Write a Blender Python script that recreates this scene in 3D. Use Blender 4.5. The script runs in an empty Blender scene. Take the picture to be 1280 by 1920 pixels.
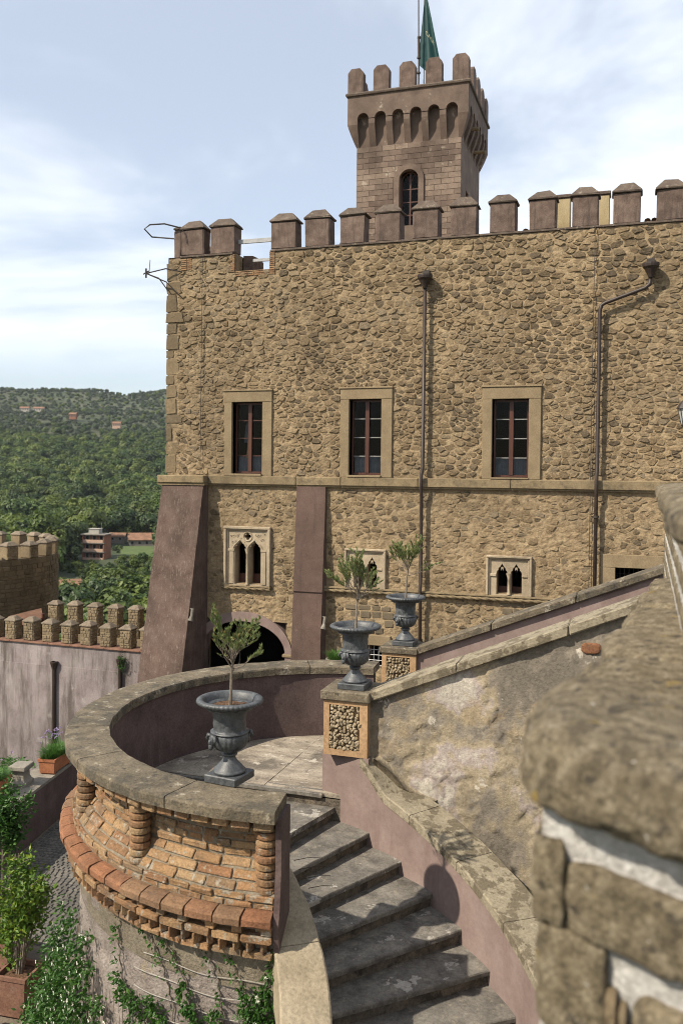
import bpy, bmesh, math, random
import numpy as np
from mathutils import Vector, Matrix, noise
from mathutils.geometry import tessellate_polygon
R_ = math.radians
random.seed(7)
scene = bpy.context.scene
COL = scene.collection

# ---------------------------------------------------------------- camera
CAM_Z = 3.8
YAW, PITCH, ROLL = R_(18.2), R_(1.0), R_(0.6)
cam_d = bpy.data.cameras.new('camera')
cam = bpy.data.objects.new('camera', cam_d)
COL.objects.link(cam)
cam_d.sensor_fit = 'HORIZONTAL'
cam_d.sensor_width = 24.0
cam_d.lens = 30.75
cam_d.shift_y = -49 / 1280
cam_d.clip_start = 0.05
cam_d.clip_end = 9000
cam_d.dof.use_dof = True
cam_d.dof.focus_distance = 13.0
cam_d.dof.aperture_fstop = 1.9
fw = Vector((-math.sin(YAW) * math.cos(PITCH), math.cos(YAW) * math.cos(PITCH), -math.sin(PITCH)))
rt = Vector((math.cos(YAW), math.sin(YAW), 0))
up = rt.cross(fw)
rt2 = rt * math.cos(ROLL) + up * math.sin(ROLL)
up2 = up * math.cos(ROLL) - rt * math.sin(ROLL)
cam.matrix_world = Matrix(((rt2.x, up2.x, -fw.x, 0), (rt2.y, up2.y, -fw.y, 0), (rt2.z, up2.z, -fw.z, CAM_Z), (0, 0, 0, 1)))
scene.camera = cam
FH = Vector((-math.sin(YAW), math.cos(YAW), 0))
RH = Vector((math.cos(YAW), math.sin(YAW), 0))


def cw(d, x, z=0.0):
    """ground position d metres ahead of and x metres to the right of the viewpoint"""
    v = FH * d + RH * x
    return Vector((v.x, v.y, z))


# ---------------------------------------------------------------- sun and sky
SUN = Vector((-0.914, -1.0, 1.326)).normalized()
sun_d = bpy.data.lights.new('sun', 'SUN')
sun_d.energy = 5.0
sun_d.angle = R_(0.53)
sun_d.color = (1.0, 0.90, 0.74)
sun_o = bpy.data.objects.new('sun', sun_d)
COL.objects.link(sun_o)
sun_o.rotation_euler = SUN.to_track_quat('Z', 'Y').to_euler()

world = bpy.data.worlds.new('World')
scene.world = world
world.use_nodes = True
wn = world.node_tree
wn.nodes.clear()


def wnode(t, **k):
    n = wn.nodes.new(t)
    for a, b in k.items():
        setattr(n, a, b)
    return n


sky = wnode('ShaderNodeTexSky', sky_type='NISHITA', sun_disc=False)
sky.sun_elevation = math.asin(SUN.z)
sky.sun_rotation = math.atan2(SUN.x, SUN.y) % (2 * math.pi)
sky.air_density = 1.0
sky.dust_density = 1.2
bg1 = wnode('ShaderNodeBackground')
bg1.inputs['Strength'].default_value = 0.10
wn.links.new(sky.outputs[0], bg1.inputs['Color'])
bg2 = wnode('ShaderNodeBackground')
bg2.inputs['Color'].default_value = (0.84, 0.89, 0.97, 1)
bg2.inputs['Strength'].default_value = 0.86
tc = wnode('ShaderNodeTexCoord')
sep = wnode('ShaderNodeSeparateXYZ')
wn.links.new(tc.outputs['Generated'], sep.inputs[0])
addz = wnode('ShaderNodeMath', operation='ADD')
mxz = wnode('ShaderNodeMath', operation='MAXIMUM')
wn.links.new(sep.outputs['Z'], mxz.inputs[0]); mxz.inputs[1].default_value = 0.0
wn.links.new(mxz.outputs[0], addz.inputs[0]); addz.inputs[1].default_value = 0.28
dvx = wnode('ShaderNodeMath', operation='DIVIDE'); dvy = wnode('ShaderNodeMath', operation='DIVIDE')
wn.links.new(sep.outputs['X'], dvx.inputs[0]); wn.links.new(addz.outputs[0], dvx.inputs[1])
wn.links.new(sep.outputs['Y'], dvy.inputs[0]); wn.links.new(addz.outputs[0], dvy.inputs[1])
cmb = wnode('ShaderNodeCombineXYZ')
wn.links.new(dvx.outputs[0], cmb.inputs[0]); wn.links.new(dvy.outputs[0], cmb.inputs[1])
mp = wnode('ShaderNodeMapping')
mp.inputs['Rotation'].default_value = (0, 0, R_(35))
mp.inputs['Scale'].default_value = (0.8, 1.15, 1)
mp.inputs['Location'].default_value = (2.35, 0.6, 0)
wn.links.new(cmb.outputs[0], mp.inputs[0])
cn = wnode('ShaderNodeTexNoise')
cn.inputs['Scale'].default_value = 0.95
cn.inputs['Detail'].default_value = 6
cn.inputs['Roughness'].default_value = 0.56
cn.inputs['Distortion'].default_value = 0.5
wn.links.new(mp.outputs[0], cn.inputs['Vector'])
cr = wnode('ShaderNodeMapRange')
cr.inputs['From Min'].default_value = 0.38
cr.inputs['From Max'].default_value = 0.57
cr.inputs['To Min'].default_value = 0.40
cr.inputs['To Max'].default_value = 1.0
cr.interpolation_type = 'SMOOTHSTEP'
wn.links.new(cn.outputs[0], cr.inputs['Value'])
# the veil of cloud ends in a band of clear air low over the hills
hb = wnode('ShaderNodeMapRange')
hb.inputs['From Min'].default_value = 0.085
hb.inputs['From Max'].default_value = 0.16
hb.inputs['To Min'].default_value = 0.35
hb.inputs['To Max'].default_value = 1.0
hb.interpolation_type = 'SMOOTHSTEP'
wn.links.new(sep.outputs['Z'], hb.inputs['Value'])
cmul = wnode('ShaderNodeMath', operation='MULTIPLY')
wn.links.new(cr.outputs[0], cmul.inputs[0]); wn.links.new(hb.outputs[0], cmul.inputs[1])
wmix = wnode('ShaderNodeMixShader')
wn.links.new(cmul.outputs[0], wmix.inputs[0])
wn.links.new(bg1.outputs[0], wmix.inputs[1]); wn.links.new(bg2.outputs[0], wmix.inputs[2])
wout = wnode('ShaderNodeOutputWorld')
wn.links.new(wmix.outputs[0], wout.inputs[0])

vs = scene.view_settings
vs.view_transform = 'Standard'
vs.look = 'None'
vs.gamma = 1
vs.exposure = 0.62
vs.use_curve_mapping = False
scene.render.engine = 'CYCLES'
scene.cycles.max_bounces = 6
scene.cycles.diffuse_bounces = 3
scene.cycles.glossy_bounces = 2
scene.cycles.transparent_max_bounces = 8
scene.cycles.use_denoising = True
scene.cycles.filter_width = 0.9


# ---------------------------------------------------------------- materials
def pmat(name, cols, scale=3.0, detail=6, rough=0.9, bump=0.3, bscale=30, bdist=0.01, tone=None, tmix=0.6,
         spots=(), streak=None, big=0.35, bigscale=0.6, transl=0.0, metal=0.0, spec=0.3, stretch=None, rand=None,
         dirt=None, contrast=(0.3, 0.7), fine=(34, .28), gain=.74):
    gain *= .92
    """procedural material: noise-mixed colours, per-piece tone, spots, streaks and bump, all in real-world position"""
    def dim(c):
        return tuple(q * gain for q in c[:3])
    cols = [dim(c) for c in cols]
    tone = [dim(c) for c in tone] if tone else None
    rand = [dim(c) for c in rand] if rand else None
    spots = [(dim(s[0]),) + tuple(s[1:]) for s in spots]
    streak = (dim(streak[0]),) + tuple(streak[1:]) if streak else None
    dirt = (dim(dirt[0]),) + tuple(dirt[1:]) if dirt else None
    m = bpy.data.materials.new(name)
    m.use_nodes = True
    nt = m.node_tree
    nt.nodes.clear()
    N, Lk = nt.nodes, nt.links.new

    def nd(t, **k):
        n = N.new(t)
        for a, b in k.items():
            setattr(n, a, b)
        return n

    out = nd('ShaderNodeOutputMaterial')
    bs = nd('ShaderNodeBsdfPrincipled')
    bs.inputs['Roughness'].default_value = rough
    bs.inputs['Metallic'].default_value = metal
    bs.inputs['Specular IOR Level'].default_value = spec
    geo = nd('ShaderNodeNewGeometry')
    vec = geo.outputs['Position']
    if stretch:
        mm = nd('ShaderNodeMapping')
        mm.inputs['Scale'].default_value = stretch
        Lk(vec, mm.inputs[0])
        svec = mm.outputs[0]
    else:
        svec = vec

    def nz(sc, dt=5, v=None, ro=0.6):
        n = nd('ShaderNodeTexNoise')
        n.inputs['Scale'].default_value = sc
        n.inputs['Detail'].default_value = dt
        n.inputs['Roughness'].default_value = ro
        Lk(v if v is not None else vec, n.inputs['Vector'])
        return n.outputs[0]

    def ramp(src, stops):
        r = nd('ShaderNodeValToRGB')
        el = r.color_ramp.elements
        while len(el) < len(stops):
            el.new(0.5)
        for e, (p, c) in zip(el, stops):
            e.position = p
            e.color = (*c, 1)
        Lk(src, r.inputs[0])
        return r.outputs[0]

    def mix(a, b, f, mode='MIX'):
        x = nd('ShaderNodeMix', data_type='RGBA', blend_type=mode)
        if isinstance(f, float):
            x.inputs[0].default_value = f
        else:
            Lk(f, x.inputs[0])
        Lk(a, x.inputs[6])
        if isinstance(b, tuple):
            x.inputs[7].default_value = (*b, 1)
        else:
            Lk(b, x.inputs[7])
        return x.outputs[2]

    lo, hi = contrast
    k = len(cols)
    col = ramp(nz(scale, detail, svec), [(lo + (hi - lo) * i / max(1, k - 1), c) for i, c in enumerate(cols)])
    if fine:
        g = ramp(nz(fine[0], 8, None, 0.75), [(0.36, (1 - fine[1],) * 3), (0.5, (1.0,) * 3), (0.64, (1 + fine[1] * .8,) * 3)])
    if tone:
        at = nd('ShaderNodeAttribute')
        at.attribute_name = 'tone'
        kk = len(tone)
        tcx = ramp(at.outputs['Fac'], [(i / max(1, kk - 1), c) for i, c in enumerate(tone)])
        col = mix(col, tcx, tmix)
    if rand:
        oi = nd('ShaderNodeObjectInfo')
        kk = len(rand)
        rcx = ramp(oi.outputs['Random'], [(i / max(1, kk - 1), c) for i, c in enumerate(rand)])
        col = mix(col, rcx, 0.7)
    if big:
        g2 = ramp(nz(bigscale, 3), [(0.3, (1 - big,) * 3), (0.7, (1 + big * 0.4,) * 3)])
        col = mix(col, g2, 1.0, 'MULTIPLY')
    if streak:
        sc, amt, sv = streak[0], streak[1], streak[2] if len(streak) > 2 else (6, 6, 0.35)
        mm = nd('ShaderNodeMapping')
        mm.inputs['Scale'].default_value = sv
        Lk(vec, mm.inputs[0])
        lo2 = streak[3] if len(streak) > 3 else 0.52
        f = ramp(nz(1.0, 6, mm.outputs[0], 0.7), [(lo2, (0, 0, 0)), (lo2 + 0.16, (amt, amt, amt))])
        col = mix(col, sc, f)
    for s in spots:
        c, sc, th, soft = s[:4]
        f = ramp(nz(sc, 6, None, 0.65), [(th, (0, 0, 0)), (th + soft, (s[4] if len(s) > 4 else 1.0,) * 3)])
        col = mix(col, c, f)
    if dirt:
        f = ramp(nz(dirt[1], 8, None, 0.75), [(dirt[2], (0, 0, 0)), (dirt[2] + 0.2, (dirt[3],) * 3)])
        col = mix(col, dirt[0], f)
    if fine:
        col = mix(col, g, 1.0, 'MULTIPLY')
    Lk(col, bs.inputs['Base Color'])
    if bump:
        b = nd('ShaderNodeBump')
        b.inputs['Strength'].default_value = bump
        b.inputs['Distance'].default_value = bdist
        Lk(nz(bscale, 8, None, 0.68), b.inputs['Height'])
        Lk(b.outputs[0], bs.inputs['Normal'])
    if transl:
        tr = nd('ShaderNodeBsdfTranslucent')
        Lk(col, tr.inputs[0])
        ms = nd('ShaderNodeMixShader')
        ms.inputs[0].default_value = transl
        Lk(bs.outputs[0], ms.inputs[1])
        Lk(tr.outputs[0], ms.inputs[2])
        Lk(ms.outputs[0], out.inputs[0])
    else:
        Lk(bs.outputs[0], out.inputs[0])
    return m


def glassmat(name, tint=(0.02, 0.022, 0.025)):
    m = bpy.data.materials.new(name)
    m.use_nodes = True
    nt = m.node_tree
    nt.nodes.clear()
    o = nt.nodes.new('ShaderNodeOutputMaterial')
    t = nt.nodes.new('ShaderNodeBsdfTransparent'); t.inputs[0].default_value = (0.8, 0.83, 0.83, 1)
    g = nt.nodes.new('ShaderNodeBsdfGlossy'); g.inputs['Roughness'].default_value = 0.03
    f = nt.nodes.new('ShaderNodeFresnel'); f.inputs[0].default_value = 1.22
    x = nt.nodes.new('ShaderNodeMixShader')
    nt.links.new(f.outputs[0], x.inputs[0]); nt.links.new(t.outputs[0], x.inputs[1]); nt.links.new(g.outputs[0], x.inputs[2])
    nt.links.new(x.outputs[0], o.inputs[0])
    return m


M = {}
M['mortar'] = pmat('mortar', [(.285, .205, .117), (.415, .305, .18), (.495, .378, .23)], 5, 8, gain=.62, bump=.9, bscale=16, bdist=.03, fine=(14, .26), streak=((.17, .13, .085), .5, (2.2, 2.2, .3), .56),
                   big=.25, bigscale=.5, dirt=((.14, .10, .06), 7, .56, .5))
M['rubble'] = pmat('rubble', [(.18, .125, .066), (.29, .205, .108), (.39, .285, .155)], 9, 8, gain=.62, fine=(14, .34), bump=.9, bscale=22, bdist=.03,
                   tone=[(.12, .094, .066), (.215, .155, .09), (.30, .215, .125), (.41, .308, .187), (.28, .222, .152)], tmix=.72, big=.25, bigscale=.5,
                   dirt=((.10, .08, .055), 9, .58, .5))
M['ashlar_grey'] = pmat('ashlar_grey', [(.15, .12, .08), (.21, .165, .105)], 9, 7, bump=.6, bscale=40, bdist=.012,
                        tone=[(.14, .115, .08), (.2, .155, .1), (.17, .14, .1)])
M['quoin'] = pmat('quoin', [(.22, .165, .10), (.33, .25, .15)], 5, 7, gain=.60, fine=(14, .3), bump=.6, bscale=18, bdist=.02, tone=[(.16, .125, .08), (.26, .19, .11), (.35, .26, .15)],
                  spots=[((.5, .42, .3), 4, .66, .04, .6)])
M['dressed'] = pmat('dressed_stone', [(.28, .21, .125), (.36, .275, .165)], 3, 6, gain=.66, bump=.25, bscale=50, bdist=.006, big=.15,
                    dirt=((.2, .15, .09), 3, .62, .5))
M['course'] = pmat('course_stone', [(.28, .21, .12), (.38, .29, .17)], 5, 7, gain=.64, bump=.5, bscale=30, bdist=.012,
                   dirt=((.09, .075, .055), 4, .5, .8))
M['marble'] = pmat('carved_stone', [(.38, .30, .20), (.52, .43, .31)], 6, 6, bump=.4, bscale=45, bdist=.01, dirt=((.2, .15, .1), 5, .58, .7))
M['umber'] = pmat('umber_plaster', [(.11, .075, .06), (.175, .122, .097), (.235, .172, .138)], 4, 8, bump=.7, bscale=26, bdist=.014, big=.25, bigscale=.8,
                  dirt=((.30, .24, .19), 7, .62, .5), streak=((.055, .042, .036), .7, (7, 7, .7), .52))
M['umber_cap'] = pmat('umber_cap', [(.10, .075, .06), (.17, .13, .10)], 6, 8, bump=.8, bscale=26, bdist=.015,
                      spots=[((.27, .24, .19), 9, .6, .06, .8), ((.05, .045, .04), 5, .6, .1, .6)])
M['buttress'] = pmat('buttress_plaster', [(.105, .066, .052), (.155, .102, .082), (.20, .14, .115)], 2.2, 8, gain=.62, bump=.6, bscale=30, bdist=.01,
                     streak=((.36, .30, .25), .7, (22, 22, .9), .55), big=.35, bigscale=.9, dirt=((.24, .18, .15), 5, .58, .6))
M['buttress2'] = pmat('buttress_plaster_clean', [(.125, .077, .062), (.165, .108, .088)], 3, 7, gain=.66, bump=.4, bscale=30, bdist=.008,
                      spots=[((.27, .2, .17), 2.2, .64, .08, .6)], big=.3, streak=((.075, .05, .042), .6, (5, 5, .35), .54), dirt=((.22, .16, .135), 6, .6, .5))
M['tower'] = pmat('tower_plaster', [(.13, .09, .068), (.22, .16, .122), (.31, .235, .18)], 2.2, 8, bump=.4, bscale=30, bdist=.01,
                  tone=[(.095, .064, .05), (.18, .128, .10), (.31, .235, .18)], tmix=.62, big=.35, bigscale=.9,
                  spots=[((.46, .39, .31), 2.2, .62, .05, .75)], dirt=((.085, .06, .047), 2.4, .55, .6))
M['mauve'] = pmat('mauve_plaster', [(.22, .175, .165), (.38, .32, .315), (.47, .41, .40)], 1.7, 9, gain=.60, bump=.4, bscale=20, bdist=.012, stretch=(1, 1, .6),
                  streak=((.12, .095, .08), .85, (2.4, 2.4, .3), .46), big=.3, bigscale=.35,
                  spots=[((.54, .49, .47), 1.2, .6, .08, .6)], dirt=((.13, .105, .095), 2.5, .57, .6))
M['pink'] = pmat('pink_plaster', [(.235, .168, .15), (.285, .21, .188), (.32, .242, .218)], 3, 7, fine=(22, .10), bump=.45, bscale=42, bdist=.006, big=.18, bigscale=.9,
                 spots=[((.42, .30, .24), 3, .66, .15, .4)], streak=((.19, .125, .11), .6, (4, 4, .5), .53), dirt=((.17, .12, .105), 5, .585, .55))
M['purple_shaded'] = pmat('purple_plaster_shaded', [(.09, .059, .055), (.125, .085, .078), (.15, .105, .096)], 3, 7, bump=.5, bscale=34, bdist=.01, big=.2, bigscale=.9,
                      dirt=((.085, .056, .054), 4, .53, .7), streak=((.22, .16, .15), .5, (5, 5, .6), .56))  # purple plaster, its colour darkened to deepen the shade on these walls
M['ochre_plaster'] = pmat('ochre_plaster', [(.42, .26, .14), (.52, .34, .19)], 4, 6, bump=.3, bscale=50, bdist=.006, big=.15, dirt=((.3, .19, .12), 3, .6, .5))
M['mottled'] = pmat('mottled_plaster', [(.30, .25, .18), (.42, .35, .25)], 5, 9, bump=.8, bscale=30, bdist=.016, fine=(24, .3), gain=.80, big=.2, bigscale=1.5,
                    tone=[(.15, .132, .112), (.24, .21, .175), (.32, .262, .18), (.40, .335, .235), (.41, .345, .33), (.55, .505, .44)], tmix=.82,
                    spots=[((.58, .53, .45), 4.0, .635, .02, .7), ((.36, .26, .14), 1.7, .60, .03, .3)], dirt=((.10, .088, .076), 5.5, .60, .7))
M['coping'] = pmat('coping_stone', [(.145, .12, .082), (.22, .18, .125), (.30, .25, .175)], 6, 9, gain=.62, bump=.9, bscale=34, bdist=.014, fine=(40, .4),
                   spots=[((.10, .088, .068), 3.2, .52, .06, .75), ((.46, .41, .32), 6, .61, .025, .75), ((.06, .054, .045), 9, .60, .04, .8)], big=.3)
M['coping_side'] = pmat('coping_lichen', [(.31, .265, .185), (.40, .345, .25)], 7, 8, gain=.66, bump=.8, bscale=40, bdist=.012,
                        spots=[((.17, .14, .095), 5.5, .51, .035, .9), ((.48, .42, .31), 9, .62, .03, .6)], big=.15)
M['curb'] = pmat('curb_stone', [(.27, .22, .15), (.36, .30, .21), (.42, .355, .255)], 4, 8, bump=.7, bscale=34, bdist=.01, big=.2, bigscale=1.5, dirt=((.16, .13, .09), 4, .56, .7))
M['step'] = pmat('step_stone', [(.105, .097, .086), (.195, .178, .156), (.28, .256, .222)], 5, 9, bump=.7, bscale=36, bdist=.01,
                 spots=[((.46, .43, .38), 2.9, .605, .02, .85), ((.30, .26, .2), 9, .58, .06, .6), ((.055, .048, .042), 3.0, .55, .12, .6)], big=.2)
M['riser'] = pmat('riser_stone', [(.10, .082, .064), (.18, .15, .115), (.27, .22, .16)], 8, 9, bump=.9, bscale=34, bdist=.02, spots=[((.05, .042, .034), 6, .52, .1, .8)])
M['paving'] = pmat('paving_stone', [(.20, .165, .13), (.36, .305, .24), (.48, .42, .335)], 3, 9, bump=.6, bscale=26, bdist=.008, stretch=(.5, 1.6, 1),
                   spots=[((.13, .112, .092), 1.4, .52, .10, .85), ((.56, .50, .42), 5, .60, .03, .85), ((.12, .10, .085), 8, .6, .06, .7)], big=.3)
M['brick'] = pmat('brick', [(.30, .15, .065), (.45, .25, .12)], 14, 7, gain=.66, fine=(50, .4), bump=1, bscale=60, bdist=.01,
                  tone=[(.22, .14, .08), (.36, .20, .10), (.42, .26, .13), (.45, .32, .18), (.34, .175, .09), (.27, .20, .125)], tmix=.75, big=.25, bigscale=2.5,
                  dirt=((.09, .072, .055), 4, .51, .85), spots=[((.40, .36, .29), 13, .57, .04, .85)])
M['brick_red'] = pmat('brick_red', [(.27, .115, .055), (.40, .18, .08)], 12, 7, gain=.66, fine=(50, .4), bump=1, bscale=60, bdist=.01,
                      tone=[(.20, .11, .065), (.38, .17, .085), (.31, .145, .08), (.28, .19, .115), (.22, .15, .10)], tmix=.7, big=.3, bigscale=3, dirt=((.14, .095, .065), 7, .54, .7), spots=[((.36, .28, .2), 14, .64, .06, .6)])
M['brick_mortar'] = pmat('brick_mortar', [(.30, .25, .18), (.42, .36, .27)], 12, 7, gain=.55, bump=1, bscale=40, bdist=.02, dirt=((.14, .11, .08), 8, .5, .6))
M['drum'] = pmat('drum_plaster', [(.30, .245, .215), (.42, .355, .315), (.50, .435, .385)], 5, 9, gain=.62, bump=1, bscale=22, bdist=.035, big=.3, bigscale=1.1,
                 spots=[((.42, .35, .22), 1.9, .60, .05, .7)], dirt=((.2, .165, .14), 6, .58, .6))
M['urn'] = pmat('urn_lead', [(.038, .043, .048), (.115, .124, .134)], 14, 8, fine=(60, .4), rough=.5, bump=.35, bscale=70, bdist=.006, spec=.5, big=.2, bigscale=4,
                dirt=((.26, .275, .285), 10, .6, .4))
M['soil'] = pmat('soil', [(.06, .035, .02), (.24, .13, .07)], 40, 4, bump=1, bscale=60, bdist=.02)
M['shellstone'] = pmat('shell_stone', [(.36, .28, .17), (.52, .42, .28)], 18, 7, bump=1, bscale=50, bdist=.02, tone=[(.3, .23, .15), (.46, .36, .23), (.55, .47, .35)])
M['terracotta'] = pmat('terracotta', [(.38, .14, .065), (.50, .20, .095)], 7, 6, bump=.3, bscale=50, bdist=.005, big=.2, bigscale=3, dirt=((.44, .29, .21), 5, .6, .5))
M['terracotta_dull'] = pmat('terracotta_dull', [(.20, .098, .066), (.28, .15, .10)], 6, 6, bump=.4, bscale=40, bdist=.006, big=.2, bigscale=3, dirt=((.42, .33, .26), 5, .57, .5))
M['grey_stone'] = pmat('grey_stone', [(.20, .18, .15), (.32, .29, .24)], 6, 7, bump=.5, bscale=40, bdist=.01)
M['cobble'] = pmat('cobble', [(.13, .122, .108), (.21, .195, .17)], 9, 6, rough=.75, bump=.5, bscale=60, bdist=.008, tone=[(.085, .08, .075), (.14, .13, .115), (.2, .18, .15)])
M['ground'] = pmat('ground_earth', [(.16, .13, .10), (.25, .21, .16)], 3, 8, bump=.6, bscale=30, bdist=.02)
M['tufa'] = pmat('tufa', [(.13, .105, .07), (.27, .22, .145), (.42, .355, .25)], 22, 9, gain=.9, bump=1, bscale=55, bdist=.03, contrast=(.38, .62), fine=(70, .45), tone=[(.12, .095, .06), (.21, .165, .095), (.25, .195, .12)], tmix=.4,
                 spots=[((.40, .27, .05), 6, .63, .05, .8), ((.55, .52, .46), 26, .66, .03, .9), ((.06, .05, .04), 14, .57, .06, .8)], big=.25, bigscale=5)
M['lime'] = pmat('lime_mortar', [(.50, .47, .43), (.74, .72, .69)], 16, 8, bump=1, bscale=40, bdist=.03, gain=1, dirt=((.26, .22, .17), 9, .55, .75))
M['iron'] = pmat('iron', [(.030, .024, .02), (.055, .042, .036)], 12, 4, rough=.6, bump=.2, bscale=60, bdist=.004, spec=.4, big=0)
M['pipe'] = pmat('brown_pipe', [(.030, .019, .015), (.052, .034, .027)], 6, 4, rough=.5, bump=.1, bscale=40, bdist=.004, spec=.4, big=0)
M['steel'] = pmat('grey_steel', [(.36, .36, .36), (.46, .46, .46)], 8, 4, rough=.45, bump=.05, metal=.3, big=0)
M['wood'] = pmat('brown_wood', [(.06, .020, .012), (.105, .036, .020)], 14, 5, rough=.45, bump=.2, bscale=60, bdist=.003, spec=.4, big=0, stretch=(1, 1, .1))
M['pale_wood'] = pmat('white_paint', [(.24, .235, .22), (.3, .3, .29)], 14, 3, rough=.5, bump=.1, big=0)
M['glass'] = glassmat('window_glass')
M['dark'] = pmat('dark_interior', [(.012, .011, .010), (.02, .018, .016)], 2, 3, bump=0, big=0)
M['curtain'] = pmat('grey_curtain', [(.13, .15, .18), (.19, .21, .25)], 6, 3, bump=.2, big=0)
M['gold_curtain'] = pmat('gold_curtain', [(.5, .3, .06), (.6, .38, .1)], 6, 3, bump=.2, big=0)
M['flag'] = pmat('green_flag', [(.004, .055, .055), (.01, .085, .085)], 6, 3, rough=.55, bump=.1, transl=.35, big=.2)
M['flagtext'] = pmat('flag_lettering', [(.5, .48, .3), (.56, .54, .36)], 6, 3, rough=.7, bump=0, big=0)
M['rooftile'] = pmat('roof_tile', [(.24, .125, .08), (.33, .19, .125)], 9, 6, bump=.5, bscale=40, bdist=.01, tone=[(.19, .11, .075), (.30, .165, .10), (.36, .25, .17)])
M['ochre_render'] = pmat('ochre_render', [(.42, .33, .18), (.52, .42, .25)], 4, 6, bump=.4, bscale=30, bdist=.01, dirt=((.25, .19, .12), 4, .6, .6))
M['bark'] = pmat('bark', [(.17, .135, .10), (.30, .25, .20)], 30, 5, bump=.6, bscale=80, bdist=.006, big=.2)
M['darkbark'] = pmat('dark_bark', [(.06, .045, .03), (.11, .085, .06)], 6, 5, bump=.6, bscale=20, bdist=.03)
LT = dict(rough=.5, bump=0, transl=.3, spec=.35, fine=None)
M['olive_leaf'] = pmat('olive_leaf', [(.17, .225, .08), (.25, .31, .12)], 20, 3, tone=[(.11, .17, .05), (.19, .26, .075), (.30, .36, .14), (.45, .26, .09)], tmix=.8, big=0, **LT)
M['citrus_leaf'] = pmat('citrus_leaf', [(.07, .16, .015), (.14, .25, .025)], 10, 3, tone=[(.05, .12, .015), (.12, .22, .02), (.30, .36, .03)], tmix=.8, big=0, **LT)
M['dark_leaf'] = pmat('dark_leaf', [(.03, .10, .015), (.06, .16, .025)], 10, 3, tone=[(.025, .08, .012), (.05, .14, .02), (.10, .22, .03)], tmix=.8, big=0, **LT)
M['grass'] = pmat('clump_grass', [(.05, .14, .02), (.10, .22, .04)], 10, 3, tone=[(.04, .11, .02), (.1, .24, .04), (.15, .28, .06)], tmix=.7, big=0, **LT)
M['petal_white'] = pmat('white_petal', [(.75, .74, .62), (.8, .79, .7)], 10, 2, rough=.6, bump=0, big=0, transl=.2, gain=1)
M['petal_lilac'] = pmat('lilac_petal', [(.42, .30, .55), (.52, .40, .65)], 10, 2, rough=.6, bump=0, big=0, transl=.2)
M['valley_leaf'] = pmat('valley_leaf', [(.035, .075, .016), (.085, .15, .03)], .25, 4, gain=.92, tone=[(.028, .065, .014), (.06, .12, .022), (.11, .18, .035)], tmix=.5,
                        rand=[(.024, .05, .010), (.06, .105, .014), (.13, .175, .022), (.19, .23, .035), (.08, .115, .025), (.03, .06, .013)], big=.5, bigscale=.03, **LT)
M['grove_leaf'] = pmat('grove_leaf', [(.06, .085, .045), (.095, .12, .07)], .25, 4, tone=[(.045, .07, .035), (.085, .11, .06), (.11, .14, .085)], tmix=.5,
                       rand=[(.03, .06, .022), (.065, .09, .042), (.10, .125, .072)], big=.2, bigscale=.02, **LT)
M['terrain'] = pmat('hill_ground', [(.04, .06, .024), (.075, .092, .045), (.125, .12, .075)], .03, 8, bump=0, fine=(.3, .3), big=.3, bigscale=.008)
M['meadow'] = pmat('meadow_grass', [(.075, .12, .03), (.125, .165, .05)], .3, 8, bump=0, big=.15, bigscale=.05)
M['dry_field'] = pmat('dry_field', [(.22, .22, .08), (.28, .26, .11)], .2, 6, bump=0, big=.15, bigscale=.05)
M['asphalt'] = pmat('asphalt', [(.20, .20, .20), (.27, .27, .27)], 2, 6, bump=.2, big=.1)
M['redbrick_wall'] = pmat('house_brick', [(.30, .12, .07), (.38, .17, .10)], 1.5, 5, bump=.1, big=.15)
M['house_white'] = pmat('house_white', [(.42, .39, .34), (.5, .47, .42)], 1, 4, bump=.1, big=.1)
M['house_pink'] = pmat('house_pink', [(.55, .36, .26), (.62, .43, .32)], 1, 4, bump=.1, big=.1)
M['concrete'] = pmat('pale_concrete', [(.24, .21, .18), (.31, .28, .24)], 2, 5, bump=.2, big=.15)
M['bastion'] = pmat('bastion_stone', [(.12, .09, .055), (.19, .145, .09), (.26, .205, .13)], 3, 8, bump=.8, bscale=10, bdist=.04,
                    tone=[(.15, .11, .06), (.23, .17, .095), (.3, .225, .13)], tmix=.5, big=.3, bigscale=.6)
M['merlon_stone'] = pmat('merlon_stone', [(.27, .20, .11), (.38, .29, .17)], 8, 7, gain=.66, bump=.9, bscale=18, bdist=.03, tone=[(.22, .165, .105), (.31, .235, .15), (.38, .30, .2)], tmix=.6,
                         big=.3, bigscale=1.5, dirt=((.17, .12, .08), 6, .57, .6))

M['stone_cap'] = pmat('merlon_cap_stone', [(.19, .15, .11), (.28, .225, .165)], 8, 7, bump=.8, bscale=24, bdist=.02, spots=[((.38, .33, .26), 7, .6, .05, .6), ((.10, .08, .06), 6, .58, .08, .7)])
M['rust'] = pmat('rusty_sheet', [(.13, .065, .04), (.22, .115, .07)], 4, 6, bump=.3, big=.2)


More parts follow.
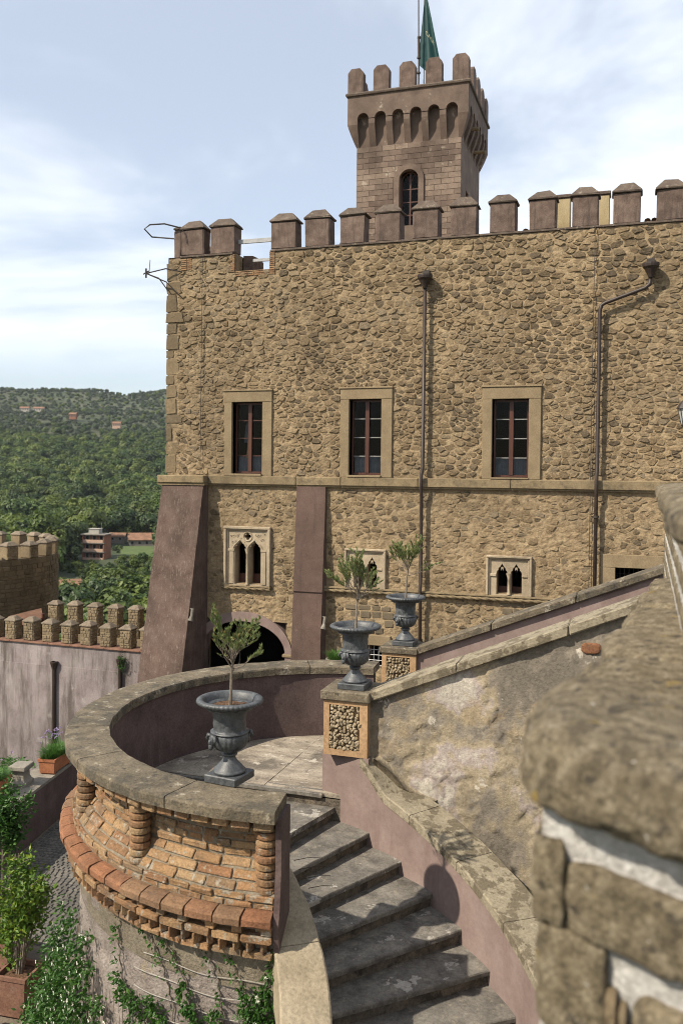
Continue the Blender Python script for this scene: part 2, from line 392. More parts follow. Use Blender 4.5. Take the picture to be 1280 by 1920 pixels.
# ---------------------------------------------------------------- mesh builder
class MB:
    def __init__(s):
        s.v, s.f, s.t = [], [], []
        s.tone = 0.5

    def add(s, vs_, fs, tone=None):
        o = len(s.v)
        t = s.tone if tone is None else tone
        s.v += [tuple(p) for p in vs_]
        s.t += [t] * len(vs_)
        s.f += [tuple(i + o for i in f) for f in fs]

    def quad(s, a, b, c, d, tone=None):
        s.add([a, b, c, d], [(0, 1, 2, 3)], tone)

    def box(s, x0, x1, y0, y1, z0, z1, tone=None, ch=0.0, jit=0.0, fn=None):
        """box, optionally chamfered (ch), roughened (jit) and bent by fn"""
        x0, x1 = min(x0, x1), max(x0, x1)
        y0, y1 = min(y0, y1), max(y0, y1)
        z0, z1 = min(z0, z1), max(z0, z1)
        if ch <= 0:
            vs_ = [(x, y, z) for x in (x0, x1) for y in (y0, y1) for z in (z0, z1)]
            fs = [(0, 1, 3, 2), (4, 6, 7, 5), (0, 4, 5, 1), (2, 3, 7, 6), (0, 2, 6, 4), (1, 5, 7, 3)]
        else:
            lo, hi = (x0, y0, z0), (x1, y1, z1)
            c3 = [min(ch, (hi[i] - lo[i]) * .45) for i in range(3)]
            vs_, idx = [], {}
            for sx in (0, 1):
                for sy in (0, 1):
                    for sz in (0, 1):
                        sg = (sx, sy, sz)
                        cn_ = [hi[i] if sg[i] else lo[i] for i in range(3)]
                        inn = [cn_[i] + (-c3[i] if sg[i] else c3[i]) for i in range(3)]
                        for ax in range(3):
                            p = list(inn)
                            p[ax] = cn_[ax]
                            idx[(sg, ax)] = len(vs_)
                            vs_.append(tuple(p))
            fs = []
            for ax in range(3):
                a, b = (ax + 1) % 3, (ax + 2) % 3
                for sd in (0, 1):
                    f = []
                    for (p, q) in ((0, 0), (1, 0), (1, 1), (0, 1)):
                        sg = [0, 0, 0]
                        sg[ax] = sd; sg[a] = p; sg[b] = q
                        f.append(idx[(tuple(sg), ax)])
                    fs.append(tuple(f if sd else f[::-1]))
                for p in (0, 1):
                    for q in (0, 1):
                        s0, s1 = [0, 0, 0], [0, 0, 0]
                        s0[ax] = 0; s1[ax] = 1
                        s0[a] = s1[a] = p; s0[b] = s1[b] = q
                        f = [idx[(tuple(s0), a)], idx[(tuple(s1), a)], idx[(tuple(s1), b)], idx[(tuple(s0), b)]]
                        fs.append(tuple(f if (p == q) else f[::-1]))
            for sg in [(i, j, k) for i in (0, 1) for j in (0, 1) for k in (0, 1)]:
                f = [idx[(sg, 0)], idx[(sg, 1)], idx[(sg, 2)]]
                fs.append(tuple(f if sum(sg) % 2 else f[::-1]))
        if jit:
            vs_ = [(x + random.uniform(-jit, jit), y + random.uniform(-jit, jit), z + random.uniform(-jit, jit)) for x, y, z in vs_]
        if fn:
            vs_ = [fn(*p) for p in vs_]
        s.add(vs_, fs, tone)

    def plate(s, outer, holes, to3, d0, d1, tone=None):
        """flat polygon with holes in 2-D, given thickness; to3(u, v, depth) places it"""
        loops = [list(outer)] + [list(h) for h in holes]
        pts = [p for l in loops for p in l]
        tris = tessellate_polygon([[Vector((p[0], p[1], 0)) for p in l] for l in loops])
        n = len(pts)
        vs_ = [to3(u, v, d0) for u, v in pts] + [to3(u, v, d1) for u, v in pts]
        fs = [tuple(t) for t in tris] + [tuple(i + n for i in t[::-1]) for t in tris]
        o = 0
        for l in loops:
            k = len(l)
            for i in range(k):
                j = (i + 1) % k
                fs.append((o + i, o + j, o + j + n, o + i + n))
            o += k
        s.add(vs_, fs, tone)

    def lathe(s, prof, c, n=32, mod=None, tone=None, a0=0.0, a1=2 * math.pi):
        full = abs(a1 - a0 - 2 * math.pi) < 1e-6
        m = n if full else n + 1
        vs_ = []
        for i, (r, z) in enumerate(prof):
            for k in range(m):
                a = a0 + (a1 - a0) * k / n
                rr = r * (mod(i, a) if mod else 1)
                vs_.append((c[0] + rr * math.cos(a), c[1] + rr * math.sin(a), c[2] + z))
        fs = []
        for i in range(len(prof) - 1):
            for k in range(n):
                k2 = (k + 1) % m
                fs.append((i * m + k, i * m + k2, (i + 1) * m + k2, (i + 1) * m + k))
        s.add(vs_, fs, tone)

    def tube(s, pts, r, n=8, tone=None, cap=True):
        pts = [Vector(p) for p in pts]
        rs = r if isinstance(r, (list, tuple)) else [r] * len(pts)
        vs_, fs = [], []
        pu = None
        for i, p in enumerate(pts):
            t = (pts[min(i + 1, len(pts) - 1)] - pts[max(i - 1, 0)])
            if t.length < 1e-9:
                t = Vector((0, 0, 1))
            t.normalize()
            if pu is None:
                pu = t.orthogonal().normalized()
            else:
                pu = (pu - t * pu.dot(t))
                pu = pu.normalized() if pu.length > 1e-6 else t.orthogonal().normalized()
            w = t.cross(pu)
            for k in range(n):
                a = 2 * math.pi * k / n
                vs_.append(p + (pu * math.cos(a) + w * math.sin(a)) * rs[i])
        for i in range(len(pts) - 1):
            for k in range(n):
                k2 = (k + 1) % n
                fs.append((i * n + k, i * n + k2, (i + 1) * n + k2, (i + 1) * n + k))
        if cap:
            fs.append(tuple(range(n))[::-1])
            fs.append(tuple(range((len(pts) - 1) * n, len(pts) * n)))
        s.add(vs_, fs, tone)

    def leaf(s, p, d, L, w, tone=None, up_=None):
        """pointed leaf folded along its midrib, from p along d"""
        d = d.normalized()
        side = d.cross(up_ if up_ is not None else Vector((random.gauss(0, 1), random.gauss(0, 1), random.gauss(0, 1))))
        if side.length < 1e-4:
            side = d.orthogonal()
        side.normalize()
        nrm = side.cross(d)
        a = p
        m = p + d * L * .5 - nrm * w * .15
        e = p + d * L
        l = p + d * L * .45 + side * w * .5 + nrm * w * .12
        r = p + d * L * .45 - side * w * .5 + nrm * w * .12
        s.add([a, l, e, r, m], [(0, 4, 1), (1, 4, 2), (0, 3, 4), (4, 3, 2)], tone if tone is not None else random.random())

    def build(s, name, mat, parent=None, smooth=False, kind=None):
        me = bpy.data.meshes.new(name)
        me.from_pydata(s.v, [], s.f)
        me.materials.append(mat)
        at = me.attributes.new('tone', 'FLOAT', 'POINT')
        at.data.foreach_set('value', s.t)
        if smooth:
            me.polygons.foreach_set('use_smooth', [True] * len(me.polygons))
        me.update()
        return place(name, me, parent, kind)


def place(name, me, parent=None, kind=None):
    o = bpy.data.objects.new(name, me)
    COL.objects.link(o)
    if parent is not None:
        o.parent = parent
        o.matrix_parent_inverse = parent.matrix_basis.inverted()
    if kind:
        o['kind'] = kind
    return o


def thing(name, label, cat, loc=(0, 0, 0), group=None):
    o = bpy.data.objects.new(name, None)
    COL.objects.link(o)
    o.location = loc
    o.empty_display_size = .2
    o['label'] = label
    o['category'] = cat
    if group:
        o['group'] = group
    return o


def tag(o, label, cat, group=None):
    o['label'] = label
    o['category'] = cat
    if group:
        o['group'] = group
    return o


def normals_out(o):
    bm = bmesh.new()
    bm.from_mesh(o.data)
    bmesh.ops.recalc_face_normals(bm, faces=bm.faces)
    bm.to_mesh(o.data)
    bm.free()
    return o


def fbm(x, y, z, o=4):
    return noise.fractal(Vector((x, y, z)), 1.0, 2.0, o)


def copy_tree(src, loc, label=None, rot=0.0, sc=1.0):
    c = src.copy()
    COL.objects.link(c)
    c.location = loc
    c.rotation_euler = (0, 0, rot)
    c.scale = (sc,) * 3
    if label:
        c['label'] = label
    for ch in src.children:
        d = ch.copy()
        COL.objects.link(d)
        d.parent = c
        for g in ch.children:
            e = g.copy()
            COL.objects.link(e)
            e.parent = d
    return c


# ---------------------------------------------------------------- rubble masonry
def clip_half(poly, nx, ny, c):
    """keep nx*x + ny*y <= c"""
    out = []
    k = len(poly)
    for i in range(k):
        a, b = poly[i], poly[(i + 1) % k]
        da, db = nx * a[0] + ny * a[1] - c, nx * b[0] + ny * b[1] - c
        if da <= 0:
            out.append(a)
        if (da < 0 < db) or (db < 0 < da):
            t = da / (da - db)
            out.append((a[0] + (b[0] - a[0]) * t, a[1] + (b[1] - a[1]) * t))
    return out


def rubble_cells(x0, x1, z0, z1, hr=(.11, .24), wr=(.16, .46), rects=(), rng=None):
    rng = rng or random.Random(3)
    pts = []
    z = z0 - .1
    while z < z1 + .2:
        h = rng.uniform(*hr)
        x = x0 - rng.uniform(0, .4)
        while x < x1 + .3:
            w = rng.uniform(*wr) * (0.55 + h * 2.2)
            pts.append((x + w / 2, z + h / 2 + rng.uniform(-.06, .06)))
            if rng.random() < .38:
                pts.append((x + w * rng.uniform(.05, .3), z + h * rng.choice((.05, .95))))
            x += w
        z += h
    cell = .6
    grid = {}
    for i, p in enumerate(pts):
        grid.setdefault((int(p[0] // cell), int(p[1] // cell)), []).append(i)
    A = .60
    res = []
    for i, (px, pz) in enumerate(pts):
        if not (x0 <= px <= x1 and z0 <= pz <= z1):
            continue
        skip = False
        for r in rects:
            if r[0] - .04 < px < r[1] + .04 and r[2] - .04 < pz < r[3] + .04:
                skip = True
                break
        if skip:
            continue
        poly = [(px - .5, pz - .35), (px + .5, pz - .35), (px + .5, pz + .35), (px - .5, pz + .35)]
        gx, gz = int(px // cell), int(pz // cell)
        nb = [j for a in (-1, 0, 1) for b in (-1, 0, 1) for j in grid.get((gx + a, gz + b), ()) if j != i]
        nb.sort(key=lambda j: (pts[j][0] - px) ** 2 * A * A + (pts[j][1] - pz) ** 2)
        for j in nb[:14]:
            qx, qz = pts[j]
            nx, nz_ = (qx - px) * A * A, (qz - pz)
            L = math.hypot(nx, nz_)
            if L < 1e-5:
                continue
            nx, nz_ = nx / L, nz_ / L
            c = nx * (px + qx) / 2 + nz_ * (pz + qz) / 2
            poly = clip_half(poly, nx, nz_, c - rng.uniform(.006, .022))
            if len(poly) < 3:
                break
        for r in rects:
            if len(poly) < 3:
                break
            if px <= r[0]:
                if pz > r[2] - .5 and pz < r[3] + .5: poly = clip_half(poly, 1, 0, r[0] - .015) if r[2] < pz < r[3] or pz > r[2] and pz < r[3] else poly
            if px >= r[1] and r[2] < pz < r[3]:
                poly = clip_half(poly, -1, 0, -r[1] - .015)
            if pz <= r[2] and r[0] - .3 < px < r[1] + .3:
                poly = clip_half(poly, 0, 1, r[2] - .015)
            if pz >= r[3] and r[0] - .3 < px < r[1] + .3:
                poly = clip_half(poly, 0, -1, -r[3] - .015)
        if len(poly) < 3:
            continue
        poly = clip_half(clip_half(clip_half(clip_half(poly, -1, 0, -x0), 1, 0, x1), 0, -1, -z0), 0, 1, z1)
        if len(poly) < 3:
            continue
        ar = abs(sum(poly[k][0] * poly[(k + 1) % len(poly)][1] - poly[(k + 1) % len(poly)][0] * poly[k][1] for k in range(len(poly)))) / 2
        if ar < .004:
            continue
        res.append((poly, ar))
    return res


def stone_geom(mb, poly, to3, rng, tone, thick=(.02, .06), inset=.78, sink=.012):
    """rounded, domed stone standing proud of the mortar"""
    k = len(poly)
    rp = []
    for i in range(k):
        a, b = poly[i], poly[(i + 1) % k]
        if math.hypot(a[0] - b[0], a[1] - b[1]) < .03:
            rp.append(((a[0] + b[0]) / 2, (a[1] + b[1]) / 2))
            continue
        for t in (rng.uniform(.06, .2), rng.uniform(.8, .94)):
            rp.append((a[0] + (b[0] - a[0]) * t, a[1] + (b[1] - a[1]) * t))
    cx = sum(p[0] for p in rp) / len(rp)
    cz = sum(p[1] for p in rp) / len(rp)
    n = len(rp)
    th = rng.uniform(*thick)
    tx, tz = rng.uniform(-.17, .17), rng.uniform(-.20, .12)
    sh = rng.uniform(.92, 1.05)
    rp = [(cx + (p[0] - cx) * sh * rng.uniform(.86, 1.06), cz + (p[1] - cz) * sh * rng.uniform(.86, 1.06)) for p in rp]

    def dep(x, z, b):
        return b + (x - cx) * tx + (z - cz) * tz
    v = [to3(p[0], p[1], -sink) for p in rp]
    r1 = [(cx + (p[0] - cx) * .95, cz + (p[1] - cz) * .95) for p in rp]
    v += [to3(p[0], p[1], dep(p[0], p[1], th * rng.uniform(.6, .95))) for p in r1]
    r2 = [(cx + (p[0] - cx) * inset, cz + (p[1] - cz) * inset) for p in rp]
    v += [to3(p[0], p[1], dep(p[0], p[1], th * rng.uniform(.75, 1.25))) for p in r2]
    v.append(to3(cx, cz, dep(cx, cz, th * rng.uniform(.9, 1.2))))
    f = []
    for i in range(n):
        j = (i + 1) % n
        f += [(i, j, n + j, n + i), (n + i, n + j, 2 * n + j, 2 * n + i), (2 * n + i, 2 * n + j, 3 * n)]
    mb.add(v, f, tone)

# ================================================================ terrain, hills, forest
def smooth(a, b, x):
    t = max(0., min(1., (x - a) / (b - a)))
    return t * t * (3 - 2 * t)


KNOTS = [(-400, -8), (30, -8), (42, -9), (70, -20), (105, -34), (150, -39), (235, -39), (285, -28.5), (330, -27), (400, -25), (500, -20), (650, -5), (800, 14), (950, 37), (1200, 78), (1400, 120), (1520, 132), (1700, 105), (2200, 40), (6000, 0)]


def hill(d, x):
    """ground height: the castle spur, the valley and the long wooded ridge behind it"""
    for (a, ha), (b, hb_) in zip(KNOTS, KNOTS[1:]):
        if d <= b:
            t = (d - a) / (b - a)
            h = ha + (hb_ - ha) * t
            break
    else:
        h = 0
    k = smooth(420, 900, d)
    h += k * (fbm(d * .0035, x * .0045, 3.1, 4) * 17)
    h += smooth(120, 300, d) * fbm(d * .012, x * .012, 8.2, 3) * 2.0
    # the ridge climbs towards the castle side and sags at a saddle
    lat = x / max(d, 1)
    h += smooth(900, 1500, d) * (smooth(-.245, -.17, lat) * 16 - 7 * math.exp(-((lat + .253) / .018) ** 2))
    h += smooth(1000, 1500, d) * max(0, (lat + .20)) * 40
    return h


def make_terrain():
    ds = list(range(-60, 120, 6)) + list(range(120, 600, 14)) + list(range(600, 2300, 24)) + [2500, 3000, 4000, 6000]
    nx = 70
    v, f = [], []
    for d in ds:
        for j in range(nx):
            s = j / (nx - 1) * 2 - 1
            lat = math.copysign(abs(s) ** 1.0, s)
            w = max(90, d * .85)
            x = lat * w - d * .12
            p = cw(d, x)
            z = hill(d, x)
            # castle spur
            v.append((p.x, p.y, z))
    for i in range(len(ds) - 1):
        for j in range(nx - 1):
            a = i * nx + j
            f.append((a, a + 1, a + nx + 1, a + nx))
    me = bpy.data.meshes.new('hillside')
    me.from_pydata(v, [], f)
    me.materials.append(M['terrain'])
    me.polygons.foreach_set('use_smooth', [True] * len(f))
    return place('hillside_terrain', me, None, 'structure')


make_terrain()


def crown_mesh(name, mat, seed, lobes=15, per=42, ls=.95, shape=(1, 1, .95)):
    rg = random.Random(seed)
    st = random.getstate()
    random.seed(seed)
    mb = MB()
    R = 3.6
    for l in range(lobes):
        a = rg.uniform(0, 6.283)
        el = rg.uniform(-.5, 1.0)
        rr = R * rg.uniform(.45, .72)
        c = Vector((math.cos(a) * math.cos(el) * rr * shape[0], math.sin(a) * math.cos(el) * rr * shape[1], 5.2 + math.sin(el) * rr * shape[2]))
        lr = R * rg.uniform(.32, .52)
        tn = rg.uniform(.1, .9)
        for k in range(per):
            d = Vector((rg.gauss(0, 1), rg.gauss(0, 1), rg.gauss(0, 1) + .25)).normalized()
            p = c + d * lr * rg.uniform(.72, 1.05)
            n = (d * .7 + (p - Vector((0, 0, 4.2))).normalized() * .9 + Vector((rg.gauss(0, .3), rg.gauss(0, .3), rg.gauss(0, .3)))).normalized()
            u = n.orthogonal().normalized()
            w = n.cross(u)
            an = rg.uniform(0, 6.28)
            u, w = u * math.cos(an) + w * math.sin(an), w * math.cos(an) - u * math.sin(an)
            s = ls * rg.uniform(.55, 1.15)
            mb.quad(p + u * s * .6, p + w * s * .42 + n * .1, p - u * s * .6, p - w * s * .42 + n * .08, max(0, min(1, tn + rg.uniform(-.25, .25))))
    random.setstate(st)
    me = bpy.data.meshes.new(name)
    me.from_pydata(mb.v, [], mb.f)
    me.materials.append(mat)
    at = me.attributes.new('tone', 'FLOAT', 'POINT')
    at.data.foreach_set('value', mb.t)
    me.update()
    return me


def trunk_mesh():
    mb = MB()
    mb.tube([(0, 0, -1), (.08, 0, 1.2), (-.05, .1, 2.6), (.1, .05, 4.2)], [.34, .26, .2, .1], 7)
    for a in range(5):
        an = a * 1.26
        mb.tube([(0, .05, 2.2 + a * .25), (math.cos(an) * 1.1, math.sin(an) * 1.1, 3.8 + a * .2), (math.cos(an) * 1.9, math.sin(an) * 1.9, 5.2)], [.14, .09, .03], 5)
    me = bpy.data.meshes.new('trunk')
    me.from_pydata(mb.v, [], mb.f)
    me.materials.append(M['darkbark'])
    return me


CROWNS = [crown_mesh('crown', M['valley_leaf'], 10 + i, 16, 46, .95, (1, 1, .8 + .12 * i)) for i in range(5)]
CROWNS += [crown_mesh('crown', M['valley_leaf'], 61, 14, 44, .8, (.55, .55, 1.7)), crown_mesh('crown', M['valley_leaf'], 62, 18, 46, 1.15, (1.35, 1.3, .62)), crown_mesh('crown', M['valley_leaf'], 63, 8, 60, .85, (.9, 1.0, 1.0))]
GROVE = [crown_mesh('crown', M['grove_leaf'], 40 + i, 10, 30, 1.0, (1, 1, .75)) for i in range(2)]
TRUNK = trunk_mesh()

# open ground: lawn, field, road and house plots kept clear of trees: (depth, lateral ratio, half depth, half ratio)
CLEAR = [(318, -.230, 22, .024), (297, -.280, 15, .026), (505, -.278, 24, .016), (255, -.322, 16, .03), (340, -.228, 14, .025),
         (335, -.27, 8, .012), (345, -.255, 12, .012), (1185, -.355, 14, .022), (1050, -.307, 10, .009), (1010, -.257, 10, .010), (247, -.34, 22, .012)]


def is_clear(d, x):
    l = x / d
    for cd, cl, hd, hl in CLEAR:
        if abs(d - cd) < hd and abs(l - cl) < hl:
            return True
    return False


rg = random.Random(21)
near_list, far_pts = [], []
d = 62.0
while d < 1760:
    step = 5.2 if d < 200 else (6.2 if d < 500 else (7.2 if d < 1000 else 8.6))
    l = -.475
    while l < -.125:
        x = d * l + rg.uniform(-.4, .4) * step
        dd = d + rg.uniform(-.45, .45) * step
        l += step / d * rg.uniform(.75, 1.25)
        if is_clear(dd, x):
            continue
        low = 248 < dd < 322 and (abs(x / dd + .280) < .028 or abs(x / dd + .23) < .026)
        g = smooth(820, 1080, dd + 170 * fbm(dd * .006, x * .007, 1.7, 3))
        if rg.random() < g * .28:
            continue
        sz = rg.uniform(.7, 1.55) * (1 - .30 * g)
        if dd < 360 and rg.random() < .25:
            sz *= 1.25
        if dd < 95: sz *= .7
        if low: sz = rg.uniform(.38, .55)
        grove = rg.random() < g * .75
        far_pts.append((dd, x, sz, grove))
    d += step * .92
for k in range(330):
    dd = rg.uniform(246, 330)
    x = dd * rg.uniform(-.318, -.196)
    l_ = x / dd
    if abs(dd - 297) < 9 and abs(l_ + .2795) < .021: continue
    if 300 < dd and abs(l_ + .228) < .024: continue
    if dd > 285 and abs(l_ + .2795) < .024: continue
    tall = .62 if dd < 278 else .42
    far_pts.append((dd, x, rg.uniform(.30, tall), False))
# the 300 that show largest: nearest trees inside the open view to the left of the castle
vis = [q for q in far_pts if -.40 < q[1] / q[0] < -.185 and q[0] > 85]
vis.sort(key=lambda q: q[0] / q[2])
nearset = set(id(q) for q in vis[:290])
LAB = ['broad leafy green tree in the wooded valley beyond the crenellated wall', 'rounded dark green tree in the wooded valley beyond the crenellated wall']
for q in far_pts:
    if id(q) not in nearset:
        continue
    dd, x, sz, gv = q
    p = cw(dd, x, hill(dd, x) - .4)
    t = thing('valley_tree', LAB[0], 'tree', p, 'valley trees below the castle')
    t.rotation_euler = (0, 0, rg.uniform(0, 6.28))
    t.scale = (sz, sz, sz * rg.uniform(.9, 1.15))
    c = bpy.data.objects.new('crown', rg.choice(CROWNS)); COL.objects.link(c); c.parent = t
    k = bpy.data.objects.new('trunk', TRUNK); COL.objects.link(k); k.parent = t


def scatter(name, pts, meshes, label):
    """one wooded mass: a point cloud carrying tree crowns"""
    me = bpy.data.meshes.new(name)
    me.from_pydata([p[0] for p in pts], [], [])
    a = me.attributes.new('sz', 'FLOAT', 'POINT'); a.data.foreach_set('value', [p[1] for p in pts])
    a = me.attributes.new('rz', 'FLOAT', 'POINT'); a.data.foreach_set('value', [p[2] for p in pts])
    o = place(name, me, None, 'stuff')
    o['label'] = label
    o['category'] = 'forest'
    src = bpy.data.collections.new(name + '_kinds')
    for m_ in meshes:
        s = bpy.data.objects.new('crown_kind', m_)
        src.objects.link(s)
    ng = bpy.data.node_groups.new(name, 'GeometryNodeTree')
    ng.interface.new_socket('Geometry', in_out='INPUT', socket_type='NodeSocketGeometry')
    ng.interface.new_socket('Geometry', in_out='OUTPUT', socket_type='NodeSocketGeometry')
    gi = ng.nodes.new('NodeGroupInput'); go = ng.nodes.new('NodeGroupOutput')
    ip = ng.nodes.new('GeometryNodeInstanceOnPoints')
    ci = ng.nodes.new('GeometryNodeCollectionInfo')
    ci.inputs['Collection'].default_value = src
    ci.inputs['Separate Children'].default_value = True
    ci.inputs['Reset Children'].default_value = True
    a1 = ng.nodes.new('GeometryNodeInputNamedAttribute'); a1.data_type = 'FLOAT'; a1.inputs[0].default_value = 'sz'
    a2 = ng.nodes.new('GeometryNodeInputNamedAttribute'); a2.data_type = 'FLOAT'; a2.inputs[0].default_value = 'rz'
    cx = ng.nodes.new('ShaderNodeCombineXYZ')
    L = ng.links.new
    L(gi.outputs[0], ip.inputs['Points'])
    L(ci.outputs[0], ip.inputs['Instance'])
    ip.inputs['Pick Instance'].default_value = True
    L(a2.outputs[0], cx.inputs['Z'])
    L(cx.outputs[0], ip.inputs['Rotation'])
    L(a1.outputs[0], ip.inputs['Scale'])
    L(ip.outputs[0], go.inputs[0])
    md = o.modifiers.new('scatter', 'NODES')
    md.node_group = ng
    return o


rest_v = [((*cw(q[0], q[1], hill(q[0], q[1]) - 1.6),), q[2], rg.uniform(0, 6.28)) for q in far_pts if id(q) not in nearset and not q[3]]
rest_g = [((*cw(q[0], q[1], hill(q[0], q[1]) - 2.2),), q[2], rg.uniform(0, 6.28)) for q in far_pts if id(q) not in nearset and q[3]]
scatter('forest', rest_v, CROWNS, 'dense green woodland covering the far hillside')
scatter('olive_grove_forest', rest_g, GROVE, 'grey green olive groves spread over the upper hillside')


def ground_patch(name, cd, l0, l1, hd, mat, lift=.35, n=10):
    v, f = [], []
    for i in range(n + 1):
        for j in range(n + 1):
            dd = cd - hd + 2 * hd * i / n
            x = dd * (l0 + (l1 - l0) * j / n)
            p = cw(dd, x, hill(dd, x) + lift)
            v.append(p[:])
    for i in range(n):
        for j in range(n):
            a = i * (n + 1) + j
            f.append((a, a + 1, a + n + 2, a + n + 1))
    me = bpy.data.meshes.new(name)
    me.from_pydata(v, [], f)
    me.materials.append(mat)
    return place(name, me, None, 'structure')


ground_patch('lawn', 318, -.252, -.205, 16, M['meadow'])
ground_patch('dry_field', 505, -.294, -.262, 22, M['dry_field'])
ground_patch('valley_road', 249, -.35, -.300, 5, M['asphalt'], .45)


# ---- houses of the valley
def local(loc, ang):
    ca, sa = math.cos(ang), math.sin(ang)
    return lambda x, y, z: (loc[0] + ca * x - sa * y, loc[1] + sa * x + ca * y, loc[2] + z)


def gable_house(name, label, loc, ang, w, dp, h, rh, wall, roof, wins=3, group=None):
    t = thing(name, label, 'house', loc, group)
    L = local(loc, ang)
    mb = MB()
    mb.box(-w / 2, w / 2, -dp / 2, dp / 2, -1.5, h, fn=L)
    mb.add([L(-w / 2, -dp / 2, h), L(-w / 2, dp / 2, h), L(-w / 2, 0, h + rh * .96)], [(0, 1, 2)])
    mb.add([L(w / 2, -dp / 2, h), L(w / 2, dp / 2, h), L(w / 2, 0, h + rh * .96)], [(2, 1, 0)])
    mb.build('wall', wall, t)
    rb = MB()
    ov = .5
    for s in (-1, 1):
        a = [L(-w / 2 - ov, s * (dp / 2 + ov), h - rh * ov * 2 / dp), L(w / 2 + ov, s * (dp / 2 + ov), h - rh * ov * 2 / dp), L(w / 2 + ov, 0, h + rh), L(-w / 2 - ov, 0, h + rh)]
        b = [(p[0], p[1], p[2] + .22) for p in a]
        rb.add(a + b, [(0, 1, 2, 3), (4, 5, 6, 7), (0, 1, 5, 4), (1, 2, 6, 5), (2, 3, 7, 6), (3, 0, 4, 7)])
    rb.build('roof', roof, t)
    for i in range(wins):
        x = -w / 2 + w * (i + .5) / wins
        f = MB()
        f.box(x - .6, x + .6, -dp / 2 - .06, -dp / 2 + .1, h * .35, h * .78, fn=L)
        fo = f.build('window', M['house_white'], t)
        g = MB()
        g.box(x - .48, x + .48, -dp / 2 - .09, -dp / 2 - .065, h * .38, h * .75, fn=L)
        g.build('pane', M['dark'], fo)
    return t


def brick_block():
    d, x = 300, 300 * -.2795
    loc = cw(d, x, hill(d, x) - .5)
    ang = YAW + R_(-8)
    L = local(loc, ang)
    t = thing('apartment_house', 'three storey red brick house with balconies and flat roof in the valley', 'house', loc)
    W, D, H = 7.8, 6.0, 8.8
    w = MB()
    w.box(-W / 2, W / 2, -D / 2 + 1.3, D / 2, -2, H, fn=L)
    w.box(-W / 2, -W / 2 + .3, -D / 2, -D / 2 + 1.297, -2, H - .003, fn=L)
    w.box(W / 2 - .3, W / 2, -D / 2, -D / 2 + 1.297, -2, H - .003, fn=L)
    w.build('wall', M['redbrick_wall'], t)
    for k in range(3):
        s = MB()
        z = k * 3.05 + .1
        s.box(-W / 2 - .15, W / 2 + .15, -D / 2 - .25, -D / 2 + 1.28, z - .28, z, fn=L)
        b = s.build('balcony', M['concrete'], t)
        r = MB()
        r.box(-W / 2 + .33, W / 2 - .33, -D / 2 - .12, -D / 2, z + .003, z + 1.0, fn=L)
        r.build('railing_wall', M['house_pink'], b)
        for i, xx in enumerate((-2.5, 0, 2.5)):
            q = MB()
            q.box(xx - .65, xx + .65, -D / 2 + 1.22, -D / 2 + 1.29, z + .1, z + 2.35, fn=L)
            wo = q.build('window', M['house_white'], t)
            q = MB()
            q.box(xx - .5, xx + .5, -D / 2 + 1.18, -D / 2 + 1.215, z + .2, z + 2.25, fn=L)
            q.build('pane', M['dark'], wo)
    s = MB()
    s.box(-W / 2 - .5, W / 2 + .5, -D / 2 - .5, D / 2 + .4, H, H + .3, fn=L)
    rf = s.build('roof', M['concrete'], t)
    s = MB()
    s.box(-2.4, 1.2, -1, 2, H + .303, H + 1.9, fn=L)
    s.box(-2.6, 1.4, -1.2, 2.2, H + 1.903, H + 2.05, fn=L)
    s.build('roof_hut', M['house_white'], rf)
    s = MB()
    s.tube([L(1.8, 0, H), L(1.8, 0, H + 4)], .06, 6)
    s.build('aerial', M['steel'], rf)


brick_block()
d, x = 345, 345 * -.226
gable_house('farmhouse', 'low pale farmhouse with brown tiled roof above the green lawn', cw(d, x, hill(d, x) - .4), YAW + R_(12), 11, 8, 2.8, 2.2, M['concrete'], M['rooftile'], 4)
d, x = 350, 350 * -.255
gable_house('barn', 'small barn roof behind the red brick house', cw(d, x, hill(d, x) + .6), YAW, 6, 5, 2.2, 1.1, M['concrete'], M['rooftile'], 2)
d, x = 262, 262 * -.3115
gable_house('roadside_hut', 'small hut with red tiled roof beside the grey valley road', cw(d, x, hill(d, x) - .6), YAW + R_(18), 6.5, 5, 2.2, 1.3, M['house_pink'], M['rooftile'], 2)
for (d, l, wd, lab, mt) in ((1185, -.346, 14, 'white hamlet house highest on the wooded hillside, right of two', 'house_white'),
                            (1190, -.362, 12, 'white hamlet house on the upper hillside, left of two', 'house_white'),
                            (1050, -.307, 8, 'reddish farmhouse among trees high on the hillside', 'redbrick_wall'),
                            (1010, -.257, 9, 'lone pale pink house on the upper hillside near the castle corner', 'house_pink')):
    x = d * l
    gable_house('hill_house', lab, cw(d, x, hill(d, x) + 3.0), YAW, wd, 7, 4.6, 2.0, M[mt], M['rooftile'], 4)

# ================================================================ the castle
YW = 25.3


def wl(u, v, d):
    return (u, YW - d, v)


castle = thing('castle', 'tall castle of tan rubble stone with swallow plain battlements and three tall windows', 'castle', (-6.5, YW, -3.4))
castle['label'] = 'tall castle block of tan rubble stone with plain square battlements and three tall windows'

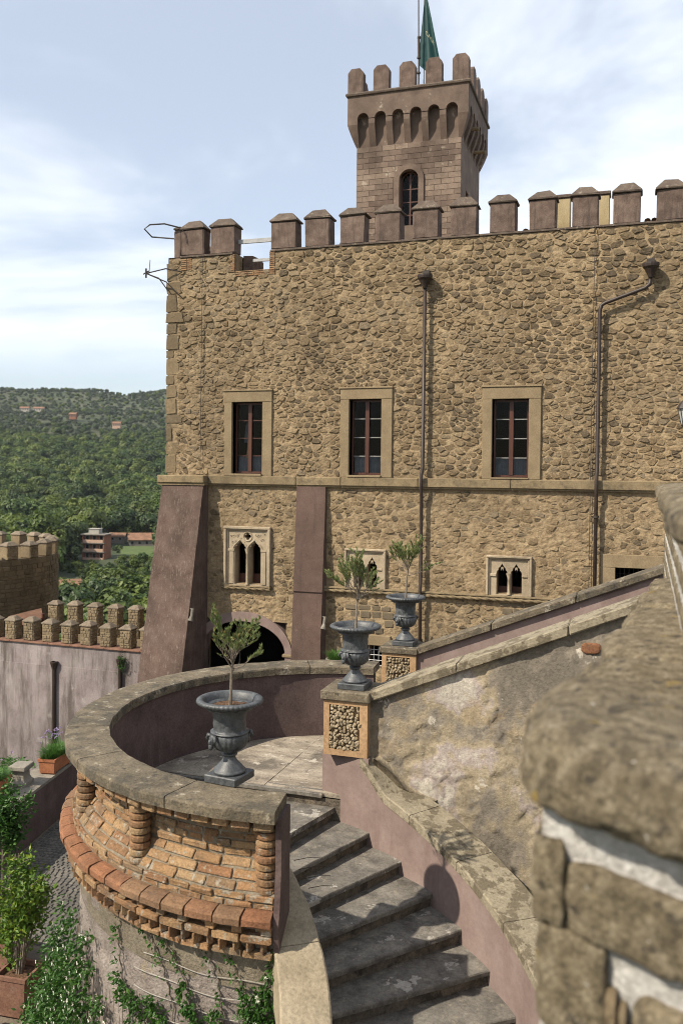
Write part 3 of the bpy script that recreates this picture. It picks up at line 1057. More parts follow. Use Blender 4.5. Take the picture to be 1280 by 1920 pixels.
# openings as (x0, x1, z0, z1)
WIN = [(-11.97, -10.93, 3.64, 5.93), (-8.08, -7.07, 3.64, 5.96), (-3.77, -2.73, 3.62, 5.90)]
WOUT = [(-12.24, -10.60, 3.60, 6.27), (-8.36, -6.73, 3.60, 6.28), (-4.05, -2.39, 3.60, 6.24)]
GOTH = [(-12.20, -10.60, .14, 2.01), (-8.17, -6.87, .22, 1.45), (-3.88, -2.58, .26, 1.41)]
DOORW = (-.33, .75, -.9, 1.20)
DOORO = (-.72, 1.15, -.9, 1.56)
GRILL = (-7.46, -6.75, -2.15, -1.46)
ARCH_C, ARCH_Z = -11.53, -1.95
HOLES = WIN + [(g[0] + .17, g[1] - .17, g[2] + .05, g[3] - .17) for g in GOTH] + [DOORW, GRILL, (ARCH_C - 1.43, ARCH_C + 1.43, -3.6, -.99)]
X0, X1, ZB, ZT = -14.30, 9.0, -3.6, 10.64
NOTCH = (-11.93, -10.76, 10.08, 10.7)


def wall_cells(mb, holes, x0, x1, z0, z1, y, th):
    xs = sorted(set([x0, x1] + [h[i] for h in holes for i in (0, 1) if x0 < h[i] < x1]))
    zs = sorted(set([z0, z1] + [h[i] for h in holes for i in (2, 3) if z0 < h[i] < z1]))
    # fine split so that later vertex roughness has something to move
    for a, b in zip(xs, xs[1:]):
        for c, d in zip(zs, zs[1:]):
            mx, mz = (a + b) / 2, (c + d) / 2
            if any(h[0] < mx < h[1] and h[2] < mz < h[3] for h in holes):
                continue
            mb.quad((a, y, c), (b, y, c), (b, y, d), (a, y, d))
    for h in holes:
        a, b, c, d = h
        d = min(d, z1)
        mb.quad((a, y, c), (a, y, d), (a, y + th, d), (a, y + th, c))
        mb.quad((b, y, c), (b, y + th, c), (b, y + th, d), (b, y, d))
        mb.quad((a, y, c), (a, y + th, c), (b, y + th, c), (b, y, c))
        if d < z1:
            mb.quad((a, y, d), (b, y, d), (b, y + th, d), (a, y + th, d))


mb = MB()
wall_cells(mb, HOLES + [NOTCH], X0, X1, ZB, ZT, YW + .035, .52)
# rough pointing: a fine sheet of mortar that laps unevenly over the stones
SKIP = HOLES + [NOTCH]
gx0, gx1, gz0, gz1, gs = X0 + .02, 2.6, -2.6, ZT - .02, .042
nxg, nzg = int((gx1 - gx0) / gs), int((gz1 - gz0) / gs)
gv, gidx = [], {}
for i in range(nxg + 1):
    for j in range(nzg + 1):
        x, z = gx0 + i * gs, gz0 + j * gs
        h = .004 + .012 * fbm(x * 2.2, z * 3.2, 1.3, 3) + .018 * fbm(x * 6.5, z * 9, 6.3, 3)
        if z < 3.3: h += .008
        gv.append((x, YW - max(-.03, h), z))
gf = []
for i in range(nxg):
    for j in range(nzg):
        x, z = gx0 + (i + .5) * gs, gz0 + (j + .5) * gs
        if any(h[0] - gs < x < h[1] + gs and h[2] - gs < z < h[3] + gs for h in SKIP):
            continue
        a = i * (nzg + 1) + j
        gf.append((a, a + nzg + 1, a + nzg + 2, a + 1))
mg = MB()
mg.add(gv, gf)
mg.build('mortar_pointing', M['mortar'], castle)
mb.quad((X0, YW, ZB), (X0, YW, ZT), (X0, 41, ZT), (X0, 41, ZB))
mb.quad((X1, YW, ZB), (X1, 41, ZB), (X1, 41, ZT), (X1, YW, ZT))
mb.quad((X0, 41, ZB), (X0, 41, ZT), (X1, 41, ZT), (X1, 41, ZB))
for a, b in ((X0, NOTCH[0]), (NOTCH[1], X1)):
    mb.quad((a, YW, ZT), (b, YW, ZT), (b, YW + 1.0, ZT), (a, YW + 1.0, ZT))
mb.quad((X0, YW + 1.0, 9.9), (X1, YW + 1.0, 9.9), (X1, 41, 9.9), (X0, 41, 9.9))
for a, b in ((X0, NOTCH[0]), (NOTCH[1], X1)):
    mb.quad((a, YW + 1.0, 9.9), (b, YW + 1.0, 9.9), (b, YW + 1.0, ZT), (a, YW + 1.0, ZT))
mb.build('wall', M['mortar'], castle)
# dim rooms behind the openings
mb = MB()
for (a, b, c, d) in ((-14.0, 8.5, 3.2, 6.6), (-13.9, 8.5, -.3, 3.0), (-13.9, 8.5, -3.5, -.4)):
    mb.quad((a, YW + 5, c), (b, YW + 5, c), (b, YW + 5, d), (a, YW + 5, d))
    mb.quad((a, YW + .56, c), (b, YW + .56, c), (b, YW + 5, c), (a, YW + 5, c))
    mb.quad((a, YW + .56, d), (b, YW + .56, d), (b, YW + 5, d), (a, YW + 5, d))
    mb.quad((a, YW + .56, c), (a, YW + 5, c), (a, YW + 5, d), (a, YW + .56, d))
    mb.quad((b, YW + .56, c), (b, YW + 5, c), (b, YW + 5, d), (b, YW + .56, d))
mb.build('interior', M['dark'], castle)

# ---- rubble stones
SQUARES = [(-8.2, -6.62, -1.12, -.25), (-3.62, -2.1, -.75, .06)]
QUOIN = (X0 - .1, -13.98, 3.6, 10.2)
BLOCK = WOUT + GOTH + [(ARCH_C - 1.66, ARCH_C + 1.66, -3.6, -.72), DOORO, (-7.55, -6.68, -2.3, -1.12), NOTCH, (X0, 9, 3.24, 3.62), (-8.85, 9, .12, .33),
                       (-14.3, -12.8, -3.6, 3.6), (-9.72, -8.78, -3.6, 3.6)] + SQUARES + [QUOIN]
srng = random.Random(11)
cells = rubble_cells(X0 + .02, 3.2, -2.9, ZT - .03, rects=BLOCK, rng=srng)
cells = [c for c in cells if not (c[0][0][1] < 3.2 and srng.random() < .10) and c[1] > .003]
cells.sort(key=lambda c: -c[1])
big, small = [], []
for c in cells:
    cx = sum(p[0] for p in c[0]) / len(c[0])
    cz = sum(p[1] for p in c[0]) / len(c[0])
    (big if len(big) < 300 and cx < 1.2 and cz > -.9 else small).append((c, cx, cz))


def stone_tone(cx, cz):
    t = .5 + .6 * fbm(cx * .45, cz * .6, 4.4, 3) + srng.gauss(0, .26)
    return max(0, min(1, t))


for c, cx, cz in big:
    mb = MB()
    stone_geom(mb, c[0], wl, srng, stone_tone(cx, cz), (.010, .044) if cz > 3.4 else (.006, .036))
    mb.build('stone', M['rubble'], castle)
mb = MB()
for c, cx, cz in small:
    stone_geom(mb, c[0], wl, srng, stone_tone(cx, cz), (.004, .038) if cz > 3.4 else (.002, .032))
mb.build('small_stones', M['rubble'], castle, kind='stuff')

# squared grey blocks patched into the lower wall
for (a, b, c, d) in SQUARES:
    z = c
    while z < d - .08:
        h = min(srng.uniform(.19, .26), d - z)
        x = a + srng.uniform(0, .2)
        while x < b - .12:
            w = min(srng.uniform(.26, .46), b - x)
            if not (a < -7 and z < -.7 and srng.random() < .3):
                mb = MB()
                mb.box(x + .015, x + w - .015, YW - srng.uniform(.015, .035), YW + .05, z + .015, z + h - .015, srng.random(), .02, .008)
                mb.build('squared_stone', M['ashlar_grey'], castle)
            x += w
        z += h

# quoins up the left corner
z = 3.66
k = 0
while z < 10.1:
    h = srng.uniform(.26, .62)
    w = srng.uniform(.30, .58) if k % 2 else srng.uniform(.16, .34)
    o = srng.uniform(-.012, .03)
    poly = [(X0 - .02 - srng.uniform(0, .05), z + .02), (X0 + w * srng.uniform(.9, 1.05), z + .02 + srng.uniform(0, .03)), (X0 + w * srng.uniform(.94, 1.08), z + h * .5),
            (X0 + w * srng.uniform(.88, 1.05), z + h - .02), (X0 - .02 - srng.uniform(0, .05), z + h - .015 - srng.uniform(0, .02)), (X0 - .03 - srng.uniform(0, .04), z + h * .5)]
    mb = MB()
    mb.plate(poly, [], wl, .02 + o, -.5, stone_tone(X0, z))
    normals_out(mb.build('quoin', M['quoin'], castle))
    z += h
    k += 1

# bricks round the broken notch and below the corner merlon
for (a, b, c, d) in ((-10.76, -10.56, 10.04, 10.63), (-12.10, -11.93, 10.04, 10.63), (-11.93, -10.56, 9.90, 10.06), (-13.84, -13.45, 10.2, 10.6)):
    z = c
    while z < d - .02:
        x = a
        while x < b - .03:
            w = min(.22, b - x)
            mb = MB()
            mb.box(x + .006, x + w - .006, YW - .03, YW + .3, z + .005, min(z + .058, d) - .004, srng.random(), .008, .003)
            mb.build('notch_brick', M['brick'], castle)
            x += w
        z += .064

# ---- dressed string course, broken into lengths
xs = [-14.42, -12.74, -9.75, -8.3, -5.9, -3.2, -.85, 2.0, 5.0, 9.0]
for i, (a, b) in enumerate(zip(xs, xs[1:])):
    mb = MB()
    pr = .46 if i == 0 else .16
    mb.box(a + .006, b - .006, YW - pr, YW + .1, 3.36 if i == 0 else 3.335, 3.60, srng.random(), .02, .003)
    mb.box(a + .008, b - .008, YW - pr + .05, YW + .1, 3.29, 3.355 if i == 0 else 3.333, srng.random())
    mb.build('string_course', M['course'], castle)

# thin flat stones capping the wall under the merlons
for a, b in ((-13.86, -12.0), (-10.72, -7.5), (-7.5, -4.2), (-4.2, -.9), (-.9, 2.4), (2.4, 9)):
    mb = MB()
    mb.box(a + .005, b - .005, YW - .05, YW + .9, 10.60, 10.665, .3, .012)
    mb.build('wall_cap', M['umber_cap'], castle)

# ---- battlements
MER = [(-13.85, -13.05), (-12.81, -11.95), (-10.72, -9.88), (-9.59, -8.78), (-8.45, -7.66), (-7.33, -6.56), (-6.19, -5.41), (-5.06, -4.31), (-3.93, -3.19),
       (-2.80, -2.07), (-1.64, -.93), (-.53, .18), (.60, 1.33), (1.72, 2.45), (2.85, 3.58), (3.97, 4.70), (5.1, 5.83)]


def merlon(a, b, y0, y1, z0, z1, z2, parent, body='umber', name='merlon', cap='umber_cap', ov=.045):
    mb = MB()
    mb.box(a, b, y0, y1, z0, z1 + .01, srng.random(), .03, .014)
    m = mb.build(name, M[body], parent)
    cb = MB()
    e = ov
    cb.box(a - e, b + e, y0 - e, y1 + e, z1 + .012, z1 + .07, .5, .02, .012)
    q = min(.2, (b - a) * .26)
    qy = min(q, (y1 - y0) * .3)
    v = [(a - e * .7, y0 - e * .7, z1 + .068), (b + e * .7, y0 - e * .7, z1 + .068), (b + e * .7, y1 + e * .7, z1 + .068), (a - e * .7, y1 + e * .7, z1 + .068),
         (a + q, y0 + qy, z2 + srng.uniform(-.015, .015)), (b - q, y0 + qy, z2 + srng.uniform(-.015, .015)), (b - q, y1 - qy, z2), (a + q, y1 - qy, z2)]
    cb.add(v, [(0, 1, 5, 4), (1, 2, 6, 5), (2, 3, 7, 6), (3, 0, 4, 7), (4, 5, 6, 7)])
    cb.build('merlon_cap', M[cap], m)
    return m


for i, (a, b) in enumerate(MER):
    j = srng.uniform(-.015, .015)
    merlon(a, b, YW + .0, YW + .5, 10.667, 11.50, 11.80 + j, castle)
merlon(-14.12, -13.87, YW + .02, YW + .42, 10.20, 11.52, 11.66, castle, ov=.02)
for (x, y) in ((-14.1, 27.4), (-14.1, 29.0)):
    merlon(x, x + .55, y, y + .75, 9.9, 11.3, 11.55, castle)
# low rounded stump in the gap and the two rails bridging it
mb = MB()
pts = [(-11.93, 9.9), (-11.40, 9.9), (-11.40, 10.52), (-11.47, 10.62), (-11.60, 10.68), (-11.93, 10.70)]
mb.plate(pts, [], lambda u, v, d: (u, YW + .62 + d, v), 0, .4)
normals_out(mb.build('parapet_stump', M['umber'], castle))
for z, x0, x1 in ((10.98, -11.95, -10.70), (10.38, -11.42, -10.74)):
    mb = MB()
    mb.box(x0, x1, YW + .22, YW + .27, z, z + (.14 if z > 10.5 else .1), .5, .01)
    mb.build('rail', M['steel'], castle)
# ochre piers, tile edges and a flat box seen between the merlons
for a, b in ((-2.20, -1.76), (-1.02, -.66)):
    mb = MB()
    mb.box(a, b, 26.5, 26.9, 9.9, 11.86, .5, .02)
    p = mb.build('roof_pier', M['ochre_render'], castle)
    mb = MB()
    mb.box(a - .03, b + .03, 26.46, 26.94, 11.863, 11.97, .5, .02)
    mb.build('pier_cap', M['umber_cap'], p)


def tile_roof(x0, x1, y0, y1, z0, z1, parent, pitch=.19):
    base = MB()
    base.quad((x0, y0, z0), (x1, y0, z0), (x1, y1, z1), (x0, y1, z1))
    base.quad((x0, y0, 9.9), (x1, y0, 9.9), (x1, y0, z0), (x0, y0, z0))
    r = base.build('roof', M['ochre_render'], parent)
    n = int((x1 - x0) / pitch)
    rows = 4
    for i in range(n):
        for j in range(rows):
            mb = MB()
            x = x0 + (i + .5) * pitch
            t0, t1 = j / rows, (j + 1.12) / rows
            ya, yb = y0 - .1 + (y1 - y0) * t0, y0 - .1 + (y1 - y0) * t1
            za, zb = z0 + (z1 - z0) * t0 + .05, z0 + (z1 - z0) * t1 + .02
            v, f = [], []
            for q in range(5):
                an = math.pi * q / 4
                c_, s_ = math.cos(an), math.sin(an)
                v += [(x - c_ * .095, ya, za + s_ * .085), (x - c_ * .08, yb, zb + s_ * .07)]
            for q in range(4):
                f.append((2 * q, 2 * q + 1, 2 * q + 3, 2 * q + 2))
            mb.add(v, f, srng.random())
            mb.build('roof_tile', M['rooftile'], r)
    return r


tile_roof(-3.25, -2.05, 27.6, 29.0, 11.20, 11.46, castle)
tile_roof(.3, 1.6, 27.6, 29.0, 11.24, 11.50, castle)
tile_roof(-9.2, -8.5, 27.6, 28.6, 11.22, 11.44, castle)
mb = MB()
mb.box(-4.72, -4.28, 27.6, 28.0, 9.9, 11.30, .5, .02)
mb.build('vent_box', M['concrete'], castle)

# ---- tall windows
for i, (w, o) in enumerate(zip(WIN, WOUT)):
    pr = .075
    mb = MB()
    mb.box(o[0], o[1], YW - pr, YW + .3, w[3], o[3], .5, .012)
    mb.box(o[0] + .002, w[0], YW - pr + .003, YW + .3, 3.603, w[3] - .002, .5, .012)
    mb.box(w[1], o[1] - .002, YW - pr + .003, YW + .3, 3.603, w[3] - .002, .5, .012)
    mb.box(w[0] - .02, w[1] + .02, YW - pr - .10, YW + .3, 3.603, w[2] + .03, .5, .01)
    mb.box(o[0] - .04, o[1] + .02, YW - pr - .03, YW + .05, o[3], o[3] + .05, .5, .01)
    fr = mb.build('window', M['dressed'], castle)
    a, b, c, d = w[0] + .02, w[1] - .02, w[2] + .04, w[3] - .01
    y = YW + .20
    mb = MB()
    t = .055
    mb.box(a, b, y, y + .07, c, c + t * 1.2); mb.box(a, b, y, y + .07, d - t, d)
    mb.box(a, a + t, y + .001, y + .069, c + t * 1.2, d - t); mb.box(b - t, b, y + .001, y + .069, c + t * 1.2, d - t)
    m_ = (a + b) / 2
    mb.box(m_ - .06, m_ + .06, y - .02, y + .068, c + t * 1.2, d - t)
    mb.build('sash', M['wood'], fr)
    mb = MB()
    for r in range(1, 4):
        z = c + (d - c) * r / 4
        mb.box(a + t, m_ - .06, y + .02, y + .05, z - .014, z + .014)
        mb.box(m_ + .06, b - t, y + .02, y + .05, z - .014, z + .014)
    mb.build('glazing_bars', M['pale_wood'] if i else M['wood'], fr)
    for r in range(4):
        for (p, q) in ((a + t, m_ - .06), (m_ + .06, b - t)):
            mb = MB()
            z0, z1 = c + (d - c) * r / 4, c + (d - c) * (r + 1) / 4
            mb.quad((p, y + .035, z0 + .015), (q, y + .035, z0 + .015), (q, y + .035, z1 - .015), (p, y + .035, z1 - .015))
            mb.build('pane', M['glass'], fr)
    mb = MB()
    n = 26
    for k in range(n):
        x0, x1 = a + .05 + (b - a - .1) * k / n, a + .05 + (b - a - .1) * (k + 1) / n
        y0, y1 = y + .12 + .012 * math.sin(k * 1.7), y + .12 + .012 * math.sin((k + 1) * 1.7)
        mb.quad((x0, y0, c), (x1, y1, c), (x1, y1, c + .56), (x0, y0, c + .56))
    mb.build('half_curtain', M['curtain'], fr)
    if i == 0:
        mb = MB()
        mb.tube([(m_ - .13, y + .16, d - .9), (m_ - .12, y + .16, c + .9), (m_ - .14, y + .16, c + .5)], [.012, .04, .05], 8)
        mb.build('tied_curtain', M['gold_curtain'], fr)
        mb = MB()
        mb.plate([(a + .06, c + 1.0), (a + .34, c + 1.0), (a + .34, c + 1.05), (a + .2, c + 1.75), (a + .12, c + 1.55)], [], lambda u, v, dd: (u, y + .5 + dd, v), 0, .02)
        mb.build('inner_curtain', M['curtain'], fr)


# ---- carved two-light gothic windows
def lancet(cx, w, z0, zs, zt, cusp=True, n=10):
    """pointed, ogee-tipped light, counter-clockwise"""
    pts = [(cx - w / 2, z0), (cx + w / 2, z0), (cx + w / 2, zs)]
    for k in range(1, n + 1):
        t = k / n
        ang = t * math.pi / 2
        x = w / 2 * math.cos(ang) ** 1.15
        z = zs + (zt - zs) * (.72 * math.sin(ang) + .28 * t ** 4)
        if cusp and k in (4, 7):
            x *= .80
        pts.append((cx + x, z))
    left = [(2 * cx - x, z) for x, z in pts[2:-1]]
    return pts + left[::-1]


def gothic(g, tall):
    a, b, c, d = g
    W, H = b - a, d - c
    cx = (a + b) / 2
    mb = MB()
    e = .07 if not tall else .09
    mb.box(a, b, YW - .13, YW + .1, d - e, d, .5, .015)
    mb.box(a + .002, a + e, YW - .127, YW + .1, c, d - e - .002, .5, .015)
    mb.box(b - e, b - .002, YW - .127, YW + .1, c, d - e - .002, .5, .015)
    e2 = e + .045
    mb.box(a + e, b - e, YW - .08, YW + .1, d - e2, d - e - .003, .5, .01)
    mb.box(a + e + .002, a + e2, YW - .077, YW + .1, c, d - e2 - .002, .5, .01)
    mb.box(b - e2, b - e - .002, YW - .077, YW + .1, c, d - e2 - .002, .5, .01)
    root = mb.build('window', M['marble'], castle)
    lw = W * .255 if tall else W * .245
    off = lw / 2 + .042
    zs = c + H * (.60 if tall else .52)
    zt = c + H * (.755 if tall else .80)
    holes = [lancet(cx - off, lw, c + .03, zs, zt), lancet(cx + off, lw, c + .03, zs, zt)]
    if tall:
        qc = c + H * .83
        q = []
        for k in range(32):
            an = 2 * math.pi * k / 32
            r = .065 + .05 * abs(math.cos(2 * an)) ** .6
            q.append((cx + r * math.cos(an), qc + r * math.sin(an)))
        holes.append(q)
    mb = MB()
    mb.plate([(a + e2 - .01, c), (b - e2 + .01, c), (b - e2 + .01, d - e2 + .01), (a + e2 - .01, d - e2 + .01)], holes, wl, .035, -.30)
    normals_out(mb.build('tracery_panel', M['marble'], root))
    mb = MB()
    prof = [(.055, 0), (.055, .04), (.036, .07), (.036, zs - c - .16), (.044, zs - c - .15), (.036, zs - c - .13), (.075, zs - c - .02), (.08, zs - c + .02)]
    mb.lathe(prof, (cx, YW - .06, c + .03), 14)
    mb.build('column', M['marble'], root, True)
    for s in (-1, 1):
        mb = MB()
        xo = cx + s * (off + lw / 2)
        xe = (b - e2) if s > 0 else (a + e2)
        mb.box(min(xo, xe), max(xo, xe), YW - .075, YW - .036, zs - .05, zs + .03, .5, .01)
        if tall:
            mb.box(min(xo, xe) + .03, max(xo, xe) - .03, YW - .06, YW - .036, c + .04, zs - .053, .5, .01)
            # raised border arch and scrollwork over each light
            L = lancet(cx + s * off, lw + .10, c + .03, zs, zt + .05, False)
            top = [p for p in L if p[1] > zs - .001]
            mb.tube([(x, YW - .045, z) for x, z in sorted(top, key=lambda p: p[0])], .022, 6)
            for k in range(11):
                px, pz = cx + s * (.08 + .055 * k + srng.uniform(-.02, .02)), zt + .06 + srng.uniform(-.1, .26) - .012 * k
                if px * s > (xe - s * .05) * s or pz > d - e2 - .05:
                    continue
                if k < 3 and abs(pz - (c + H * .83)) < .16: continue
                r = srng.uniform(.03, .055)
                mb.tube([(px + r * math.cos(q * .8) * (1 - q * .09), YW - .042, pz + r * math.sin(q * .8) * (1 - q * .09)) for q in range(8)], .012, 5)
        mb.build('capital_band', M['marble'], root)
    if tall:
        mb = MB()
        mb.tube([(cx + .145 * math.cos(k * .2618), YW - .042, qc + .145 * math.sin(k * .2618)) for k in range(25)], .02, 6)
        mb.build('rosette_ring', M['marble'], root)
    mb = MB()
    for s in (-1, 1):
        x = cx + s * off
        z0 = c + .04
        mb.box(x - lw / 2 - .02, x + lw / 2 + .02, YW + .32, YW + .36, z0, z0 + H * .16)
        mb.box(x - lw / 2 - .02, x - lw / 2 + .02, YW + .321, YW + .359, z0 + H * .16, zs + .1)
        mb.box(x + lw / 2 - .02, x + lw / 2 + .02, YW + .321, YW + .359, z0 + H * .16, zs + .1)
    mb.build('sash', M['wood'], root)
    for s in (-1, 1):
        mb = MB()
        x = cx + s * off
        mb.quad((x - lw / 2, YW + .34, c + .04 + H * .16), (x + lw / 2, YW + .34, c + .04 + H * .16), (x + lw / 2, YW + .34, zt), (x - lw / 2, YW + .34, zt))
        mb.build('pane', M['glass'], root)
    if not tall:
        for s in (-1, 1):
            mb = MB()
            x = cx + s * off
            mb.box(x - .018, x + .018, YW - .02, YW + .02, zt - .16, zt - .1)
            mb.box(x - .035, x - .022, YW - .02, YW + .02, zt - .2, zt - .11)
            mb.box(x + .022, x + .035, YW - .02, YW + .02, zt - .2, zt - .11)
            mb.build('pendant_cusp', M['marble'], root)
    else:
        mb = MB()
        mb.box(a - .05, b + .02, YW - .17, YW + .1, c - .03, c, .5, .008)
        rope(mb, a - .05, b + .02, YW - .12, c - .075, .045)
        mb.build('sill', M['course'], root)
    return root


def rope(mb, x0, x1, y, z, r):
    n = int((x1 - x0) / .025)
    k = 12
    v, f = [], []
    for i in range(n + 1):
        x = x0 + (x1 - x0) * i / n
        for j in range(k):
            a = 2 * math.pi * j / k
            rr = r * (1 + .22 * math.cos(3 * a - x * 26))
            v.append((x, y + rr * math.cos(a), z + rr * math.sin(a)))
    for i in range(n):
        for j in range(k):
            f.append((i * k + j, i * k + (j + 1) % k, (i + 1) * k + (j + 1) % k, (i + 1) * k + j))
    mb.add(v, f)


gothic(GOTH[0], True)
gothic(GOTH[1], False)
gothic(GOTH[2], False)
mb = MB()
mb.box(-8.80, 4.0, YW - .17, YW + .1, .215, .265, .5, .01)
mb.box(-8.80, 4.0, YW - .10, YW + .1, .115, .212, .5, .01)
led = mb.build('rope_moulding', M['course'], castle)
mb = MB()
rope(mb, -8.80, 4.0, YW - .115, .155, .052)
mb.build('twisted_rope', M['course'], led, True)


# ---- buttresses
def buttress(x0, x1, pt, pb, zt, zb, mat, n=12):
    mb = MB()
    v, f = [], []
    for i in range(n + 1):
        z = zt + (zb - zt) * i / n
        p = pt + (pb - pt) * i / n
        for (x, y) in ((x0, YW + .1), (x0, YW - p), (x1, YW - p), (x1, YW + .1)):
            v.append((x + srng.uniform(-.004, .004), y, z))
    for i in range(n):
        for j in range(3):
            f.append((i * 4 + j, (i + 1) * 4 + j, (i + 1) * 4 + j + 1, i * 4 + j + 1))
    f.append((0, 1, 2, 3))
    mb.add(v, f)
    return normals_out(mb.build('buttress', M[mat], castle))


b1 = buttress(-14.28, -12.80, .36, 1.95, 3.33, -3.6, 'buttress')
b1['label'] = 'wide sloping corner buttress streaked with white'
b2 = buttress(-9.72, -8.78, .13, .62, 3.30, -3.6, 'buttress2')
b2['label'] = 'narrow upright buttress with plain plaster'
mb = MB()
mb.box(-9.724, -8.776, YW - .40, YW, .10, .125)
mb.build('plaster_seam', M['buttress2'], b2)
# small pale floodlights fixed to the buttress flanks
for (x, y, z) in ((-12.72, 24.1, -.62), (-8.70, 24.95, -.75)):
    mb = MB()
    mb.tube([(x - .1, y, z + .12), (x + .02, y, z + .1)], .02, 6)
    mb.tube([(x + .02, y, z + .12), (x, y - .03, z - .1), (x - .02, y - .08, z - .25)], [.05, .045, .085], 9)
    lm = mb.build('flood_lamp', M['grey_stone'], castle)

# ---- archway
mb = MB()
n = 28
outer = [(ARCH_C + 1.66, -3.6), (ARCH_C + 1.66, ARCH_Z)] + [(ARCH_C + 1.66 * math.cos(math.pi * k / n), ARCH_Z + 1.25 * math.sin(math.pi * k / n)) for k in range(1, n)] + [(ARCH_C - 1.66, ARCH_Z), (ARCH_C - 1.66, -3.6)]
inner = [(ARCH_C - 1.43, -3.6), (ARCH_C - 1.43, ARCH_Z)] + [(ARCH_C - 1.43 * math.cos(math.pi * k / n), ARCH_Z + .95 * math.sin(math.pi * k / n)) for k in range(1, n)] + [(ARCH_C + 1.43, ARCH_Z), (ARCH_C + 1.43, -3.6)]
mb.plate(outer + inner, [], wl, .06, -.5)
ar = normals_out(mb.build('arch_surround', M['pink'], castle))
mb = MB()
mb.box(ARCH_C + 1.35, ARCH_C + 1.70, YW - .10, YW + .4, ARCH_Z - .09, ARCH_Z + .01, .5, .02)
mb.build('impost', M['dressed'], ar)

# ---- plain stone doorway at right and barred cellar light
mb = MB()
mb.box(DOORO[0], DOORO[1], YW - .05, YW + .3, DOORW[3], DOORO[3], .5, .01)
mb.box(DOORO[0] + .002, DOORW[0], YW - .047, YW + .3, -.9, DOORW[3] - .002, .5, .01)
mb.box(DOORW[1], DOORO[1] - .002, YW - .047, YW + .3, -.9, DOORW[3] - .002, .5, .01)
dr = mb.build('doorway', M['dressed'], castle)
mb = MB()
for k in range(9):
    mb.tube([(-.33 + .12 * k, YW + .3, -.9), (-.33 + .12 * k, YW + .3, 1.2)], .012, 5)
for k in range(8):
    mb.tube([(-.33, YW + .3, -.4 + .2 * k), (.75, YW + .3, -.4 + .2 * k)], .010, 5)
mb.build('grille', M['iron'], dr)
mb = MB()
mb.box(-7.50, -6.70, YW - .10, YW + .2, -1.45, -1.14, .5, .015)
gl = mb.build('cellar_window', M['dressed'], castle)
mb = MB()
for k in range(5):
    mb.tube([(-7.40 + .15 * k, YW + .06, -2.15), (-7.40 + .15 * k, YW + .06, -1.45)], .013, 5)
for k in range(4):
    mb.tube([(-7.46, YW + .06, -1.60 - .16 * k), (-6.75, YW + .06, -1.60 - .16 * k)], .013, 5)
mb.build('grille', M['steel'], gl)


# ---- downpipes with hoppers
def downpipe(path, hop, brz):
    mb = MB()
    mb.tube(path, .052, 12)
    p = mb.build('downpipe', M['pipe'], castle, True)
    mb = MB()
    x, y, z = hop
    mb.lathe([(.06, -.02), (.09, .06), (.16, .20), (.215, .26), (.225, .32), (.225, .36), (.19, .36), (.15, .30)], (x, y, z), 16)
    mb.build('hopper', M['pipe'], p)
    mb = MB()
    mb.box(x - .1, x + .1, YW - .12, YW + .02, z + .38, z + .52)
    mb.build('spout', M['iron'], p)
    for z in brz:
        mb = MB()
        px = path[-1][0] + (path[-2][0] - path[-1][0]) * (z - path[-1][2]) / max(.01, path[-2][2] - path[-1][2]) if len(path) else 0
        mb.lathe([(.07, -.03), (.082, -.03), (.082, .03), (.07, .03)], (px, YW - .2, z), 12)
        mb.box(px - .015, px + .015, YW - .14, YW + .01, z - .015, z + .015)
        mb.build('pipe_bracket', M['iron'], p)


downpipe([(-5.75, YW - .20, 9.2), (-5.76, YW - .20, 3.9), (-5.78, YW - .27, 3.7), (-5.78, YW - .27, 3.25), (-5.78, YW - .20, 3.05), (-5.78, YW - .20, .5), (-5.78, YW - .26, .35), (-5.78, YW - .26, .1), (-5.78, YW - .2, -.1), (-5.78, YW - .20, -3.4)],
         (-5.75, YW - .24, 9.17), (-1.2, -2.2))
downpipe([(.46, YW - .2, 9.1), (.44, YW - .2, 8.92), (.32, YW - .2, 8.83), (-.70, YW - .2, 8.48), (-.80, YW - .2, 8.42), (-.84, YW - .2, 8.25), (-.85, YW - .2, 3.9), (-.86, YW - .27, 3.7), (-.86, YW - .27, 3.25), (-.86, YW - .2, 3.05), (-.88, YW - .2, -3.4)],
         (.46, YW - .24, 9.12), (2.6, -.6))
# thin lightning cables
for x, z0 in ((-13.05, 3.6), (-1.02, .3)):
    mb = MB()
    mb.tube([(x + .02, YW - .09, 10.6), (x, YW - .085, 7), (x - .01, YW - .085, z0)], .009, 5)
    mb.build('cable', M['iron'], castle)

# ---- iron arm and old aerial bracket at the top left corner
ib = thing('iron_ring_bracket', 'bent iron ring bracket jutting left from the corner merlon', 'bracket', (-13.9, YW, 11.5))
mb = MB()
mb.tube([(-13.86, 25.28, 11.58), (-14.35, 25.1, 11.70), (-14.82, 25.0, 11.68), (-15.02, 25.0, 11.56), (-14.86, 25.2, 11.34), (-14.12, 25.32, 11.26)], .024, 6)
mb.build('ring_bar', M['iron'], ib)
mb = MB()
mb.tube([(-13.86, 25.27, 11.58), (-13.70, 25.26, 11.4), (-13.62, 25.26, 11.05)], .012, 5)
mb.build('cable', M['iron'], ib)
ib = thing('aerial_bracket', 'spiky iron aerial bracket with struts on the castle corner below the battlements', 'bracket', (-14.2, YW, 10.2))
mb = MB()
T_ = Vector((-14.95, 25.0, 10.12))
for e in ((-13.80, 25.27, 10.16), (-14.25, 25.2, 9.55), (-13.76, 25.27, 9.30)):
    e = Vector(e)
    mid = (T_ + e) / 2 + Vector((.08, -.02, .12))
    mb.tube([T_, mid, e], .02, 6)
mb.build('strut', M['iron'], ib)
mb = MB()
mb.tube([(-14.95, 25.0, 9.98), (-14.95, 25.0, 10.28)], .03, 6)
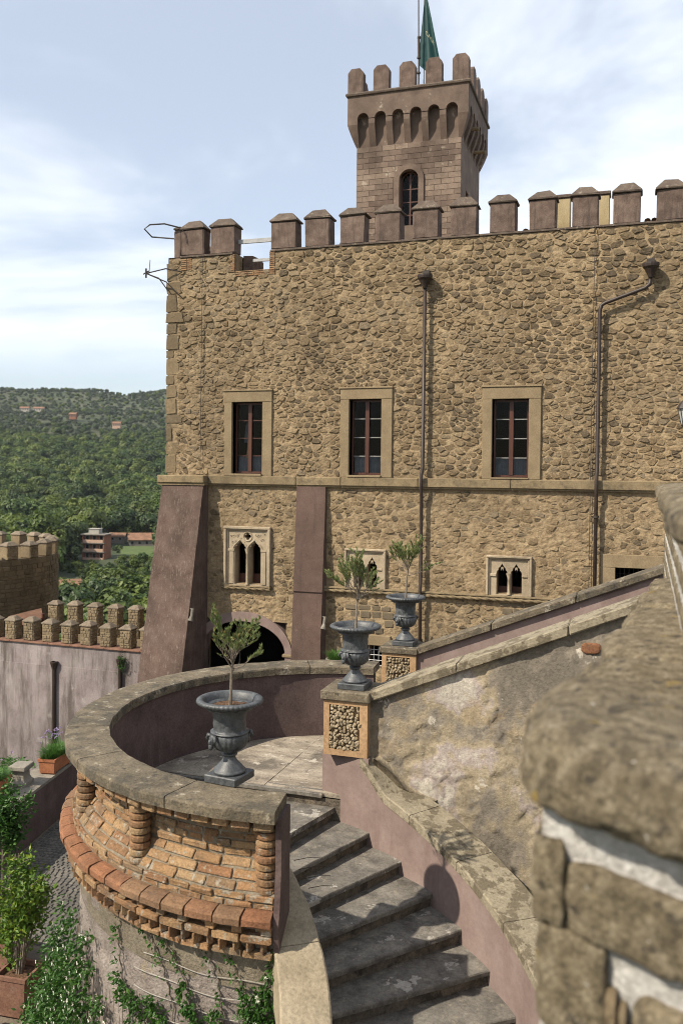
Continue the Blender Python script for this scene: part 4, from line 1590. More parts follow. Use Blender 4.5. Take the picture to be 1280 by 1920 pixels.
mb.tube([(-15.05, 25.0, 10.1), (-14.86, 25.02, 10.2)], .02, 6)
mb.tube([(-14.84, 25.0, 10.1), (-14.80, 25.0, 10.55)], .012, 5)
mb.build('mast', M['iron'], ib)

# ---- wall lantern at the far right
wlamp = thing('wall_lantern', 'black iron wall lantern with frosted panes at the right edge of the facade', 'lantern', (1.36, YW - .5, 5.0))
cx, cy = 1.40, YW - .5
mb = MB()
mb.tube([(cx, YW, 5.85), (cx, YW - .25, 6.0), (cx, cy, 5.95), (cx, cy, 5.82)], .02, 6)
mb.build('arm', M['iron'], wlamp)
mb = MB()
mb.lathe([(.0, .98), (.03, .92), (.05, .84), (.14, .76), (.24, .62), (.255, .58), (.21, .58)], (cx, cy, 4.95), 8)
mb.lathe([(.0, .05), (.05, .08), (.11, .12), (.135, .16), (.12, .16)], (cx, cy, 4.95), 8)
for k in range(8):
    a = k * math.pi / 4
    mb.tube([(cx + .12 * math.cos(a), cy + .12 * math.sin(a), 5.11), (cx + .215 * math.cos(a), cy + .215 * math.sin(a), 5.53)], .011, 4)
mb.build('lantern_cage', M['iron'], wlamp)
mb = MB()
mb.lathe([(.112, .165), (.20, .575)], (cx, cy, 4.95), 8)
mb.build('lantern_glass', pmat('frosted_glass', [(.42, .44, .44), (.5, .52, .52)], 4, 2, rough=.2, bump=0, big=0, spec=.5), wlamp)

# ================================================================ the tower
tower = thing('castle_tower', 'square crenellated tower of brown scored plaster rising behind the castle roof', 'tower', (-8.28, 35, 10))
TY, TP = 33.0, .30
tx0, tx1, ty1 = -10.36, -6.22, 37.1
TWI = (-8.60, -7.88, 13.3, 15.42)
n = 14
twc = (TWI[0] + TWI[1]) / 2
twr = (TWI[1] - TWI[0]) / 2
zsp = TWI[3] - twr
hole = [(TWI[0], TWI[2]), (TWI[1], TWI[2]), (TWI[1], zsp)] + [(twc + twr * math.cos(math.pi * k / n), zsp + twr * math.sin(math.pi * k / n)) for k in range(1, n)] + [(TWI[0], zsp)]
mb = MB()
tf = lambda u, v, d: (u, TY - d, v)
wall_cells(mb, [TWI], tx0, tx1, 9.5, 18.4, TY, .5)
mb.quad((tx0, TY, 9.5), (tx0, TY, 18.4), (tx0, ty1, 18.4), (tx0, ty1, 9.5))
mb.quad((tx0, ty1, 9.5), (tx0, ty1, 18.4), (tx1, ty1, 18.4), (tx1, ty1, 9.5))
ts = lambda u, v, d: (tx1 + d, u, v)
sl = []
for c in (34.3, 35.6):
    sl.append([(c - .28, 13.2), (c + .28, 13.2), (c + .28, 14.5)] + [(c + .28 * math.cos(math.pi * k / 8), 14.5 + .28 * math.sin(math.pi * k / 8)) for k in range(1, 8)] + [(c - .28, 14.5)])
side = MB()
wall_cells(side, [(c - .28, c + .28, 13.2, 14.78) for c in (34.3, 35.6)], TY, ty1, 9.5, 18.4, 0, .4)
mb.add([(tx1 - y, x, z) for x, y, z in side.v], side.f)
mb.build('shaft', M['tower'], tower)
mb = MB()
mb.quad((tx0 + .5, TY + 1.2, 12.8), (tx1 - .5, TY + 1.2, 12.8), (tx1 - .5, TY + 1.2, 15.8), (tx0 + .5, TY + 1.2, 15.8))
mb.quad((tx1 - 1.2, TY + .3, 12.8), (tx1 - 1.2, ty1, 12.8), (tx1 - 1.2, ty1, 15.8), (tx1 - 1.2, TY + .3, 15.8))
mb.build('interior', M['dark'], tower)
# scored blocks
z = 12.85
row = 0
while z < 16.42:
    h = .213
    x = tx0 - (.26 if row % 2 else 0)
    while x < tx1 - .02:
        w = .52
        a, b = max(x, tx0), min(x + w, tx1)
        x += w
        if b - a < .06:
            continue
        if z < 15.75 and b > TWI[0] - .26 and a < TWI[1] + .26:
            lim = .26 + twr
            zz = z + h * .5
            dx = lim if zz < zsp else math.sqrt(max(0, lim ** 2 - (zz - zsp) ** 2))
            if dx > 0:
                l_, r_ = twc - dx, twc + dx
                if a < l_ < b: b = l_
                elif a < r_ < b: a = r_
                elif a >= l_ and b <= r_: continue
                if b - a < .05: continue
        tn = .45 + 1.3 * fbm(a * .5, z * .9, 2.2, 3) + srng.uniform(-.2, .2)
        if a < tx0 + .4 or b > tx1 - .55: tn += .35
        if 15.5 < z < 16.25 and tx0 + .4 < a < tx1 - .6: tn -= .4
        mb = MB()
        mb.box(a + .007, b - .007, TY - .012, TY + .02, z + .007, z + h - .007, max(0, min(1, tn)), .006)
        mb.build('ashlar_block', M['tower'], tower)
    z += h
    row += 1
# window surround, sash and panes
mb = MB()
R1, R2 = twr + .02, twr + .23
o_ = [(twc + R2, TWI[2]), (twc + R2, zsp)] + [(twc + R2 * math.cos(math.pi * k / 16), zsp + R2 * math.sin(math.pi * k / 16)) for k in range(1, 16)] + [(twc - R2, zsp), (twc - R2, TWI[2])]
i_ = [(twc - R1, TWI[2]), (twc - R1, zsp)] + [(twc - R1 * math.cos(math.pi * k / 16), zsp + R1 * math.sin(math.pi * k / 16)) for k in range(1, 16)] + [(twc + R1, zsp), (twc + R1, TWI[2])]
mb.plate(o_ + i_, [], tf, .075, -.1)
tw = normals_out(mb.build('window', M['tower'], tower))
mb = MB()
y = TY + .22
mb.box(twc - .03, twc + .03, y, y + .05, TWI[2], TWI[3])
for z in (13.75, 14.25, 14.75):
    mb.box(TWI[0], TWI[1], y + .002, y + .048, z - .02, z + .02)
mb.box(TWI[0], TWI[0] + .05, y + .001, y + .049, TWI[2], zsp); mb.box(TWI[1] - .05, TWI[1], y + .001, y + .049, TWI[2], zsp)
for s in (-1, 1):
    mb.tube([(twc, y + .02, zsp - .1), (twc + s * .16, y + .02, zsp + .25)], .02, 5)
mb.tube([(twc + (twr - .02) * math.cos(math.pi * k / 12), y + .02, zsp + (twr - .02) * math.sin(math.pi * k / 12)) for k in range(13)], .03, 5)
mb.build('sash', M['wood'], tw)
for (za, zb_) in ((13.3, 13.75), (13.75, 14.25), (14.25, 14.75), (14.75, TWI[3])):
    for (xa, xb) in ((TWI[0], twc), (twc, TWI[1])):
        mb = MB()
        mb.quad((xa, y + .03, za), (xb, y + .03, za), (xb, y + .03, zb_), (xa, y + .03, zb_))
        mb.build('pane', M['glass'], tw)

# machicolation: corbels, arches, parapet
ox0, ox1, oy0, oy1 = tx0 - TP, tx1 + TP, TY - TP, ty1 + TP
ZC0, ZC1, ZSPR, ZPAR = 16.45, 17.28, 17.46, 18.36
PROF = [(0, ZC0), (.07, ZC0 + .16), (.17, ZC0 + .42), (.25, ZC0 + .66), (TP, ZC1), (TP, ZSPR + .03), (0, ZSPR + .03)]


def mach(u0, u1, to3, nar):
    """one side of the overhang, to3(u along the side, z, outward)"""
    span = (u1 - u0)
    cw_ = .25
    aw = (span - cw_ * (nar - 1)) / nar
    for k in range(nar - 1):
        a = u0 + aw + k * (aw + cw_)
        mb = MB()
        v = [to3(a, z, d) for d, z in PROF] + [to3(a + cw_, z, d) for d, z in PROF]
        m_ = len(PROF)
        f = [tuple(range(m_)), tuple(range(m_, 2 * m_))[::-1]] + [(i, (i + 1) % m_, (i + 1) % m_ + m_, i + m_) for i in range(m_)]
        mb.add(v, f)
        normals_out(mb.build('corbel', M['tower'], tower))
    out = [(u0, ZSPR), (u0, ZPAR)]
    pts = []
    for k in range(nar):
        a = u0 + k * (aw + cw_)
        pts.append((a, ZSPR))
        for q in range(0, 11):
            an = math.pi * (1 - q / 10)
            pts.append((a + aw / 2 + aw / 2 * math.cos(an), ZSPR + .02 + aw / 2 * math.sin(an)))
        pts.append((a + aw, ZSPR))
    poly = [(u0, ZSPR)] + pts + [(u1, ZSPR), (u1, ZPAR), (u0, ZPAR)]
    clean = []
    for p in poly:
        if not clean or math.hypot(p[0] - clean[-1][0], p[1] - clean[-1][1]) > 1e-4:
            clean.append(p)
    mb = MB()
    mb.plate(clean, [], to3, TP, 0)
    normals_out(mb.build('arched_parapet', M['tower'], tower))


CI = .10
mach(tx0 + CI, tx1 - CI, lambda u, v, d: (u, TY - d, v), 6)
mach(TY + CI, ty1 - CI, lambda u, v, d: (tx1 + d, u, v), 6)
mach(TY + CI, ty1 - CI, lambda u, v, d: (tx0 - d, u, v), 6)
for (sx, sy) in ((-1, -1), (1, -1), (1, 1), (-1, 1)):
    mb = MB()
    v = []
    for d, z in PROF[:5] + [(TP, ZPAR)]:
        for (a, b) in ((1, 1), (1, 0), (0, 0), (0, 1)):
            v.append(((tx0 if sx < 0 else tx1) + sx * (d if a else -CI), (TY if sy < 0 else ty1) + sy * (d if b else -CI), z))
    mb.add(v, [(i * 4 + j, i * 4 + (j + 1) % 4, (i + 1) * 4 + (j + 1) % 4, (i + 1) * 4 + j) for i in range(5) for j in range(4)] + [(0, 1, 2, 3), (20, 21, 22, 23)])
    normals_out(mb.build('corner_corbel', M['tower'], tower))
mb = MB()
mb.box(ox0 + .003, ox1 - .003, ty1, oy1, ZSPR, ZPAR)
mb.box(tx0 + .3, tx1 - .3, TY + .3, ty1 - .3, 17.9, 18.0)
mb.build('roof_deck', M['tower'], tower)
mb = MB()
c0 = .06
ring = []
for (dz, pr) in ((0, 0), (.03, .06), (.09, .075), (.14, .05), (.15, 0)):
    ring.append([(ox0 - pr, oy0 - pr, ZPAR + dz), (ox1 + pr, oy0 - pr, ZPAR + dz), (ox1 + pr, oy1 + pr, ZPAR + dz), (ox0 - pr, oy1 + pr, ZPAR + dz)])
v = [p for r in ring for p in r]
f = [(i * 4 + j, i * 4 + (j + 1) % 4, (i + 1) * 4 + (j + 1) % 4, (i + 1) * 4 + j) for i in range(4) for j in range(4)] + [(16, 17, 18, 19)]
mb.add(v, f)
mb.build('cornice', M['umber_cap'], tower)
ZM = ZPAR + .15


def tmerlon(a, b, y0, y1):
    mb = MB()
    h = srng.uniform(.93, .97)
    pts = [(a, ZM), (b, ZM), (b, ZM + h - .16), (b - .14, ZM + h), (a + .14, ZM + h), (a, ZM + h - .16)]
    mb.plate(pts, [], lambda u, v, d: (u, d, v), y0, y1)
    return normals_out(mb.build('merlon', M['umber'], tower))


def smerlon(a, b, x0, x1):
    mb = MB()
    h = srng.uniform(.93, .97)
    pts = [(a, ZM), (b, ZM), (b, ZM + h - .16), (b - .14, ZM + h), (a + .14, ZM + h), (a, ZM + h - .16)]
    mb.plate(pts, [], lambda u, v, d: (d, u, v), x0, x1)
    return normals_out(mb.build('merlon', M['umber'], tower))


tspan = (ox1 - ox0 - .62) / 4
for k in range(5):
    a = ox0 + k * tspan
    tmerlon(a, a + .62, oy0 + .0, oy0 + .34)
    if k in (0, 4):
        continue
    tmerlon(a, a + .62, oy1 - .34, oy1)
sspan = (oy1 - oy0 - .62) / 4
for k in range(1, 5):
    a = oy0 + k * sspan
    smerlon(a, a + .62, ox1 - .34, ox1)
    smerlon(a, a + .62, ox0, ox0 + .34)
for (yy, zz) in ((33.9, 17.05), (35.6, 16.75)):
    mb = MB()
    mb.tube([(tx1 - .1, yy, zz + .05), (tx1 + .5, yy, zz)], .07, 8)
    mb.build('drain_spout', M['course'], tower)

# ---- masts and flag on the tower
mast = thing('radio_mast', 'thin dark telescopic mast standing beside the green flag on the tower', 'mast', (-8.22, 34.3, 18))
mb = MB()
mb.tube([(-8.22, 34.3, 17.9), (-8.22, 34.3, 20.3)], .035, 8)
mb.tube([(-8.22, 34.3, 20.3), (-8.24, 34.3, 21.1)], .055, 8)
mb.tube([(-8.24, 34.3, 21.1), (-8.27, 34.3, 23.2)], .026, 8)
mb.build('mast_tube', M['pipe'], mast)
for z in (19.7, 20.3, 21.1):
    mb = MB()
    mb.lathe([(.03, -.03), (.075, -.03), (.075, .03), (.03, .03)], (-8.225, 34.3, z), 10)
    mb.build('collar', M['iron'], mast)
flag = thing('flag', 'dark green flag with pale lettering hanging limp from a pole on the tower', 'flag', (-8.06, 34.55, 18))
mb = MB()
mb.tube([(-8.06, 34.55, 17.95), (-8.08, 34.55, 24.5)], .032, 8)
mb.build('flag_pole', M['steel'], flag)
TOPZ = 22.78


def flagpt(s, t):
    """s along the outer hem (0 hoist .. 1 fly), t down from the top"""
    L_ = 4.3 - 1.7 * (1 - s) ** .8
    z = TOPZ - t * L_
    sp = .10 + .98 * t
    x = -8.06 - .26 * t + s * (sp + .22 * t)
    y = 34.5 + .09 * t * math.sin(s * 9 + 1.0) - .25 * s * t
    return Vector((x, y, z))


mb = MB()
ns, ntt = 34, 24
v = [flagpt(i / ns, j / ntt)[:] for j in range(ntt + 1) for i in range(ns + 1)]
f = [(j * (ns + 1) + i, j * (ns + 1) + i + 1, (j + 1) * (ns + 1) + i + 1, (j + 1) * (ns + 1) + i) for j in range(ntt) for i in range(ns)]
mb.add(v, f)
fl = mb.build('flag_cloth', M['flag'], flag, True)
tcv = bpy.data.curves.new('lettering', 'FONT')
tcv.body = 'CAST'
tcv.size = 1.0
to = bpy.data.objects.new('lettering_src', tcv)
COL.objects.link(to)
bpy.context.view_layer.update()
tm = bpy.data.meshes.new_from_object(to.evaluated_get(bpy.context.evaluated_depsgraph_get()))
bpy.data.objects.remove(to)
mb = MB()
vv = []
for p in tm.vertices:
    s = .30 + p.co.x * .20
    t = .50 - p.co.y * .075 + .10 * (s - .3)
    q = flagpt(s, t)
    q2 = flagpt(s + .01, t) - q
    q3 = flagpt(s, t + .01) - q
    nn = q2.cross(q3).normalized()
    if nn.y > 0: nn = -nn
    vv.append((q + nn * .015)[:])
mb.add(vv, [tuple(p.vertices) for p in tm.polygons])
mb.build('lettering', M['flagtext'], fl)

# ================================================================ ground of the courtyard
trng = random.Random(5)


def rock(mb, c, ax, hs, seed, n=9, rough=.08, power=3.2, tone=.5, freq=1.0):
    """weathered block: a superellipsoid with noise, axes ax (3 vectors), half sizes hs"""
    c = Vector(c)
    av = [Vector(a) for a in ax]
    idx, v, f = {}, [], []

    def pt(x, y, z):
        key = (round(x, 4), round(y, 4), round(z, 4))
        if key in idx:
            return idx[key]
        k = (abs(x) ** power + abs(y) ** power + abs(z) ** power) ** (1 / power)
        q = Vector((x / k, y / k, z / k))
        w = Vector((q.x * hs[0], q.y * hs[1], q.z * hs[2]))
        s = 1 / max(hs) * 1.4 * freq
        dn = noise.fractal(w * s + Vector((seed * 7.3, seed * 3.1, seed)), 1.0, 2.1, 4) * rough
        dn += noise.noise(w * s * 6 + Vector((seed, 0, 0))) * rough * .16
        w = w * (1 + dn)
        idx[key] = len(v)
        v.append((c + av[0] * w.x + av[1] * w.y + av[2] * w.z)[:])
        return idx[key]

    g = [math.tan((i / n * 2 - 1) * math.pi / 4) for i in range(n + 1)]
    for axis in range(3):
        for sd in (-1, 1):
            for i in range(n):
                for j in range(n):
                    q = []
                    for (a, b) in ((i, j), (i + 1, j), (i + 1, j + 1), (i, j + 1)):
                        p = [0, 0, 0]
                        p[axis] = sd; p[(axis + 1) % 3] = g[a]; p[(axis + 2) % 3] = g[b]
                        q.append(pt(*p))
                    f.append(tuple(q if sd > 0 else q[::-1]))
    mb.add(v, f, tone)


GZ = -3.4
mb = MB()
gv = [(-10.4, 2.0), (8, 2.0), (8, 25.4), (-14.3, 25.4), (-13.0, 22.0), (-11.2, 15.8), (-10.7, 13.4)]
mb.plate(gv, [], lambda u, v, d: (u, v, GZ + d), -5.5, 0)
normals_out(mb.build('courtyard_ground', M['ground'], None, kind='structure'))
# cobbles, laid in slightly arched rows
mb = MB()
y = 10.9
while y < 19.5:
    x = -11.9 + trng.uniform(0, .05)
    while x < -6.2:
        w = trng.uniform(.085, .115)
        yy = y + .12 * math.sin(x * 1.3)
        lim = -10.66 - (yy - 13.4) * .19
        if x > lim + .02 and math.hypot(x + 3.2, yy - 9.46) > 2.8:
            e = .045
            h = .022 + trng.uniform(-.006, .008)
            q = [(x + .004, yy - e), (x + w - .006, yy - e + trng.uniform(-.006, .006)), (x + w - .006, yy + e), (x + .004, yy + e)]
            cxx, cyy = x + w / 2, yy
            t = [(cxx + (a - cxx) * .72, cyy + (b - cyy) * .72) for a, b in q]
            mb.add([(a, b, GZ + .002) for a, b in q] + [(a, b, GZ + h) for a, b in t], [(0, 1, 5, 4), (1, 2, 6, 5), (2, 3, 7, 6), (3, 0, 4, 7), (4, 5, 6, 7)], trng.random())
        x += w
    y += .098
mb.build('cobblestones', M['cobble'], None, kind='stuff')

# ================================================================ round terrace: drum, brick bands, parapet, coping
LC = (-3.2, 9.46)
A_END, A_START = R_(-80.6), R_(-80.6) - R_(184.5)     # the wall runs clockwise from the stair end round to the far pier


def ring(a, r, z):
    return (LC[0] + r * math.cos(a), LC[1] + r * math.sin(a), z)


terr = thing('round_terrace', 'round terrace parapet of orange brickwork on a pale plaster drum with stone coping', 'terrace wall', (LC[0], LC[1], GZ))


def arc(mb, r, z0, z1, a0, a1, n=80, flip=False, nz=1):
    for i in range(n):
        p, q = a0 + (a1 - a0) * i / n, a0 + (a1 - a0) * (i + 1) / n
        for k in range(nz):
            za, zb_ = z0 + (z1 - z0) * k / nz, z0 + (z1 - z0) * (k + 1) / nz
            mb.quad(ring(p, r, za), ring(q, r, za), ring(q, r, zb_), ring(p, r, zb_))


mb = MB()
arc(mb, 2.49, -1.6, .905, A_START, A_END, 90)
mb.build('inner_wall', M['purple_shaded'], terr, True)
mb = MB()
n = 96
prof = [(2.755, -.60), (2.755, -.26), (2.79, -.20), (2.81, .02), (2.822, .125), (2.805, .245), (2.622, .455), (2.622, .905), (2.5, .905)]
vs_ = []
for i in range(n + 1):
    a = A_START + (A_END - A_START) * i / n
    vs_ += [ring(a, r, z) for r, z in prof]
k = len(prof)
mb.add(vs_, [(i * k + j, i * k + j + 1, (i + 1) * k + j + 1, (i + 1) * k + j) for i in range(n) for j in range(k - 1)])
mb.build('brick_core', M['brick_mortar'], terr)
mb = MB()
mb.plate([(2.47, .902), (2.815, .902), (2.815, .47), (2.84, .28), (2.86, .16), (2.90, .06), (2.86, -.2), (2.74, -.26), (2.74, -.45), (2.47, -.45)], [],
         lambda u, v, d: (lambda p: (p[0] + .075 * (0) + math.cos(A_END + math.pi / 2) * d, p[1] + math.sin(A_END + math.pi / 2) * d, p[2]))(ring(A_END, u, v)), 0, .05)
normals_out(mb.build('end_face', M['purple_shaded'], terr))
# drum
mb = MB()
n, m_ = 220, 70
vs_ = []
for j in range(m_ + 1):
    z = -.255 + (GZ + .255) * j / m_
    for i in range(n + 1):
        a = R_(-80.2) - R_(195) * i / n
        rr = 2.735 + .018 * fbm(a * 7, z * 3, 1.0, 4) + (.02 if fbm(a * 3.2, z * 1.6, 7.7, 4) > .12 else 0)
        vs_.append(ring(a, rr, z))
mb.add(vs_, [(j * (n + 1) + i, j * (n + 1) + i + 1, (j + 1) * (n + 1) + i + 1, (j + 1) * (n + 1) + i) for j in range(m_) for i in range(n)])
mb.build('plaster_drum', M['drum'], terr, True)
mb = MB()
for k in range(9):
    z = -.52 - .17 * k
    mb.tube([ring(R_(-82) - R_(26 + 3 * math.sin(k)) * i / 20, 2.775, z + .012 * math.sin(i * .5 + k)) for i in range(21)], .0035, 4)
mb.build('training_wire', M['house_white'], terr)


def rbrick(name, a0, a1, r0, r1, z0, z1, mat='brick', ch=.009, jit=.006, tilt=0.0, parent=None):
    """one brick bent round the drum"""
    mb = MB()
    zm = (z0 + z1) / 2

    def fn(u, r, z):
        return ring(u / 2.7, r + (z - zm) * tilt, z)
    mb.box(a0 * 2.7, a1 * 2.7, r0, r1, z0, z1, max(0, min(1, trng.gauss(.5, .28))), ch, jit, fn)
    return mb.build(name, M[mat], parent or terr)


A_LAST = R_(-205)
gap = R_(.19)


def course(name, r0, r1, z0, z1, length, mat='brick', tilt=0.0, jit=.005, off=None, ch=.008, lens=None):
    a = A_END + (trng.uniform(-.08, 0) if off is None else off) * 0
    a = A_END
    first = True
    while a > A_LAST:
        L = length * trng.uniform(.82, 1.2) if lens is None else trng.choice(lens) * trng.uniform(.92, 1.08)
        if first and off:
            L *= off
        first = False
        b = a - L / 2.7
        rj = trng.uniform(-.012, .012)
        rbrick(name, b + gap, a - gap, r0, r1 + rj, z0 + .006, z1 - .006, mat, ch, jit, tilt)
        a = b


# vertical field, sloping field, two plain courses
for i in range(5):
    course('brick', 2.56, 2.635, .81 - .067 * (i + 1), .81 - .067 * i, .27, 'brick', 0, .006, .5 if i % 2 else 1, lens=(.30, .27, .15))
for i in range(3):
    t0, t1 = i / 3, (i + 1) / 3
    z1_, z0_ = .465 - .212 * t0, .465 - .212 * t1
    r1_ = 2.635 + .18 * (t0 + t1) / 2
    course('brick', r1_ - .07, r1_ + .004, z0_ + .002, z1_ - .002, .24, 'brick', -.80, .004, .6 if i % 2 else 1, lens=(.32, .26, .29))
for i in range(2):
    course('brick', 2.70, 2.832, .252 - .06 * (i + 1), .252 - .06 * i, .24, 'brick', 0, .005, .7 if i % 2 else 1)
# bullnosed nosing, spacers, plain row, saw-tooth row, last row
a = A_END
while a > A_LAST:
    L = trng.uniform(.235, .275)
    b = a - L / 2.95
    mb = MB()
    a0, a1 = b + gap * .8, a - gap * .8
    pr = [(2.78, .136), (2.865, .140), (2.945, .122), (2.966, .100), (2.966, .048), (2.95, .036), (2.78, .036)]
    dr = trng.uniform(-.01, .012)
    vs_ = []
    m3 = 4
    for q in range(m3):
        aa = a0 + (a1 - a0) * q / (m3 - 1)
        e = .006 if q in (0, m3 - 1) else 0
        vs_ += [ring(aa, r + dr - e + trng.uniform(-.004, .004), z - e * .5 + trng.uniform(-.003, .003)) for r, z in pr]
    k = len(pr)
    fs = [(q * k + j, q * k + (j + 1) % k, (q + 1) * k + (j + 1) % k, (q + 1) * k + j) for q in range(m3 - 1) for j in range(k)]
    fs += [tuple(range(k))[::-1], tuple(range((m3 - 1) * k, m3 * k))]
    mb.add(vs_, fs, trng.random())
    normals_out(mb.build('nosing_brick', M['brick_red'], terr))
    c_ = (a + b) / 2
    rbrick('spacer_brick', a - .030 - gap, a - gap, 2.75, 2.905, -.046, .036, 'brick', .008)
    if trng.random() < .8:
        rbrick('spacer_brick', c_ - .012, c_ + .014, 2.74, 2.84, -.046, .036, 'brick', .008)
    a = b
course('band_brick', 2.70, 2.912, -.116, -.046, .25, 'brick', 0, .006)
a = A_END - .01
while a > A_LAST:
    w = .056
    b = a - w * 2.15 / 2.85
    am = (a + b) / 2
    mb = MB()
    e = w / 2.85
    zz0, zz1 = -.202 + trng.uniform(-.004, .004), -.118
    dr = trng.uniform(-.018, .018)
    base = [(am - e * .62, 2.77), (am + e * .62, 2.77), (am + e * .56, 2.84), (am + e * .1, 2.90 + dr), (am - e * .15, 2.90 + dr), (am - e * .56, 2.84)]
    v = [ring(u, r, zz0) for u, r in base] + [ring(u, r + trng.uniform(-.006, .006), zz1) for u, r in base]
    f = [tuple(range(6))[::-1], tuple(range(6, 12))] + [(i, (i + 1) % 6, (i + 1) % 6 + 6, i + 6) for i in range(6)]
    mb.add(v, f, trng.random())
    mb.build('sawtooth_brick', M['brick'], terr)
    a = b
course('band_brick', 2.70, 2.862, -.268, -.204, .25, 'brick', 0, .006)
# dentil row under the coping
a = A_END
while a > A_LAST:
    b = a - .185 / 2.8 * trng.uniform(.94, 1.06)
    rbrick('dentil_brick', b + gap * 1.5, a - gap * 1.5, 2.58, 2.868 + trng.uniform(-.008, .006), .806, .893, 'brick', .012)
    a = b
# engaged half columns of rounded bricks
for ad in (-82.6, -110.5, -137.5, -165, -192):
    a = R_(ad)
    z = .245
    q = 0
    ctr = ring(a, 2.722, 0)
    while z < .80:
        h = min(.066, .806 - z)
        mb = MB()
        rr = .098 * trng.uniform(.93, 1.06)
        mb.tone = trng.random()
        mb.lathe([(rr * .9, .003), (rr, .012), (rr * 1.02, h * .5), (rr, h - .014), (rr * .9, h - .005), (0, h - .004)],
                 (ctr[0] + trng.uniform(-.005, .005), ctr[1] + trng.uniform(-.005, .005), z), 16)
        mb.build('column_brick', M['brick'], terr)
        z += h
# coping slabs
cuts = [-80.6, -100.5, -128, -150, -174, -198, -221, -244, -265.2]
for c0, c1 in zip(cuts, cuts[1:]):
    a0, a1 = R_(c1) + R_(.12), R_(c0) - R_(.12 if c0 != -80.6 else -.3)
    n = max(8, int((c0 - c1) * .8))
    rs = [2.455, 2.462, 2.50, 2.62, 2.75, 2.86, 2.912, 2.92]
    vs_, fs = [], []
    k = len(rs)
    for i in range(n + 1):
        aa = a0 + (a1 - a0) * i / n
        w = .012 * fbm(aa * 9, 0, 5, 3)
        for j, r in enumerate(rs):
            e = .022 if j in (0, k - 1) else (.004 if j in (1, k - 2) else 0)
            vs_.append(ring(aa, r + (w if j > 5 else (-w if j < 2 else 0)), 1.0 - e + .006 * fbm(aa * 8, r * 6, 2, 3)))
        for j, r in enumerate((2.458, 2.918)):
            vs_.append(ring(aa, r + (w if j else -w), .896))
    s = k + 2
    for i in range(n):
        for j in range(k - 1):
            fs.append((i * s + j, i * s + j + 1, (i + 1) * s + j + 1, (i + 1) * s + j))
        fs.append((i * s + k - 1, i * s + k + 1, (i + 1) * s + k + 1, (i + 1) * s + k - 1))
        fs.append((i * s, (i + 1) * s, (i + 1) * s + k, i * s + k))
        fs.append((i * s + k, (i + 1) * s + k, (i + 1) * s + k + 1, i * s + k + 1))
    for i in (0, n):
        fs.append(tuple([i * s + j for j in range(k)] + [i * s + k + 1, i * s + k]))
    mb = MB()
    mb.add(vs_, fs, trng.random())
    normals_out(mb.build('coping_slab', M['coping'], terr))

# ================================================================ landing and curved stair
FX, FY = -4.40, 5.34
SC = (-4.72, 5.31)
SR = 4.64


def poly_clip_disc(cx, cy, r, n=64):
    return [(cx + r * math.cos(2 * math.pi * i / n), cy + r * math.sin(2 * math.pi * i / n)) for i in range(n)]


landing = bpy.data.objects.new('landing_paving', None)
COL.objects.link(landing)
landing['kind'] = 'structure'
# paving slabs cut from the disc behind the first nosing
disc = clip_half(poly_clip_disc(LC[0], LC[1], 2.52), 0, -1, -9.68)
rects_ = [disc, [(-2.7, 10.0), (-2.05, 10.0), (-2.05, 12.72), (-2.7, 12.72)]]
ca, sa = math.cos(R_(3)), math.sin(R_(3))
ys = [9.0, 10.02, 10.95, 11.75, 12.6]
for bi, base in enumerate(rects_):
    for iy, (ya, yb) in enumerate(zip(ys, ys[1:])):
        xs_ = [-6.5, -5.55 + .3 * (iy % 2), -4.12 + (.0 if iy < 3 else .3), -2.7 - .2 * (iy % 2), -1.0]
        for xa, xb in zip(xs_, xs_[1:]):
            p = clip_half(clip_half(clip_half(clip_half(base, -1, 0, -xa - .004), 1, 0, xb - .004), 0, -1, -ya - .004), 0, 1, yb - .004)
            if bi: p = clip_half(p, -1, 0, 2.7)
            elif len(p) > 2: p = clip_half(p, 1, 0, -2.7)
            if len(p) < 3:
                continue
            mb = MB()
            tz = trng.uniform(-.004, .004)
            mb.plate(p, [], lambda u, v, d: (u, v, tz + d), -.06, 0)
            normals_out(mb.build('paving_slab', M['paving'], landing))
mb = MB()
mb.plate(clip_half(disc, 1, 0, -2.72), [], lambda u, v, d: (u, v, d), -1.2, -.05)
normals_out(mb.build('landing_bed', M['riser'], landing))
mb = MB()
lastx = -3.37
mb.box(-5.70, lastx, 9.635, 9.80, -.062, -.003, .5, .012, .003)
mb.build('nosing_stone', M['step'], landing)

stair = thing('curved_staircase', 'curved flight of worn dark stone steps descending between two low walls', 'staircase', (SC[0] + 3.5, SC[1] + 2, GZ))
PHI = [75.3 - 6.37 * (k - 1) for k in range(1, 21)]


def ray_circle(phi, c, r):
    dx, dy = math.cos(phi), math.sin(phi)
    ox, oy = FX - c[0], FY - c[1]
    b = ox * dx + oy * dy
    cc = ox * ox + oy * oy - r * r
    return -b + math.sqrt(b * b - cc)


